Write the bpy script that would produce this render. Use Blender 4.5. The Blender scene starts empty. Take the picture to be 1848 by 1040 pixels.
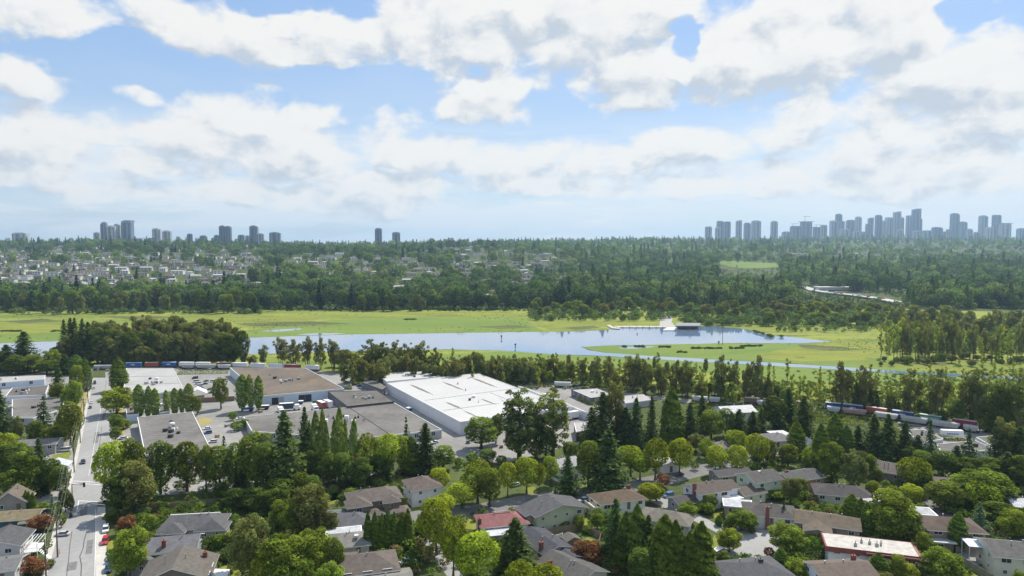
import bpy, math, random
import numpy as np
from mathutils import Vector

random.seed(7)
RNG = np.random.default_rng(11)
SC = bpy.context.scene
COL = SC.collection
R = math.radians

# ------------------------------------------------------------------ camera
CAM_H = 76.0
FPX = 1240.0                      # focal length in photograph pixels (1848 wide)
PITCH = math.atan(75.0 / FPX)     # looking slightly down
cam = bpy.data.cameras.new('camera')
cam.sensor_width = 36.0
cam.lens = 36.0 * FPX / 1848.0
cam.clip_start = 1.0
cam.clip_end = 40000.0
cam_o = bpy.data.objects.new('camera', cam)
COL.objects.link(cam_o)
cam_o.location = (0, 0, CAM_H)
cam_o.rotation_euler = (math.pi / 2 - PITCH, 0, 0)
SC.camera = cam_o

# ------------------------------------------------------------------ light
SUN_EL = 53.0
SUN_AZ = 32.0          # degrees to the right of the view direction (+Y)
SKY_STRENGTH = 0.10
SUN_STRENGTH = 5.0
SC.view_settings.view_transform = 'Standard'
SC.view_settings.look = 'None'
SC.view_settings.exposure = 0.22
SC.view_settings.gamma = 1.0
SC.view_settings.use_curve_mapping = False
sun_dir = Vector((math.sin(R(SUN_AZ)) * math.cos(R(SUN_EL)), math.cos(R(SUN_AZ)) * math.cos(R(SUN_EL)), math.sin(R(SUN_EL))))
sl = bpy.data.lights.new('sun', 'SUN')
sl.energy = SUN_STRENGTH
sl.angle = R(0.5)
sl.color = (1.0, 0.93, 0.80)
so = bpy.data.objects.new('sun', sl)
COL.objects.link(so)
so.rotation_euler = (-sun_dir).to_track_quat('-Z', 'Y').to_euler()

cy = SC.cycles
cy.max_bounces = 5
cy.diffuse_bounces = 3
cy.glossy_bounces = 2
cy.transmission_bounces = 2
cy.transparent_max_bounces = 6
cy.volume_bounces = 0
cy.use_denoising = True
cy.caustics_reflective = False
cy.caustics_refractive = False
cy.sample_clamp_indirect = 6.0


def ray(px, py):
    cx = (px - 924.0) / FPX
    cyy = (520.0 - py) / FPX
    c, s = math.cos(PITCH), math.sin(PITCH)
    return Vector((cx, c + cyy * s, -s + cyy * c))


def at(px, py, z=0.0):
    """where the photograph's pixel meets the level z"""
    d = ray(px, py)
    t = (z - CAM_H) / d.z
    return Vector((d.x * t, d.y * t, z))


def z_at(Y, py):
    d = ray(924, py)
    return CAM_H + Y * d.z / d.y


def x_at(Y, px, py):
    d = ray(px, py)
    return Y * d.x / d.y


# ------------------------------------------------------------------ sky
class NT:
    """small node-tree helper"""
    def __init__(self, tree):
        self.t = tree
        self.n = tree.nodes
        self.l = tree.links

    def node(self, typ, **kw):
        n = self.n.new(typ)
        for k, v in kw.items():
            setattr(n, k, v)
        return n

    def link(self, a, b):
        self.l.new(a, b)

    def put(self, sock, v):
        if isinstance(v, bpy.types.NodeSocket):
            self.l.new(v, sock)
        else:
            sock.default_value = v

    def math(self, op, a, b=None, c=None, clamp=False):
        n = self.n.new('ShaderNodeMath')
        n.operation = op
        n.use_clamp = clamp
        self.put(n.inputs[0], a)
        if b is not None:
            self.put(n.inputs[1], b)
        if c is not None:
            self.put(n.inputs[2], c)
        return n.outputs[0]

    def maprange(self, v, a, b, c=0.0, d=1.0, smooth=True):
        n = self.n.new('ShaderNodeMapRange')
        n.interpolation_type = 'SMOOTHSTEP' if smooth else 'LINEAR'
        self.put(n.inputs[0], v)
        for i, x in enumerate((a, b, c, d)):
            self.put(n.inputs[i + 1], x)
        return n.outputs[0]

    def noise(self, vec, scale, detail=4.0, rough=0.55, dist=0.0, dim='3D'):
        n = self.n.new('ShaderNodeTexNoise')
        n.noise_dimensions = dim
        if vec is not None:
            self.l.new(vec, n.inputs['Vector'])
        n.inputs['Scale'].default_value = scale
        n.inputs['Detail'].default_value = detail
        n.inputs['Roughness'].default_value = rough
        n.inputs['Distortion'].default_value = dist
        return n.outputs['Fac']

    def mix(self, fac, a, b):
        n = self.n.new('ShaderNodeMix')
        n.data_type = 'RGBA'
        self.put(n.inputs[0], fac)
        self.put(n.inputs[6], a if isinstance(a, bpy.types.NodeSocket) else tuple(a[:3]) + (1.0,))
        self.put(n.inputs[7], b if isinstance(b, bpy.types.NodeSocket) else tuple(b[:3]) + (1.0,))
        return n.outputs[2]

    def mul(self, a, b):
        n = self.n.new('ShaderNodeMix')
        n.data_type = 'RGBA'
        n.blend_type = 'MULTIPLY'
        n.inputs[0].default_value = 1.0
        self.put(n.inputs[6], a if isinstance(a, bpy.types.NodeSocket) else tuple(a[:3]) + (1.0,))
        self.put(n.inputs[7], b if isinstance(b, bpy.types.NodeSocket) else tuple(b[:3]) + (1.0,))
        return n.outputs[2]

    def combine(self, x, y, z):
        n = self.n.new('ShaderNodeCombineXYZ')
        self.put(n.inputs[0], x)
        self.put(n.inputs[1], y)
        self.put(n.inputs[2], z)
        return n.outputs[0]


def dir_of(px, py):
    d = ray(px, py).normalized()
    return math.degrees(math.atan2(d.x, d.y)), math.degrees(math.asin(d.z))


# cumulus heaps seen in the photograph: centre px, centre py, half width px, half height px, weight
CUMULUS = [
    (330, 60, 130, 62, 1.0), (480, 80, 150, 60, 1.0), (610, 62, 130, 52, .95), (720, 50, 120, 60, 1.0),
    (820, 40, 160, 75, 1.05), (960, 40, 170, 80, 1.1), (1120, 30, 160, 60, 1.1), (1150, 130, 95, 58, 1.1),
    (1330, 95, 130, 90, 1.15), (1450, 60, 180, 110, 1.15), (1600, 60, 150, 100, 1.15), (1700, 140, 170, 80, 1.1), (1800, 180, 140, 100, 1.05),
    (60, 20, 190, 42, .95), (40, 130, 70, 34, .95), (885, 175, 88, 52, 1.1), (960, 155, 40, 22, .8),
    (110, 255, 130, 55, 1.0), (20, 240, 60, 45, .9), (345, 265, 95, 45, 1.05), (430, 210, 80, 40, .85), (520, 262, 90, 45, 1.05),
    (545, 215, 55, 30, .8), (735, 270, 90, 42, 1.0), (720, 235, 50, 28, .85), (260, 180, 45, 18, .7), (860, 290, 120, 38, .85),
    (1270, 270, 90, 38, 1.0), (1150, 285, 110, 25, .9), (1000, 290, 110, 30, .8), (1780, 265, 110, 55, .95), (1600, 260, 120, 60, .85), (1450, 235, 110, 60, .8),
    (60, 310, 110, 20, .85), (280, 305, 140, 22, .85), (550, 300, 120, 26, .8), (1420, 320, 130, 28, .8), (470, 345, 130, 20, .8), (700, 335, 150, 24, .8),
    (1250, 330, 120, 20, .75), (1650, 330, 170, 30, .85), (950, 335, 130, 20, .7), (160, 345, 120, 16, .7), (620, 365, 160, 20, .75),
]
HOLES = [(1232, 78, 27, 34), (1728, 28, 42, 22), (555, 8, 100, 20), (250, 110, 130, 34), (640, 150, 150, 26)]

world = bpy.data.worlds.new('World')
SC.world = world
world.use_nodes = True
wt = NT(world.node_tree)
wt.n.clear()

# group: cloud density for azimuth / elevation in degrees
cg = bpy.data.node_groups.new('cloud_density', 'ShaderNodeTree')
cg.interface.new_socket('az', in_out='INPUT', socket_type='NodeSocketFloat')
cg.interface.new_socket('el', in_out='INPUT', socket_type='NodeSocketFloat')
cg.interface.new_socket('density', in_out='OUTPUT', socket_type='NodeSocketFloat')
cg.interface.new_socket('raw', in_out='OUTPUT', socket_type='NodeSocketFloat')
g = NT(cg)
gi = g.node('NodeGroupInput')
go = g.node('NodeGroupOutput')
az0, el0 = gi.outputs[0], gi.outputs[1]
pv = g.combine(g.math('MULTIPLY', az0, 0.06), g.math('MULTIPLY', el0, 0.085), 3.3)
w1 = g.noise(pv, 3.2, 3.0, 0.55)
w2 = g.noise(g.combine(g.math('MULTIPLY', az0, 0.05), g.math('MULTIPLY', el0, 0.09), 9.1), 3.2, 3.0, 0.55)
fine = g.noise(pv, 4.6, 9.0, 0.55, .25)
az = g.math('ADD', az0, g.math('MULTIPLY_ADD', w1, 7.0, -3.5))
el = g.math('ADD', el0, g.math('MULTIPLY_ADD', w2, 3.6, -1.8))
field = None
K = 57.2958 / FPX
for (px, py, hw, hh, wgt) in CUMULUS:
    a_, e_ = dir_of(px, py)
    ra, re = hw * K * math.cos(R(a_)) ** 2 + .3, hh * K * math.cos(R(a_)) + .2
    dx = g.math('MULTIPLY_ADD', az, 1.0 / ra, -a_ / ra)
    dy = g.math('MULTIPLY_ADD', el, 1.0 / re, -e_ / re)
    q = g.math('MULTIPLY_ADD', dx, dx, g.math('MULTIPLY', dy, dy))
    f = g.math('MULTIPLY_ADD', q, -0.80 * wgt, wgt * 1.05)
    field = f if field is None else g.math('SMOOTH_MAX', field, f, 0.15)
# the same kind of heaps go on outside the frame, from noise
pv2 = g.combine(g.math('MULTIPLY', az0, 0.028), g.math('MULTIPLY', el0, 0.06), 1.7)
base = g.math('MULTIPLY_ADD', g.noise(pv2, 2.1, 2.0, 0.5), 3.4, -1.45)
inframe = g.math('MULTIPLY', g.maprange(g.math('ABSOLUTE', az0), 36.0, 44.0, 1.0, 0.0), g.maprange(el0, 21.0, 27.0, 1.0, 0.0))
field = g.math('MAXIMUM', field, g.math('SUBTRACT', base, g.math('MULTIPLY', inframe, 4.0)))
for (px, py, hw, hh) in HOLES:
    a_, e_ = dir_of(px, py)
    ra, re = hw * K, hh * K
    dx = g.math('MULTIPLY_ADD', az, 1.0 / ra, -a_ / ra)
    dy = g.math('MULTIPLY_ADD', el, 1.0 / re, -e_ / re)
    q = g.math('MULTIPLY_ADD', dx, dx, g.math('MULTIPLY', dy, dy))
    field = g.math('SUBTRACT', field, g.math('MULTIPLY', g.maprange(q, 0.25, 1.7, 1.0, 0.0), 0.9))
dens = g.math('MULTIPLY_ADD', fine, 3.0, -1.5)
dens = g.math('ADD', g.math('ADD', field, -0.14), dens)
g.link(g.maprange(dens, -0.18, 0.62, 0.0, 1.0), go.inputs[0])
g.link(dens, go.inputs[1])

tc = wt.node('ShaderNodeTexCoord')
sep = wt.node('ShaderNodeSeparateXYZ')
wt.link(tc.outputs['Generated'], sep.inputs[0])
AZ = wt.math('MULTIPLY', wt.math('ARCTAN2', sep.outputs[0], sep.outputs[1]), 57.2958)
EL = wt.math('MULTIPLY', wt.math('ARCSINE', sep.outputs[2]), 57.2958)
sky = wt.node('ShaderNodeTexSky', sky_type='NISHITA')
sky.sun_disc = False
sky.sun_elevation = R(SUN_EL)
sky.sun_rotation = R(SUN_AZ)
sky.altitude = 100
sky.air_density = 1.0
sky.dust_density = 0.7
sky.ozone_density = 1.5


def cloud_at(da, de):
    n = wt.node('ShaderNodeGroup')
    n.node_tree = cg
    wt.put(n.inputs[0], wt.math('ADD', AZ, da))
    wt.put(n.inputs[1], wt.math('ADD', EL, de))
    return n.outputs[0], n.outputs[1]


c0, raw0 = cloud_at(0.0, 0.0)
c1, raw1 = cloud_at(0.5, 1.5)        # what stands between here and the sun
tex = wt.noise(wt.combine(wt.math('MULTIPLY', AZ, .05), wt.math('MULTIPLY', EL, .09), 7.7), 4.5, 7.0, .62)
grad = wt.maprange(wt.math('SUBTRACT', raw1, raw0), -.35, .95)
shade = wt.math('ADD', wt.math('MULTIPLY', grad, 1.15), wt.math('MULTIPLY_ADD', tex, .9, -.40))
shade = wt.math('MULTIPLY', shade, wt.maprange(raw1, .1, .8), clamp=True)
# thin high layer, drawn out towards the horizon
zz = wt.math('MAXIMUM', wt.math('ADD', sep.outputs[2], .06), .03)
pl = wt.combine(wt.math('DIVIDE', sep.outputs[0], zz), wt.math('DIVIDE', sep.outputs[1], zz), 0.0)
thin = wt.maprange(wt.noise(pl, .55, 7.0, .62, .4), .36, .72, 0.0, .85)
CL = 8.2
lit = wt.mix(wt.math('MULTIPLY', shade, 1.0, clamp=True), (CL * .97, CL * .965, CL * .945), (CL * .60, CL * .665, CL * .75))
skyc = wt.mix(.55, sky.outputs[0], wt.mix(wt.maprange(EL, 2.0, 24.0, 0.0, 1.0), (CL * .62, CL * .80, CL * 1.03), (CL * .29, CL * .56, CL * 1.06)))
skyc = wt.mix(wt.math('MULTIPLY', thin, wt.maprange(EL, 6.0, 18.0, .20, .22)), skyc, (CL * .86, CL * .91, CL * .96))
# flat banks of cloud low over the horizon, seen edge on
sv = wt.combine(wt.math('MULTIPLY', AZ, .055), wt.math('MULTIPLY', EL, .32), 2.2)
bank = wt.maprange(wt.noise(sv, 1.9, 6.0, .60, .3), .33, .56)
bank2 = wt.maprange(wt.noise(wt.combine(wt.math('MULTIPLY', AZ, .05), wt.math('MULTIPLY', EL, .30), 5.2), 1.7, 7.0, .6, .2), .49, .68)
bank = wt.math('MAXIMUM', wt.math('MULTIPLY', bank, .9), wt.math('MULTIPLY', bank2, .9))
bank = wt.math('MULTIPLY', bank, wt.maprange(EL, 6.5, 11.0, 1.0, 0.0))
skyc = wt.mix(bank, skyc, wt.mix(bank2, (CL * .86, CL * .92, CL * .99), (CL * 1.0, CL * 1.0, CL * .98)))
skyc = wt.mix(wt.math('MULTIPLY', c0, wt.maprange(EL, 0.5, 6.0, .85, 1.0)), skyc, lit)
bg = wt.node('ShaderNodeBackground')
wt.link(skyc, bg.inputs[0])
bg.inputs[1].default_value = SKY_STRENGTH
world.cycles.sampling_method = 'MANUAL'
world.cycles.sample_map_resolution = 256
wo = wt.node('ShaderNodeOutputWorld')
wt.link(bg.outputs[0], wo.inputs[0])

# ------------------------------------------------------------------ helpers
def tag(o, label=None, cat=None, group=None, kind=None):
    if label:
        o['label'] = label
    if cat:
        o['category'] = cat
    if group:
        o['group'] = group
    if kind:
        o['kind'] = kind
    return o


def link(o, parent=None):
    COL.objects.link(o)
    if parent is not None:
        o.parent = parent
    return o


def empty(name, loc, rz=0.0):
    o = bpy.data.objects.new(name, None)
    o.empty_display_size = 0.2
    o.location = loc
    o.rotation_euler = (0, 0, rz)
    return link(o)


class MB:
    """collects faces; build() makes ONE mesh object"""
    def __init__(self):
        self.v, self.f, self.m = [], [], []

    def face(self, pts, mi=0):
        b = len(self.v)
        self.v.extend([tuple(p) for p in pts])
        self.f.append(tuple(range(b, b + len(pts))))
        self.m.append(mi)

    def box(self, x0, y0, z0, x1, y1, z1, mi=0, bottom=True):
        b = len(self.v)
        self.v += [(x0, y0, z0), (x1, y0, z0), (x1, y1, z0), (x0, y1, z0), (x0, y0, z1), (x1, y0, z1), (x1, y1, z1), (x0, y1, z1)]
        fs = [(0, 1, 5, 4), (1, 2, 6, 5), (2, 3, 7, 6), (3, 0, 4, 7), (4, 5, 6, 7)]
        if bottom:
            fs.append((3, 2, 1, 0))
        for q in fs:
            self.f.append(tuple(b + i for i in q))
            self.m.append(mi)

    def prism(self, poly, z0, z1, side=0, top=0):
        """poly counter-clockwise list of (x, y)"""
        n = len(poly)
        a = sum(poly[i][0] * poly[(i + 1) % n][1] - poly[(i + 1) % n][0] * poly[i][1] for i in range(n))
        if a < 0:
            poly = list(reversed(poly))
        b = len(self.v)
        self.v += [(p[0], p[1], z0) for p in poly] + [(p[0], p[1], z1) for p in poly]
        for i in range(n):
            j = (i + 1) % n
            self.f.append((b + i, b + j, b + n + j, b + n + i))
            self.m.append(side)
        self.f.append(tuple(b + n + i for i in range(n)))
        self.m.append(top)
        self.f.append(tuple(b + n - 1 - i for i in range(n)))
        self.m.append(side)

    def tube(self, p0, p1, r0, r1, n=6, mi=0, caps=True):
        p0, p1 = Vector(p0), Vector(p1)
        d = (p1 - p0)
        if d.length < 1e-6:
            return
        d.normalize()
        a = d.orthogonal().normalized()
        c = d.cross(a)
        b = len(self.v)
        for p, r in ((p0, r0), (p1, r1)):
            for i in range(n):
                t = 2 * math.pi * i / n
                self.v.append(tuple(p + (a * math.cos(t) + c * math.sin(t)) * r))
        for i in range(n):
            j = (i + 1) % n
            self.f.append((b + i, b + j, b + n + j, b + n + i))
            self.m.append(mi)
        if caps:
            self.f.append(tuple(b + n + i for i in range(n)))
            self.m.append(mi)
            self.f.append(tuple(b + n - 1 - i for i in range(n)))
            self.m.append(mi)

    def mesh(self, name, mats):
        me = bpy.data.meshes.new(name)
        me.from_pydata(self.v, [], self.f)
        if not isinstance(mats, (list, tuple)):
            mats = [mats]
        for m in mats:
            me.materials.append(m)
        if len(mats) > 1:
            me.polygons.foreach_set('material_index', self.m)
        me.update()
        return me

    def build(self, name, mats, parent=None, loc=None):
        o = bpy.data.objects.new(name, self.mesh(name, mats))
        if loc is not None:
            o.location = loc
        return link(o, parent)


def put(name, me, parent, loc=(0, 0, 0), rz=0.0, scale=(1, 1, 1)):
    o = bpy.data.objects.new(name, me)
    o.location = loc
    o.rotation_euler = (0, 0, rz)
    o.scale = scale
    return link(o, parent)


# ------------------------------------------------------------------ materials
MATS = {}


def new_mat(name):
    m = bpy.data.materials.new(name)
    m.use_nodes = True
    t = NT(m.node_tree)
    t.n.clear()
    out = t.node('ShaderNodeOutputMaterial')
    return m, t, out


def mat(name, col, rough=0.8, var=0.18, scale=0.6, col2=None, metallic=0.0, spec=0.3, streak=None, bump=0.0):
    """painted / weathered surface: two tones mixed by noise"""
    key = (name, tuple(col), rough, var, scale)
    if key in MATS:
        return MATS[key]
    m, t, out = new_mat(name)
    tcn = t.node('ShaderNodeTexCoord')
    vec = tcn.outputs['Object']
    if streak:
        mp = t.node('ShaderNodeMapping')
        mp.inputs['Scale'].default_value = streak
        t.link(vec, mp.inputs['Vector'])
        vec = mp.outputs[0]
    n1 = t.noise(vec, scale, 6.0, .62)
    n2 = t.noise(vec, scale * 7.3, 3.0, .6)
    f = t.math('MULTIPLY_ADD', n2, .35, t.math('MULTIPLY', n1, .65))
    f = t.maprange(f, .32, .68)
    c2 = col2 or tuple(c * (1 - var * 1.6) for c in col)
    c1 = tuple(min(1.0, c * (1 + var * .5)) for c in col)
    p = t.node('ShaderNodeBsdfPrincipled')
    t.link(t.mix(f, c2, c1), p.inputs['Base Color'])
    p.inputs['Roughness'].default_value = rough
    p.inputs['Metallic'].default_value = metallic
    p.inputs['Specular IOR Level'].default_value = spec
    if bump:
        b = t.node('ShaderNodeBump')
        b.inputs['Strength'].default_value = bump
        b.inputs['Distance'].default_value = .1
        t.link(n2, b.inputs['Height'])
        t.link(b.outputs[0], p.inputs['Normal'])
    t.link(p.outputs[0], out.inputs[0])
    MATS[key] = m
    return m


def leaf_mat(name, instanced=False):
    m, t, out = new_mat(name)
    if instanced:
        a = t.node('ShaderNodeAttribute', attribute_type='INSTANCER', attribute_name='tint')
        base = a.outputs['Color']
    else:
        oi = t.node('ShaderNodeObjectInfo')
        base = oi.outputs['Color']
    v = t.node('ShaderNodeAttribute', attribute_type='GEOMETRY', attribute_name='var')
    k = t.math('MULTIPLY_ADD', v.outputs['Fac'], 2.2, .65)
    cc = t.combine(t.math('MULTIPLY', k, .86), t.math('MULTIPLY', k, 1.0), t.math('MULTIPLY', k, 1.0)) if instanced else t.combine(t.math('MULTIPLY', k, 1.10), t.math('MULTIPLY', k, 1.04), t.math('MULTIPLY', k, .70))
    col = t.mul(base, cc)
    df = t.node('ShaderNodeBsdfDiffuse')
    t.link(col, df.inputs[0])
    tr = t.node('ShaderNodeBsdfTranslucent')
    t.link(t.mul(col, (1.35, 1.25, .6)), tr.inputs[0])
    mx = t.node('ShaderNodeMixShader')
    mx.inputs[0].default_value = .40
    t.link(df.outputs[0], mx.inputs[1])
    t.link(tr.outputs[0], mx.inputs[2])
    t.link(mx.outputs[0], out.inputs[0])
    return m


M_LEAF = leaf_mat('foliage')
M_LEAF_FAR = leaf_mat('foliage_far', True)
M_BARK = mat('bark', (.11, .085, .06), .95, .25, 1.5)
M_WHITE = mat('white_paint', (.78, .78, .77), .6, .06)
M_TRIM = mat('trim_white', (.74, .74, .72), .6, .05)
M_GLASS = mat('window_glass', (.035, .045, .055), .08, .2, spec=.6)
M_DARKMETAL = mat('dark_metal', (.05, .05, .055), .5, .2)
M_STEEL = mat('galvanised_steel', (.42, .43, .44), .45, .15, metallic=.6)
M_CONC = mat('concrete', (.40, .39, .37), .9, .14, .35)
M_TYRE = mat('tyre_rubber', (.02, .02, .02), .9, .1)
M_BRICK = mat('chimney_brick', (.24, .10, .075), .9, .25, 2.5)
M_WOOD = mat('weathered_wood', (.27, .21, .15), .9, .22, 1.2)
M_POLE = mat('pole_wood', (.16, .12, .085), .9, .2, 1.0)

# ------------------------------------------------------------------ terrain
LEFT = [(-3000, 0), (900, 0), (1000, 8), (1300, 27), (1700, 48), (2200, 68), (2600, 77), (3200, 72), (6000, 50), (14000, -20)]
RIGHT = [(-3000, 0), (1250, 0), (1600, 13), (2000, 30), (3000, 70), (3600, 88), (4500, 110), (5400, 116), (8000, 80), (14000, -20)]


def interp(pts, d):
    xs, ys = zip(*pts)
    return float(np.interp(d, xs, ys))


def terrain(x, y):
    if y < 850:
        return 0.0
    u = x / y
    w = min(1.0, max(0.0, (u + .28) / .62))
    w = w * w * (3 - 2 * w)
    z = interp(LEFT, y) * (1 - w) + interp(RIGHT, y) * w
    k = min(1.0, max(0.0, (y - 950) / 500))
    k2 = min(1.0, max(0.0, (y - 1300) / 900))
    z += k2 * (4 * math.sin(x * .0027 + .7) + 3 * math.sin(x * .0061 + 2.1))
    z += k * (5 * math.sin(x * .0041 + 1.3) * math.sin(y * .0033 + x * .001) + 2.5 * math.sin(x * .011 + y * .007))
    return z


def ground_mat():
    m, t, out = new_mat('ground_cover')
    tcn = t.node('ShaderNodeTexCoord')
    n1 = t.noise(tcn.outputs['Object'], .03, 6.0, .6)
    n2 = t.noise(tcn.outputs['Object'], .45, 4.0, .65)
    f = t.maprange(t.math('MULTIPLY_ADD', n2, .5, t.math('MULTIPLY', n1, .5)), .38, .64)
    c = t.mix(f, (.055, .07, .028), (.10, .13, .04))
    p = t.node('ShaderNodeBsdfPrincipled')
    t.link(c, p.inputs['Base Color'])
    p.inputs['Roughness'].default_value = .95
    p.inputs['Specular IOR Level'].default_value = .1
    t.link(p.outputs[0], out.inputs[0])
    return m


ys = np.concatenate([np.array([-500, -200, 0]), np.linspace(100, 850, 16), np.geomspace(900, 13500, 110)])
ts = np.linspace(-1, 1, 141)
V, F = [], []
for yv in ys:
    half = 900 + max(0, yv) * 1.25
    for tv in ts:
        V.append((tv * half, yv, terrain(tv * half, yv)))
nc = len(ts)
for i in range(len(ys) - 1):
    for j in range(nc - 1):
        a = i * nc + j
        F.append((a, a + 1, a + nc + 1, a + nc))
me = bpy.data.meshes.new('ground')
me.from_pydata(V, [], F)
me.materials.append(ground_mat())
me.polygons.foreach_set('use_smooth', [True] * len(F))
tag(link(bpy.data.objects.new('ground', me)), 'grassy ground that rises to the wooded hills', kind='structure')


def sheet(name, pts, z, material, label=None, smooth_edge=None, seed=0):
    """a flat surface outlined by ground points; smooth_edge jitters the outline (metres)"""
    pts = [Vector((p[0], p[1], 0)) for p in pts]
    if smooth_edge:
        rn = random.Random(seed)
        out = []
        step = smooth_edge * 5
        ph = [rn.uniform(0, 6.28) for _ in range(6)]
        s = 0.0
        for i in range(len(pts)):
            a, b = pts[i], pts[(i + 1) % len(pts)]
            L = (b - a).length
            n = max(1, int(L / step))
            nrm = Vector((-(b - a).y, (b - a).x, 0))
            if nrm.length > 1e-6:
                nrm.normalize()
            for k in range(n):
                t_ = k / n
                ss = s + L * t_
                j = math.sin(ss / (step * 1.1) + ph[0]) * .5 + math.sin(ss / (step * .47) + ph[1]) * .35 + math.sin(ss / (step * 3.1) + ph[2]) * .8 + rn.uniform(-.3, .3)
                out.append(a.lerp(b, t_) + nrm * j * smooth_edge)
            s += L
        pts = out
    mb = MB()
    a = sum(pts[i].x * pts[(i + 1) % len(pts)].y - pts[(i + 1) % len(pts)].x * pts[i].y for i in range(len(pts)))
    if a < 0:
        pts = list(reversed(pts))
    mb.face([(p.x, p.y, z) for p in pts])
    o = mb.build(name, material)
    return tag(o, label, kind='structure')


def P(*pp):
    return [at(a, b) for a, b in pp]


def two_tone(name, c1, c2, scale, rough=.95, c3=None, stretch=(1, 1, 1), scale2=None):
    m, t, out = new_mat(name)
    tcn = t.node('ShaderNodeTexCoord')
    mp = t.node('ShaderNodeMapping')
    mp.inputs['Scale'].default_value = stretch
    t.link(tcn.outputs['Object'], mp.inputs['Vector'])
    n1 = t.noise(mp.outputs[0], scale, 7.0, .66, .6)
    n2 = t.noise(tcn.outputs['Object'], scale2 or scale * 9, 5.0, .7)
    f = t.maprange(t.math('MULTIPLY_ADD', n2, .4, t.math('MULTIPLY', n1, .6)), .36, .64)
    c = t.mix(f, c1, c2)
    if c3:
        n3 = t.noise(mp.outputs[0], scale * 2.3, 6.0, .7, .8)
        c = t.mix(t.maprange(n3, .58, .68), c, c3)
    p = t.node('ShaderNodeBsdfPrincipled')
    t.link(c, p.inputs['Base Color'])
    p.inputs['Roughness'].default_value = rough
    p.inputs['Specular IOR Level'].default_value = .15
    t.link(p.outputs[0], out.inputs[0])
    return m


M_MARSH = two_tone('marsh_grass', (.115, .165, .030), (.27, .29, .050), .014, c3=(.075, .09, .034), stretch=(.35, 1.4, 1), scale2=.16)
M_MARSH2 = two_tone('marsh_grass_low', (.115, .18, .036), (.17, .225, .046), .018, stretch=(.4, 1.2, 1), scale2=.2)
M_YARD = two_tone('yard_paving', (.21, .205, .197), (.31, .302, .29), .03, scale2=.35)
M_ASPH = two_tone('worn_asphalt', (.27, .27, .27), (.34, .337, .333), .05, stretch=(1, .25, 1), scale2=.7)
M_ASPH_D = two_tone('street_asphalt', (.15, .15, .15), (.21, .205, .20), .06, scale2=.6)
M_WALK = two_tone('pavement_concrete', (.44, .42, .39), (.54, .52, .48), .12, scale2=.9)
M_LAWN = two_tone('lawn_grass', (.14, .175, .028), (.23, .24, .045), .10, scale2=1.2)
M_DRY = two_tone('dry_grass', (.27, .24, .09), (.34, .29, .12), .10, scale2=1.2)
M_BALLAST = two_tone('track_ballast', (.24, .225, .205), (.32, .30, .275), .15, scale2=1.4)

sheet('marsh', P((-500, 668), (-500, 566), (200, 561), (700, 560), (1000, 556), (1300, 548), (1700, 560), (2350, 575), (2350, 720), (1848, 735), (1300, 700), (900, 680), (400, 668)), .02, M_MARSH, 'yellow green marsh around the lake', 2.0, 3)
sheet('marsh', P((-500, 640), (-500, 606), (0, 600), (430, 598), (600, 578), (920, 570), (960, 585), (1000, 612), (640, 618), (300, 640)), .05, M_MARSH2, 'smooth green grass on the far lake shore', 2.0, 5)
sheet('marsh', P((640, 645), (1000, 632), (1045, 622), (1300, 615), (1440, 614), (1500, 640), (1848, 668), (2350, 690), (2350, 700), (1848, 700), (1500, 690), (1200, 668), (900, 660)), .05, M_MARSH2, 'green grass on the near lake shore', 2.0, 6)


M_REED = two_tone('yellow_reeds', (.14, .175, .028), (.235, .25, .042), .03, c3=(.10, .12, .033), stretch=(.5, 1.5, 1), scale2=.3)
M_SEDGE = two_tone('dark_sedge', (.075, .09, .03), (.13, .14, .045), .04, stretch=(.5, 1.3, 1), scale2=.3)
for i, q in enumerate([[(1360, 640), (1440, 628), (1520, 634), (1600, 640), (1560, 650), (1450, 652), (1390, 648)], [(1500, 614), (1600, 620), (1660, 632), (1600, 634), (1520, 624)], [(1520, 655), (1700, 658), (1848, 672), (2000, 684), (1848, 680), (1650, 668)], [(1640, 640), (1848, 658), (1900, 670), (1700, 656)],
                       [(300, 574), (450, 570), (600, 573), (520, 582), (360, 584)], [(-100, 590), (60, 584), (180, 590), (120, 600), (-60, 606)], [(700, 566), (900, 562), (980, 570), (820, 574)], [(960, 588), (1060, 580), (1180, 578), (1090, 590), (1000, 595)], [(1290, 582), (1420, 590), (1500, 604), (1420, 602), (1330, 592)], [(1280, 706), (1420, 700), (1560, 712), (1500, 726), (1350, 722)], [(1580, 716), (1760, 712), (1848, 728), (1760, 746), (1620, 736)]]):
    sheet('reed_bed', P(*q), .06, M_REED, 'yellow reed bed in the marsh', 1.6, 40 + i)
for i, q in enumerate([[(1440, 622), (1520, 626), (1560, 632), (1500, 634), (1450, 629)], [(1620, 652), (1720, 656), (1700, 660), (1630, 657)], [(1350, 658), (1450, 660), (1440, 656), (1370, 654)], [(420, 584), (560, 580), (640, 584), (560, 588), (460, 590)], [(180, 572), (280, 570), (320, 574), (240, 577)], [(0, 580), (80, 576), (120, 580), (40, 584)], [(1020, 592), (1070, 588), (1085, 592), (1040, 596)], [(860, 590), (930, 587), (960, 592), (900, 594)]]):
    sheet('sedge_bed', P(*q), .065, M_SEDGE, 'dark sedge patch in the marsh', 1.2, 60 + i)


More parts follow.
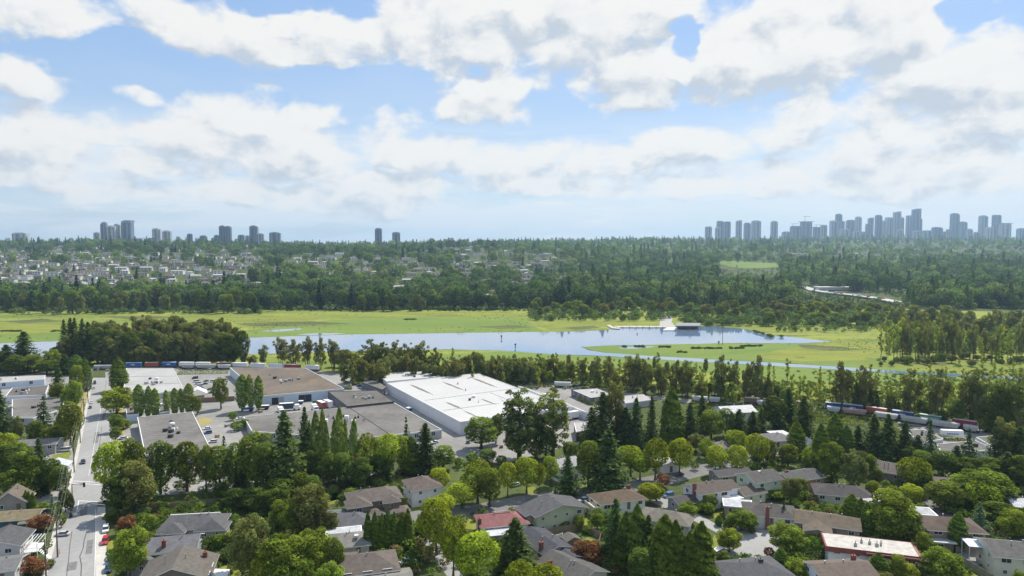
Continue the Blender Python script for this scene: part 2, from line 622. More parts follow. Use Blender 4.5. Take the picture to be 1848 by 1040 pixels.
def water_mat():
    m, t, out = new_mat('lake_water')
    tcn = t.node('ShaderNodeTexCoord')
    mp = t.node('ShaderNodeMapping')
    mp.inputs['Scale'].default_value = (1.0, .5, 1)
    t.link(tcn.outputs['Object'], mp.inputs['Vector'])
    n = t.noise(mp.outputs[0], .5, 3.0, .5)
    b = t.node('ShaderNodeBump')
    b.inputs['Strength'].default_value = .035
    b.inputs['Distance'].default_value = .25
    t.link(n, b.inputs['Height'])
    p = t.node('ShaderNodeBsdfPrincipled')
    p.inputs['Base Color'].default_value = (.14, .21, .32, 1)
    p.inputs['Roughness'].default_value = .04
    p.inputs['IOR'].default_value = 1.8
    t.link(b.outputs[0], p.inputs['Normal'])
    t.link(p.outputs[0], out.inputs[0])
    return m


M_WATER = water_mat()
lake = P((-500, 634), (0, 620), (110, 616), (440, 610), (640, 604), (924, 600), (1030, 599), (1095, 596), (1130, 590), (1290, 589), (1340, 594), (1385, 604), (1440, 610), (1502, 617),
         (1440, 620), (1300, 619.5), (1260, 621), (1100, 624), (1047, 626.5), (1062, 632), (1090, 637), (1160, 642), (1300, 650), (1480, 660), (1640, 671), (1848, 681), (2350, 705),
         (2350, 711), (1848, 686), (1640, 676), (1480, 665.5), (1300, 655.5), (1180, 649), (1100, 643), (1000, 640), (960, 637), (900, 633), (800, 631), (640, 634), (440, 640), (200, 645), (0, 646), (-500, 660))
M_BANK = two_tone('muddy_bank', (.07, .085, .03), (.12, .12, .06), .08, scale2=.6)
sheet('bank', lake, .07, M_BANK, 'dark reedy margin of the lake', 1.6, 17)
sheet('lake', lake, .09, M_WATER, 'long calm lake reflecting the sky', .5, 9)
sheet('water', P((535, 604), (560, 602), (600, 601.5), (625, 602), (600, 604.5), (560, 605.5)), .09, M_WATER, 'small pool in the far marsh', .4, 2)
sheet('water', P((470, 598), (500, 595), (545, 593), (540, 596), (500, 599)), .09, M_WATER, 'shallow puddle in the far marsh', .4, 4)
sheet('water', P((1115, 629), (1125, 626.5), (1178, 625.5), (1180, 627), (1140, 630)), .09, M_WATER, 'small pool on the grassy spit', .3, 4)

# industrial yards, streets and pavements
sheet('yard', P((190, 672), (340, 668), (640, 672), (700, 690), (1020, 690), (1110, 715), (1130, 745), (1090, 775), (1000, 812), (905, 838), (640, 800), (455, 800), (445, 850), (390, 880), (190, 860)), .02, M_YARD, 'pale paved yard around the warehouses')
sheet('yard', P((-120, 690), (95, 678), (150, 676), (150, 700), (120, 770), (60, 760), (-120, 765)), .02, M_YARD, 'paved lot by the low flat roofs')
sheet('yard', P((40, 800), (125, 792), (135, 830), (112, 858), (70, 850)), .02, M_YARD, 'paved forecourt beside the pole line')
sheet('yard', P((1620, 770), (1800, 775), (1848, 800), (1860, 830), (1660, 825)), .02, M_YARD, 'paved lot below the tracks')
road = [((83, 1042), (173, 1042)), ((110, 940), (172, 940)), ((128, 880), (180, 880)), ((150, 780), (203, 780)), ((161, 720), (203, 720)), ((168, 682), (205, 682))]
lpts = [at(*a) for a, b in road]
rpts = [at(*b) for a, b in road]
ex0 = lpts[0] + (lpts[0] - lpts[1]) * 1.5
ex1 = rpts[0] + (rpts[0] - rpts[1]) * 1.5
sheet('road', [ex0] + lpts + list(reversed(rpts)) + [ex1], .04, M_ASPH, 'wide pale street between houses and warehouses')
sheet('road', P((-200, 905), (60, 893), (130, 872), (180, 870), (300, 872), (450, 866), (560, 860), (700, 850), (700, 858), (560, 872), (440, 884), (300, 894), (180, 905), (130, 908), (60, 910), (-200, 930)), .045, M_ASPH, 'cross street behind the big maples')
sheet('pavement', [at(70, 1060)] + P((100, 940), (122, 885), (140, 800), (155, 730), (165, 682), (169, 682), (161, 722), (150, 782), (129, 878), (111, 940), (84, 1042)), .055, M_WALK, 'pale pavement along the street')
sheet('pavement', P((173, 1042), (172, 940), (176, 915), (190, 915), (192, 960), (192, 1042)), .055, M_WALK, 'concrete apron beside the parked cars')
sheet('street', P((1172, 905), (1200, 893), (1255, 925), (1290, 945), (1330, 950), (1400, 958), (1412, 985), (1395, 1008), (1345, 1012), (1300, 1005), (1318, 975), (1262, 945)), .04, M_ASPH, 'pale cul-de-sac between the bungalows')
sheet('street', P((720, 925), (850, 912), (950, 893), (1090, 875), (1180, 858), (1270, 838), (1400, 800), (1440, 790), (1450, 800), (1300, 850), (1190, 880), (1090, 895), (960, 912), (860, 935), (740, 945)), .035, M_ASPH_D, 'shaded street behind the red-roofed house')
sheet('street', P((752, 960), (776, 960), (850, 1060), (820, 1060)), .04, M_ASPH, 'narrow lane beside the maples')
sheet('street', P((1370, 812), (1412, 808), (1420, 832), (1360, 836)), .04, M_ASPH, 'short bright street end')
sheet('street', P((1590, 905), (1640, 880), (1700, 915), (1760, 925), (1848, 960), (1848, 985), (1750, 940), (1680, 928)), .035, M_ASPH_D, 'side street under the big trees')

# paint on the street
lm = MB()
def bar(p0, p1, w, z=.055, mb=None):
    p0, p1 = at(*p0), at(*p1)
    d = (p1 - p0); d.normalize()
    n = Vector((-d.y, d.x, 0)) * w / 2
    mb.face([(p0 - n) + Vector((0, 0, z)), (p1 - n) + Vector((0, 0, z)), (p1 + n) + Vector((0, 0, z)), (p0 + n) + Vector((0, 0, z))])
M_PAINT = mat('road_paint', (.80, .80, .78), .7, .15, 1.0)
for a, b, w in [((131, 868.5), (181, 871), .35), ((130, 872.5), (180, 875.5), .35), ((141, 904), (189, 907), .35), ((165, 909), (190, 912), .6), ((139, 921), (142, 905), .25),
                ((171, 1040), (173, 945), .12), ((172, 920), (173, 945), .12), ((160, 860), (185, 720), .10)]:
    mb = MB()
    bar(a, b, w, .062, mb)
    tag(mb.build('road_marking', M_PAINT), 'white painted line on the pale street', kind='structure')
M_TAR = mat('tar_seal', (.10, .10, .10), .8, .1)
mb = MB()
pp = [(146, 1042), (147, 1020), (144, 1005), (150, 990), (152, 975), (156, 962)]
for a, b in zip(pp, pp[1:]):
    bar(a, b, .22, .061, mb)
tag(mb.build('road_crack', M_TAR), 'dark sealed crack in the street', kind='structure')

def kerb(pts, label):
    mb = MB()
    for a, b in zip(pts, pts[1:]):
        d = (b - a).normalized(); n = Vector((-d.y, d.x, 0)) * .09
        mb.prism([((a - n).x, (a - n).y), ((b - n).x, (b - n).y), ((b + n).x, (b + n).y), ((a + n).x, (a + n).y)], 0, .17)
    tag(mb.build('kerb', M_WALK), label, kind='structure')
kerb([at(*q) for q in ((150, 780), (161, 720), (168, 682))], 'concrete kerb along the pole side of the street')
kerb([at(*q) for q in ((182, 862), (203, 780), (203, 720), (205, 682))], 'concrete kerb along the warehouse side of the street')
M_PATCH = mat('asphalt_patch', (.19, .19, .19), .9, .2, .8)
for a, b, w in [((160, 1000), (163, 975), 1.4), ((128, 1030), (131, 1015), 2.0), ((150, 930), (152, 915), 1.8), ((172, 800), (176, 780), 1.6), ((185, 760), (189, 742), 1.2), ((178, 830), (180, 820), 1.5)]:
    mb = MB(); bar(a, b, w, .058, mb)
    tag(mb.build('road_patch', M_PATCH), 'darker repair patch in the street', kind='structure')
for pp in ([(120, 1042), (124, 1010), (126, 985), (130, 960)], [(168, 870), (172, 840), (180, 800), (184, 770)], [(188, 720), (190, 700), (192, 688)]):
    mb = MB()
    for a, b in zip(pp, pp[1:]):
        bar(a, b, .16, .0605, mb)
    tag(mb.build('road_crack', M_TAR), 'dark sealed crack in the street', kind='structure')

# lawns
def lawn(pts, material=None, label='sunlit lawn', z=.03, seed=1):
    sheet('lawn', P(*pts), z, material or M_LAWN, label, .35, seed)

for i, q in enumerate([
    [(690, 862), (728, 855), (735, 880), (722, 895), (700, 880)], [(720, 925), (760, 905), (800, 915), (780, 940), (735, 945)], [(585, 892), (628, 884), (632, 895), (590, 908)],
    [(975, 955), (1000, 935), (1062, 928), (1075, 940), (1040, 958), (990, 968)], [(838, 935), (860, 935), (865, 958), (835, 955)], [(1035, 985), (1060, 970), (1090, 985), (1080, 1000)],
    [(236, 950), (265, 930), (300, 928), (298, 950), (262, 958)], [(385, 1022), (430, 1018), (436, 1042), (390, 1045)], [(192, 985), (206, 972), (212, 1000), (195, 1005)], [(95, 822), (128, 815), (125, 832), (98, 838)],
    [(1285, 925), (1315, 918), (1320, 928), (1290, 935)], [(1320, 945), (1370, 950), (1365, 965), (1330, 962)], [(1370, 960), (1425, 948), (1425, 962), (1385, 972)], [(1310, 1020), (1345, 1010), (1350, 1025), (1315, 1032)],
    [(1270, 985), (1290, 965), (1305, 985), (1290, 998)], [(1560, 860), (1590, 858), (1600, 872), (1570, 880)], [(1765, 1025), (1800, 1012), (1830, 1025), (1800, 1040), (1775, 1038)], [(1735, 1042), (1740, 1028), (1800, 1060), (1740, 1060)],
    [(1780, 930), (1830, 930), (1840, 955), (1790, 945)], [(1690, 915), (1710, 912), (1715, 925), (1695, 925)], [(950, 880), (965, 878), (970, 890), (955, 893)], [(1050, 875), (1085, 868), (1085, 880), (1055, 885)],
    [(1440, 920), (1465, 912), (1475, 925), (1450, 935)], [(300, 905), (420, 898), (430, 908), (300, 918)], [(1180, 840), (1220, 840), (1225, 850), (1185, 856)], [(560, 895), (690, 872), (690, 890), (570, 915)]]):
    lawn(q, seed=i)
lawn([(1182, 843), (1215, 838), (1228, 850), (1190, 860)], M_DRY, 'dry straw coloured lawn', .036)
lawn([(357, 755), (372, 753), (385, 758), (372, 768), (358, 766)], M_DRY, 'dry grass island in the yard', .03)
lawn([(280, 692), (208, 690), (215, 780), (225, 790), (222, 700)], M_DRY, 'dry verge beside the street', .025)
lawn([(120, 760), (150, 712), (158, 680), (164, 680), (152, 740), (130, 800)], M_DRY, 'dry verge under the pole line', .028)

# railway
TRK = [(-500, 690), (-100, 676), (160, 668.5), (300, 666), (430, 667), (578, 673), (700, 683), (860, 694), (1031, 700), (1200, 722), (1300, 729), (1420, 737), (1560, 752), (1760, 782), (1900, 806), (2300, 880)]
def ribbon(name, line, w0, w1, z, material, label, mb_only=False, h=0.0):
    mb = MB()
    pts = [at(*p) for p in line]
    nrm = []
    for i in range(len(pts)):
        d = pts[min(i + 1, len(pts) - 1)] - pts[max(i - 1, 0)]
        d.normalize()
        nrm.append(Vector((-d.y, d.x, 0)))
    for i in range(len(pts) - 1):
        q = [pts[i] + nrm[i] * w0, pts[i + 1] + nrm[i + 1] * w0, pts[i + 1] + nrm[i + 1] * w1, pts[i] + nrm[i] * w1]
        mb.face([(p.x, p.y, z) for p in reversed(q)])
    return tag(mb.build(name, material), label, kind='structure')
ribbon('railway_bed', TRK, -3.2, 5.0, .10, M_BALLAST, 'stone ballast bed of the railway')
M_RAIL = mat('rail_steel', (.20, .16, .13), .5, .2)
for k, off in enumerate((-.9, .25, 2.8, 3.95)):
    ribbon('rail', TRK, off, off + .14, .20, M_RAIL, 'steel rail of the track')

# ------------------------------------------------------------------ foliage
def leaf_mesh(name, pts, nrm, size, material, var=None, flat=0.55):
    n = len(pts)
    nr = nrm + RNG.normal(0, flat, (n, 3))
    nr /= np.linalg.norm(nr, axis=1)[:, None] + 1e-9
    rv = RNG.normal(0, 1, (n, 3))
    a = np.cross(nr, rv)
    a /= np.linalg.norm(a, axis=1)[:, None] + 1e-9
    b = np.cross(nr, a)
    s = np.asarray(size).reshape(-1, 1) * RNG.uniform(.65, 1.35, (n, 1))
    asp = RNG.uniform(.55, 1.0, (n, 1))
    q = np.empty((n, 4, 3))
    q[:, 0] = pts - a * s * .5 * RNG.uniform(.7, 1.2, (n, 1))
    q[:, 1] = pts - b * s * .5 * asp + a * s * RNG.uniform(-.15, .15, (n, 1)) + nr * s * .1
    q[:, 2] = pts + a * s * .5 * RNG.uniform(.7, 1.2, (n, 1))
    q[:, 3] = pts + b * s * .5 * asp + a * s * RNG.uniform(-.15, .15, (n, 1)) + nr * s * .1
    me = bpy.data.meshes.new(name)
    me.vertices.add(4 * n)
    me.vertices.foreach_set('co', q.reshape(-1).astype(np.float32))
    me.loops.add(4 * n)
    me.loops.foreach_set('vertex_index', np.arange(4 * n, dtype=np.int32))
    me.polygons.add(n)
    me.polygons.foreach_set('loop_start', np.arange(0, 4 * n, 4, dtype=np.int32))
    at_ = me.attributes.new('var', 'FLOAT', 'POINT')
    vv = RNG.uniform(0, 1, n) if var is None else np.clip(var + RNG.normal(0, .11, n), 0, 1)
    at_.data.foreach_set('value', np.repeat(vv, 4).astype(np.float32))
    me.materials.append(material)
    me.update(calc_edges=True)
    return me


def sph(n):
    v = RNG.normal(0, 1, (n, 3))
    return v / np.linalg.norm(v, axis=1)[:, None]


def lobes_points(cent, rad, n, squash=.85, up=.25, shell=.28):
    """points spread through the outer shell of several lobes"""
    cent, rad = np.array(cent), np.array(rad)
    w = rad ** 2
    w = w / w.sum()
    idx = RNG.choice(len(rad), n, p=w)
    d = sph(n)
    d[:, 2] = np.where(RNG.uniform(0, 1, n) < up, np.abs(d[:, 2]), d[:, 2])
    rr = 1.0 - shell * RNG.uniform(0, 1, n) ** 1.3
    off = d * (rad[idx] * rr)[:, None] * np.array([1, 1, squash])
    p = cent[idx] + off
    keep = np.ones(n, bool)
    for k in range(len(rad)):
        q = (p - cent[k]) / (rad[k] * np.array([1, 1, squash]))
        keep &= ~((np.einsum('ij,ij->i', q, q) < .42) & (idx != k))
    lv = RNG.uniform(.15, .85, len(rad))
    return p[keep], d[keep], lv[idx][keep]


def trunk_mesh(h, r, limbs, lean=.02, fork=.35, n=7):
    mb = MB()
    segs = 5
    pts = [Vector((math.sin(i * 1.7) * lean * h * i / segs, math.cos(i * 2.1) * lean * h * i / segs, h * i / segs)) for i in range(segs + 1)]
    for i in range(segs):
        mb.tube(pts[i], pts[i + 1], r * (1 - .8 * i / segs) * (1.35 if i == 0 else 1), r * (1 - .8 * (i + 1) / segs), n, caps=(i == segs - 1))
    for k in range(limbs):
        t = fork + (1 - fork) * (k + .5) / limbs * .8
        i = min(segs - 1, int(t * segs))
        p = pts[i].lerp(pts[i + 1], t * segs - i)
        a = k * 2.4 + .3
        L = h * .34 * (1.1 - t * .6)
        m = p + Vector((math.cos(a) * L * .55, math.sin(a) * L * .55, L * .45))
        e = p + Vector((math.cos(a + .2) * L, math.sin(a + .2) * L, L * .95))
        rr = r * (1 - .8 * t) * .55
        mb.tube(p, m, rr, rr * .7, 5, caps=False)
        mb.tube(m, e, rr * .7, rr * .2, 5)
    return mb.mesh('trunk', M_BARK)


def decid(w, h, base, nl, n, size, squash=.85, seed=0, shell=.3, lr=(.24, .36)):
    rn = random.Random(seed)
    cent, rad = [], []
    cz = base + (h - base) * .52
    hz_ = (h - base) * .5
    for i in range(nl):
        t = (i + .5) / nl
        z = 1 - 2 * t
        ph = i * 2.399963 + rn.uniform(-.4, .4)
        rxy = math.sqrt(max(0, 1 - z * z))
        r = w * rn.uniform(*lr)
        k = rn.uniform(.62, 1.12)
        cent.append((math.cos(ph) * rxy * max(.1, w / 2 - r) * k, math.sin(ph) * rxy * max(.1, w / 2 - r) * k, cz + z * max(.1, hz_ - r * squash) * k * (1 if z > 0 else .85)))
        rad.append(r)
    cent.append((0, 0, cz)); rad.append(w * .28)
    p, d, v = lobes_points(cent, rad, n, squash, .3, shell)
    return leaf_mesh('crown', p, d * .7 + np.array([0, 0, .5]), size, M_LEAF, v, .5)


def conifer(w, h, base, n_lev, n_br, size, seed=0, drop=.22, power=.85, miss=.0, jag=.22, roundtop=0.0):
    rn = np.random.default_rng(seed)
    P_, N_, V_ = [], [], []
    for i in range(n_lev):
        t = (i + rn.uniform(0, .6)) / n_lev
        z = base + (h - base) * t
        r = w / 2 * max(.04, (1 - t) ** power) if not roundtop else w / 2 * max(.05, (1 - t ** (2 + roundtop)) ** .7) * (.75 + .35 * math.sin(i * 1.9))
        nb = max(4, int(n_br * (.55 + .45 * (1 - t))))
        a0 = rn.uniform(0, 6.28)
        for b in range(nb):
            if rn.uniform() < miss:
                continue
            a = a0 + 6.283 * b / nb + rn.uniform(-.25, .25)
            L = r * rn.uniform(1 - jag * 1.6, 1 + jag)
            m = max(3, int(4 + L / size * 2.2))
            s = (np.arange(m) + rn.uniform(0, .6, m)) / m
            rad = .12 * r + s * L
            sp = (.10 + .22 * s) * max(L, .6)
            x = np.cos(a) * rad + rn.normal(0, 1, m) * sp * .45
            y = np.sin(a) * rad + rn.normal(0, 1, m) * sp * .45
            zz_ = z - drop * L * s ** 1.6 + rn.normal(0, .22, m) * size
            P_.append(np.stack([x, y, zz_], 1))
            N_.append(np.stack([np.cos(a) * .45 * np.ones(m), np.sin(a) * .45 * np.ones(m), np.ones(m)], 1))
            V_.append(np.full(m, rn.uniform(.2, .8)))
    p, n_, v = np.concatenate(P_), np.concatenate(N_), np.concatenate(V_)
    return leaf_mesh('crown', p, n_, size, M_LEAF, v, .42)


def column(w, h, base, n, size, seed=0, tip=.6, lumps=14, belly=.35):
    """poplar / cypress: a spindle of upright sprays"""
    rn = np.random.default_rng(seed)
    t = rn.uniform(0, 1, n) ** .9
    a = rn.uniform(0, 6.283, n)
    prof = np.minimum(1, (t / belly + .25) ** .6) * np.where(t > belly, np.maximum(.04, 1 - ((t - belly) / (1 - belly)) ** (1 / tip)), 1) ** .8
    ph = rn.uniform(0, 6.28, lumps)
    lump = sum(np.sin(a * (1 + k % 3) + t * (9 + 5 * k) + ph[k]) for k in range(lumps)) / math.sqrt(lumps)
    r = w / 2 * prof * (1 + .16 * lump) * rn.uniform(.72, 1.05, n)
    p = np.stack([np.cos(a) * r, np.sin(a) * r, base + (h - base) * t], 1)
    nn = np.stack([np.cos(a), np.sin(a), np.full(n, .55)], 1)
    return leaf_mesh('crown', p, nn, size, M_LEAF, np.clip(.5 + .18 * lump, 0, 1), .5)


def cottonwood(w, h, n, size, seed=0, stems=3, low=.28, lr=(.13, .22)):
    rn = random.Random(seed)
    cent, rad = [], []
    mb = MB()
    for s in range(stems):
        a = s * 2.1 + rn.uniform(-.3, .3)
        off = w * .22 * (0 if s == 0 else 1)
        bx, by = math.cos(a) * off * .3, math.sin(a) * off * .3
        tx, ty = math.cos(a) * off * 1.3, math.sin(a) * off * 1.3
        hh = h * (1 if s == 0 else rn.uniform(.72, .92))
        prev = Vector((bx, by, 0))
        for k in range(1, 5):
            q = Vector((bx + (tx - bx) * k / 4 + rn.uniform(-.2, .2), by + (ty - by) * k / 4 + rn.uniform(-.2, .2), hh * .92 * k / 4))
            mb.tube(prev, q, .34 * h / 25 * (1.1 - k * .2), .34 * h / 25 * (.9 - k * .2), 6, caps=(k == 4))
            prev = q
        m = 11
        for k in range(m):
            t = low + (1 - low) * (k + .5) / m
            r = w * rn.uniform(*lr) * (1.15 - .35 * abs(t - .62) / .4)
            aa = rn.uniform(0, 6.28)
            o = w * .24 * rn.uniform(.1, 1)
            cent.append((bx + (tx - bx) * t + math.cos(aa) * o, by + (ty - by) * t + math.sin(aa) * o, min(hh - r * .8, hh * t)))
            rad.append(r)
    p, d, v = lobes_points(cent, rad, n, 1.1, .2, .6)
    return leaf_mesh('crown', p, d * .7 + np.array([0, 0, .3]), size, M_LEAF, v, .7), mb.mesh('trunk', M_BARK)


def alder(w, h, n, size, seed=0):
    rn = random.Random(seed)
    mb = MB()
    prev = Vector((0, 0, 0))
    for k in range(1, 5):
        q = Vector((rn.uniform(-.25, .25), rn.uniform(-.25, .25), h * k / 4))
        mb.tube(prev, q, .16 * (1.1 - k * .22), .16 * (.9 - k * .2), 5, caps=(k == 4))
        prev = q
    cent, rad = [], []
    for k in range(9):
        t = .22 + .76 * (k + .5) / 9
        a = k * 2.4
        o = w * .25 * rn.uniform(.2, 1)
        cent.append((math.cos(a) * o, math.sin(a) * o, h * t)); rad.append(w * rn.uniform(.16, .27))
        mb.tube((0, 0, h * (t - .07)), cent[-1], .05, .02, 4, caps=False)
    p, d, v = lobes_points(cent, rad, n, 1.3, .2, .9)
    return leaf_mesh('crown', p, d * .7 + np.array([0, 0, .3]), size, M_LEAF, v, .8), mb.mesh('trunk', M_BARK)


PROTO = {}   # kind -> list of (crown mesh, trunk mesh, width, height)
PROTO['round'] = [(decid(9, 11, 1.9, 24, 6500, .56, .88, s, .22, (.16, .30)), trunk_mesh(8, .28, 6), 9.0, 11.0) for s in (1, 2, 3, 4)]
PROTO['tall'] = [(decid(9.6, 17, 1.6, 34, 8500, .60, 1.0, s, .25, (.13, .27)), trunk_mesh(14, .38, 8), 9.0, 17.0) for s in (5, 6, 7)]
PROTO['soft'] = [(decid(10.4, 14, .8, 42, 9000, .52, .95, s, .45, (.10, .22)), trunk_mesh(10, .32, 8), 10.0, 14.0) for s in (8, 9, 10)]
PROTO['conifer'] = [(conifer(9.6, 24, 1.2, 30, 13, .95, s, .25, .66, .04, .28), trunk_mesh(22, .36, 0, .004), 8.0, 24.0) for s in (1, 2, 3)]
PROTO['spruce'] = [(conifer(8, 15, .8, 17, 9, .72, s, .30, .95, 0, .16), trunk_mesh(14, .25, 0, .003), 8.0, 15.0) for s in (4, 5)]
PROTO['ragged'] = [(decid(13.5, 26, 1.5, 70, 6800, .66, .8, s, .55, (.06, .15)), trunk_mesh(25, .5, 14, .008, .15), 13.0, 26.0) for s in (16, 17)]
PROTO['poplar'] = [(column(3.7, 20, 1.6, 3800, .50, s, .30, 14, .45), trunk_mesh(17, .24, 0, .004), 4.0, 20.0) for s in (1, 2, 3)]
PROTO['cypress'] = [(column(5, 11, .2, 4200, .5, s, .55, 16, .3), trunk_mesh(9, .2, 0, .003), 5.0, 11.0) for s in (4, 5, 6)]
PROTO['cottonwood'] = [cottonwood(12, 24, 5200, .70, s, 4, (.16, .22, .3)[s % 3], (.06, .17)) + (11.0, 24.0) for s in (1, 2, 3, 4)]
PROTO['alder'] = [alder(4, 14, 620, .5, s) + (4.0, 14.0) for s in (1, 2, 3)]
PROTO['shrub'] = [(decid(3.4, 2.4, .1, 9, 1300, .36, .8, s), trunk_mesh(1.4, .07, 4), 3.4, 2.4) for s in (11, 12, 13)]

KIND = {   # letter: (proto, colour, object name, category, wording)
    'm': ('round', (.132, .168, .024), 'maple_tree', 'tree', 'bright green round-crowned tree'),
    'd': ('tall', (.086, .116, .027), 'broadleaf_tree', 'tree', 'mid green leafy tree'),
    'g': ('soft', (.094, .108, .050), 'willow_tree', 'tree', 'grey green feathery tree'),
    'e': ('soft', (.104, .142, .030), 'broadleaf_tree', 'tree', 'fresh green spreading tree'),
    'o': ('tall', (.060, .090, .026), 'broadleaf_tree', 'tree', 'dark green leafy tree'),
    'c': ('conifer', (.050, .078, .034), 'fir_tree', 'conifer', 'dark green tall fir tree'),
    's': ('ragged', (.088, .118, .050), 'fir_tree', 'conifer', 'ragged open-branched old conifer'),
    'f': ('spruce', (.046, .078, .038), 'spruce_tree', 'conifer', 'dark layered spruce tree'),
    'u': ('spruce', (.095, .145, .125), 'blue_spruce_tree', 'conifer', 'pale blue spruce tree'),
    'p': ('poplar', (.118, .168, .048), 'poplar_tree', 'poplar', 'slender columnar poplar'),
    'k': ('cypress', (.072, .108, .026), 'cypress_tree', 'conifer', 'dense pointed cypress'),
    'r': ('soft', (.115, .060, .045), 'plum_tree', 'tree', 'reddish brown leafed plum tree'),
    'y': ('round', (.165, .180, .024), 'yellow_leafed_tree', 'tree', 'yellow green rounded small tree'),
    'w': ('cottonwood', (.100, .116, .056), 'cottonwood_tree', 'tree', 'tall grey green cottonwood'),
    'a': ('alder', (.125, .160, .045), 'alder_tree', 'tree', 'thin young alder'),
    'b': ('shrub', (.080, .120, .026), 'shrub', 'shrub', 'rounded green shrub'),
    'q': ('shrub', (.120, .062, .048), 'shrub', 'shrub', 'purple red shrub'),
}
TREES = []      # (object, kind, x, y, height, label_mode)


def tree(kind, loc, w, h, label=None, group=None, tint=1.0):
    pr, colr, name, cat, word = KIND[kind]
    cm, tm, pw, ph = random.choice(PROTO[pr])
    root = empty(name, loc, random.uniform(0, 6.28))
    root.scale = (w / pw * random.uniform(.95, 1.2), w / pw * random.uniform(.95, 1.2), h / ph)
    root.rotation_euler = (random.uniform(-.035, .035), random.uniform(-.035, .035), root.rotation_euler.z)
    c = put('crown', cm, root)
    k = tint * random.uniform(.84, 1.18)
    wm = random.uniform(-.10, .06)
    c.color = (min(1, colr[0] * k * (1 + wm)), min(1, colr[1] * k), min(1, colr[2] * k * (1 - wm)), 1)
    put('trunk', tm, root)
    tag(root, label, cat, group)
    TREES.append([root, kind, loc[0], loc[1], h])
    return root


def ptree(kind, px, ytop, ybase, wpx, **kw):
    """a tree whose foot is seen at (px, ybase), with its top at ytop and a crown wpx wide"""
    b = at(px, ybase)
    h = z_at(b.y, ytop)
    w = wpx / FPX * b.y
    return tree(kind, (b.x, b.y, 0), w, max(h, .8), **kw)


def hedge(p0, p1, w, h, label, colr=(.045, .085, .02), group=None, ridged=True):
    """clipped or upright evergreen hedge from ground pixel p0 to p1"""
    a, b = at(*p0), at(*p1)
    d = b - a
    L = d.length
    ang = math.atan2(d.y, d.x)
    n = int(140 + L * (w + 2 * h) * 7)
    x = RNG.uniform(0, L, n)
    lump = (1 + (.14 * np.sin(x * 5.2) + .1 * np.sin(x * 2.1 + 1)) * (1 if ridged else .4))
    side = RNG.uniform(0, 1, n)
    tot = w + 2 * h
    top = side < w / tot
    y = np.where(top, RNG.uniform(-w / 2, w / 2, n), np.where(RNG.uniform(0, 1, n) < .5, -w / 2, w / 2) * RNG.uniform(.8, 1.03, n))
    z = np.where(top, h * lump * RNG.uniform(.93, 1.03, n), RNG.uniform(0.02, 1, n) * h * lump)
    nx = np.zeros(n)
    ny = np.where(top, 0, np.sign(y))
    nz = np.where(top, 1, .35)
    me = leaf_mesh('foliage', np.stack([x - L / 2, y, z], 1), np.stack([nx, ny, nz], 1), .42, M_LEAF, None, .5)
    mid = (a + b) / 2
    root = empty('hedge', (mid.x, mid.y, 0), ang)
    o = put('foliage', me, root)
    k = random.uniform(.9, 1.15)
    o.color = (colr[0] * k, colr[1] * k, colr[2] * k, 1)
    st = MB()
    for i in range(max(2, int(L / 1.5))):
        xx = -L / 2 + (i + .5) * L / max(2, int(L / 1.5))
        st.tube((xx, 0, 0), (xx, 0, h * .8), .08, .04, 5)
    st.build('stem', M_BARK, root)
    return tag(root, label, 'hedge', group)

# ------------------------------------------------------------------ houses
GRID = R(30)
LAND = []       # landmarks for the wording of labels: (phrase, x, y)


def roofmat(c):
    av = sum(c) / 3
    boost = 1.0 if max(c) - min(c) > .15 else 1.6
    k = .56 if av < .42 else .85
    c = tuple(min(.62, max(.03, av + (q - av) * boost) * k) for q in c)
    return mat('roof_shingles', c, .92, .20, .9, streak=(1, 1, 2.5), bump=.15)


def wallmat(c):
    return mat('house_wall', c, .85, .07, .5)


def frame_mesh(w, h):
    mb = MB()
    t = .10
    mb.box(-w / 2 - t, -.05, -t, w / 2 + t, .09, 0)
    mb.box(-w / 2 - t, -.05, h, w / 2 + t, .09, h + t)
    mb.box(-w / 2 - t, -.05, 0, -w / 2, .09, h)
    mb.box(w / 2, -.05, 0, w / 2 + t, .09, h)
    mb.box(-.03, -.05, 0, .03, .07, h)
    return mb.mesh('window', M_TRIM)


def pane_mesh(w, h):
    mb = MB()
    mb.box(-w / 2, -.02, 0, w / 2, .035, h)
    return mb.mesh('pane', M_GLASS)


WIN = {k: (frame_mesh(*k), pane_mesh(*k)) for k in ((1.5, 1.15), (2.3, 1.3), (.9, 1.0), (1.2, 1.9), (1.6, 1.6))}
_dm = MB(); _dm.box(-.5, -.03, 0, .5, .06, 2.05); DOOR_MESH = _dm.mesh('door', mat('door_paint', (.20, .14, .10), .6, .1))
_dm = MB(); _dm.tube((.36, .06, 1.0), (.36, .13, 1.0), .05, .05, 6); KNOB_MESH = _dm.mesh('handle', M_STEEL)
_dm = MB(); _dm.box(-2.4, -.03, 0, 2.4, .06, 2.2)
for _i in range(1, 4):
    _dm.box(-2.4, .06, _i * .55 - .02, 2.4, .075, _i * .55 + .02)
GARAGE_MESH = _dm.mesh('garage_door', mat('garage_paint', (.70, .69, .66), .6, .06))


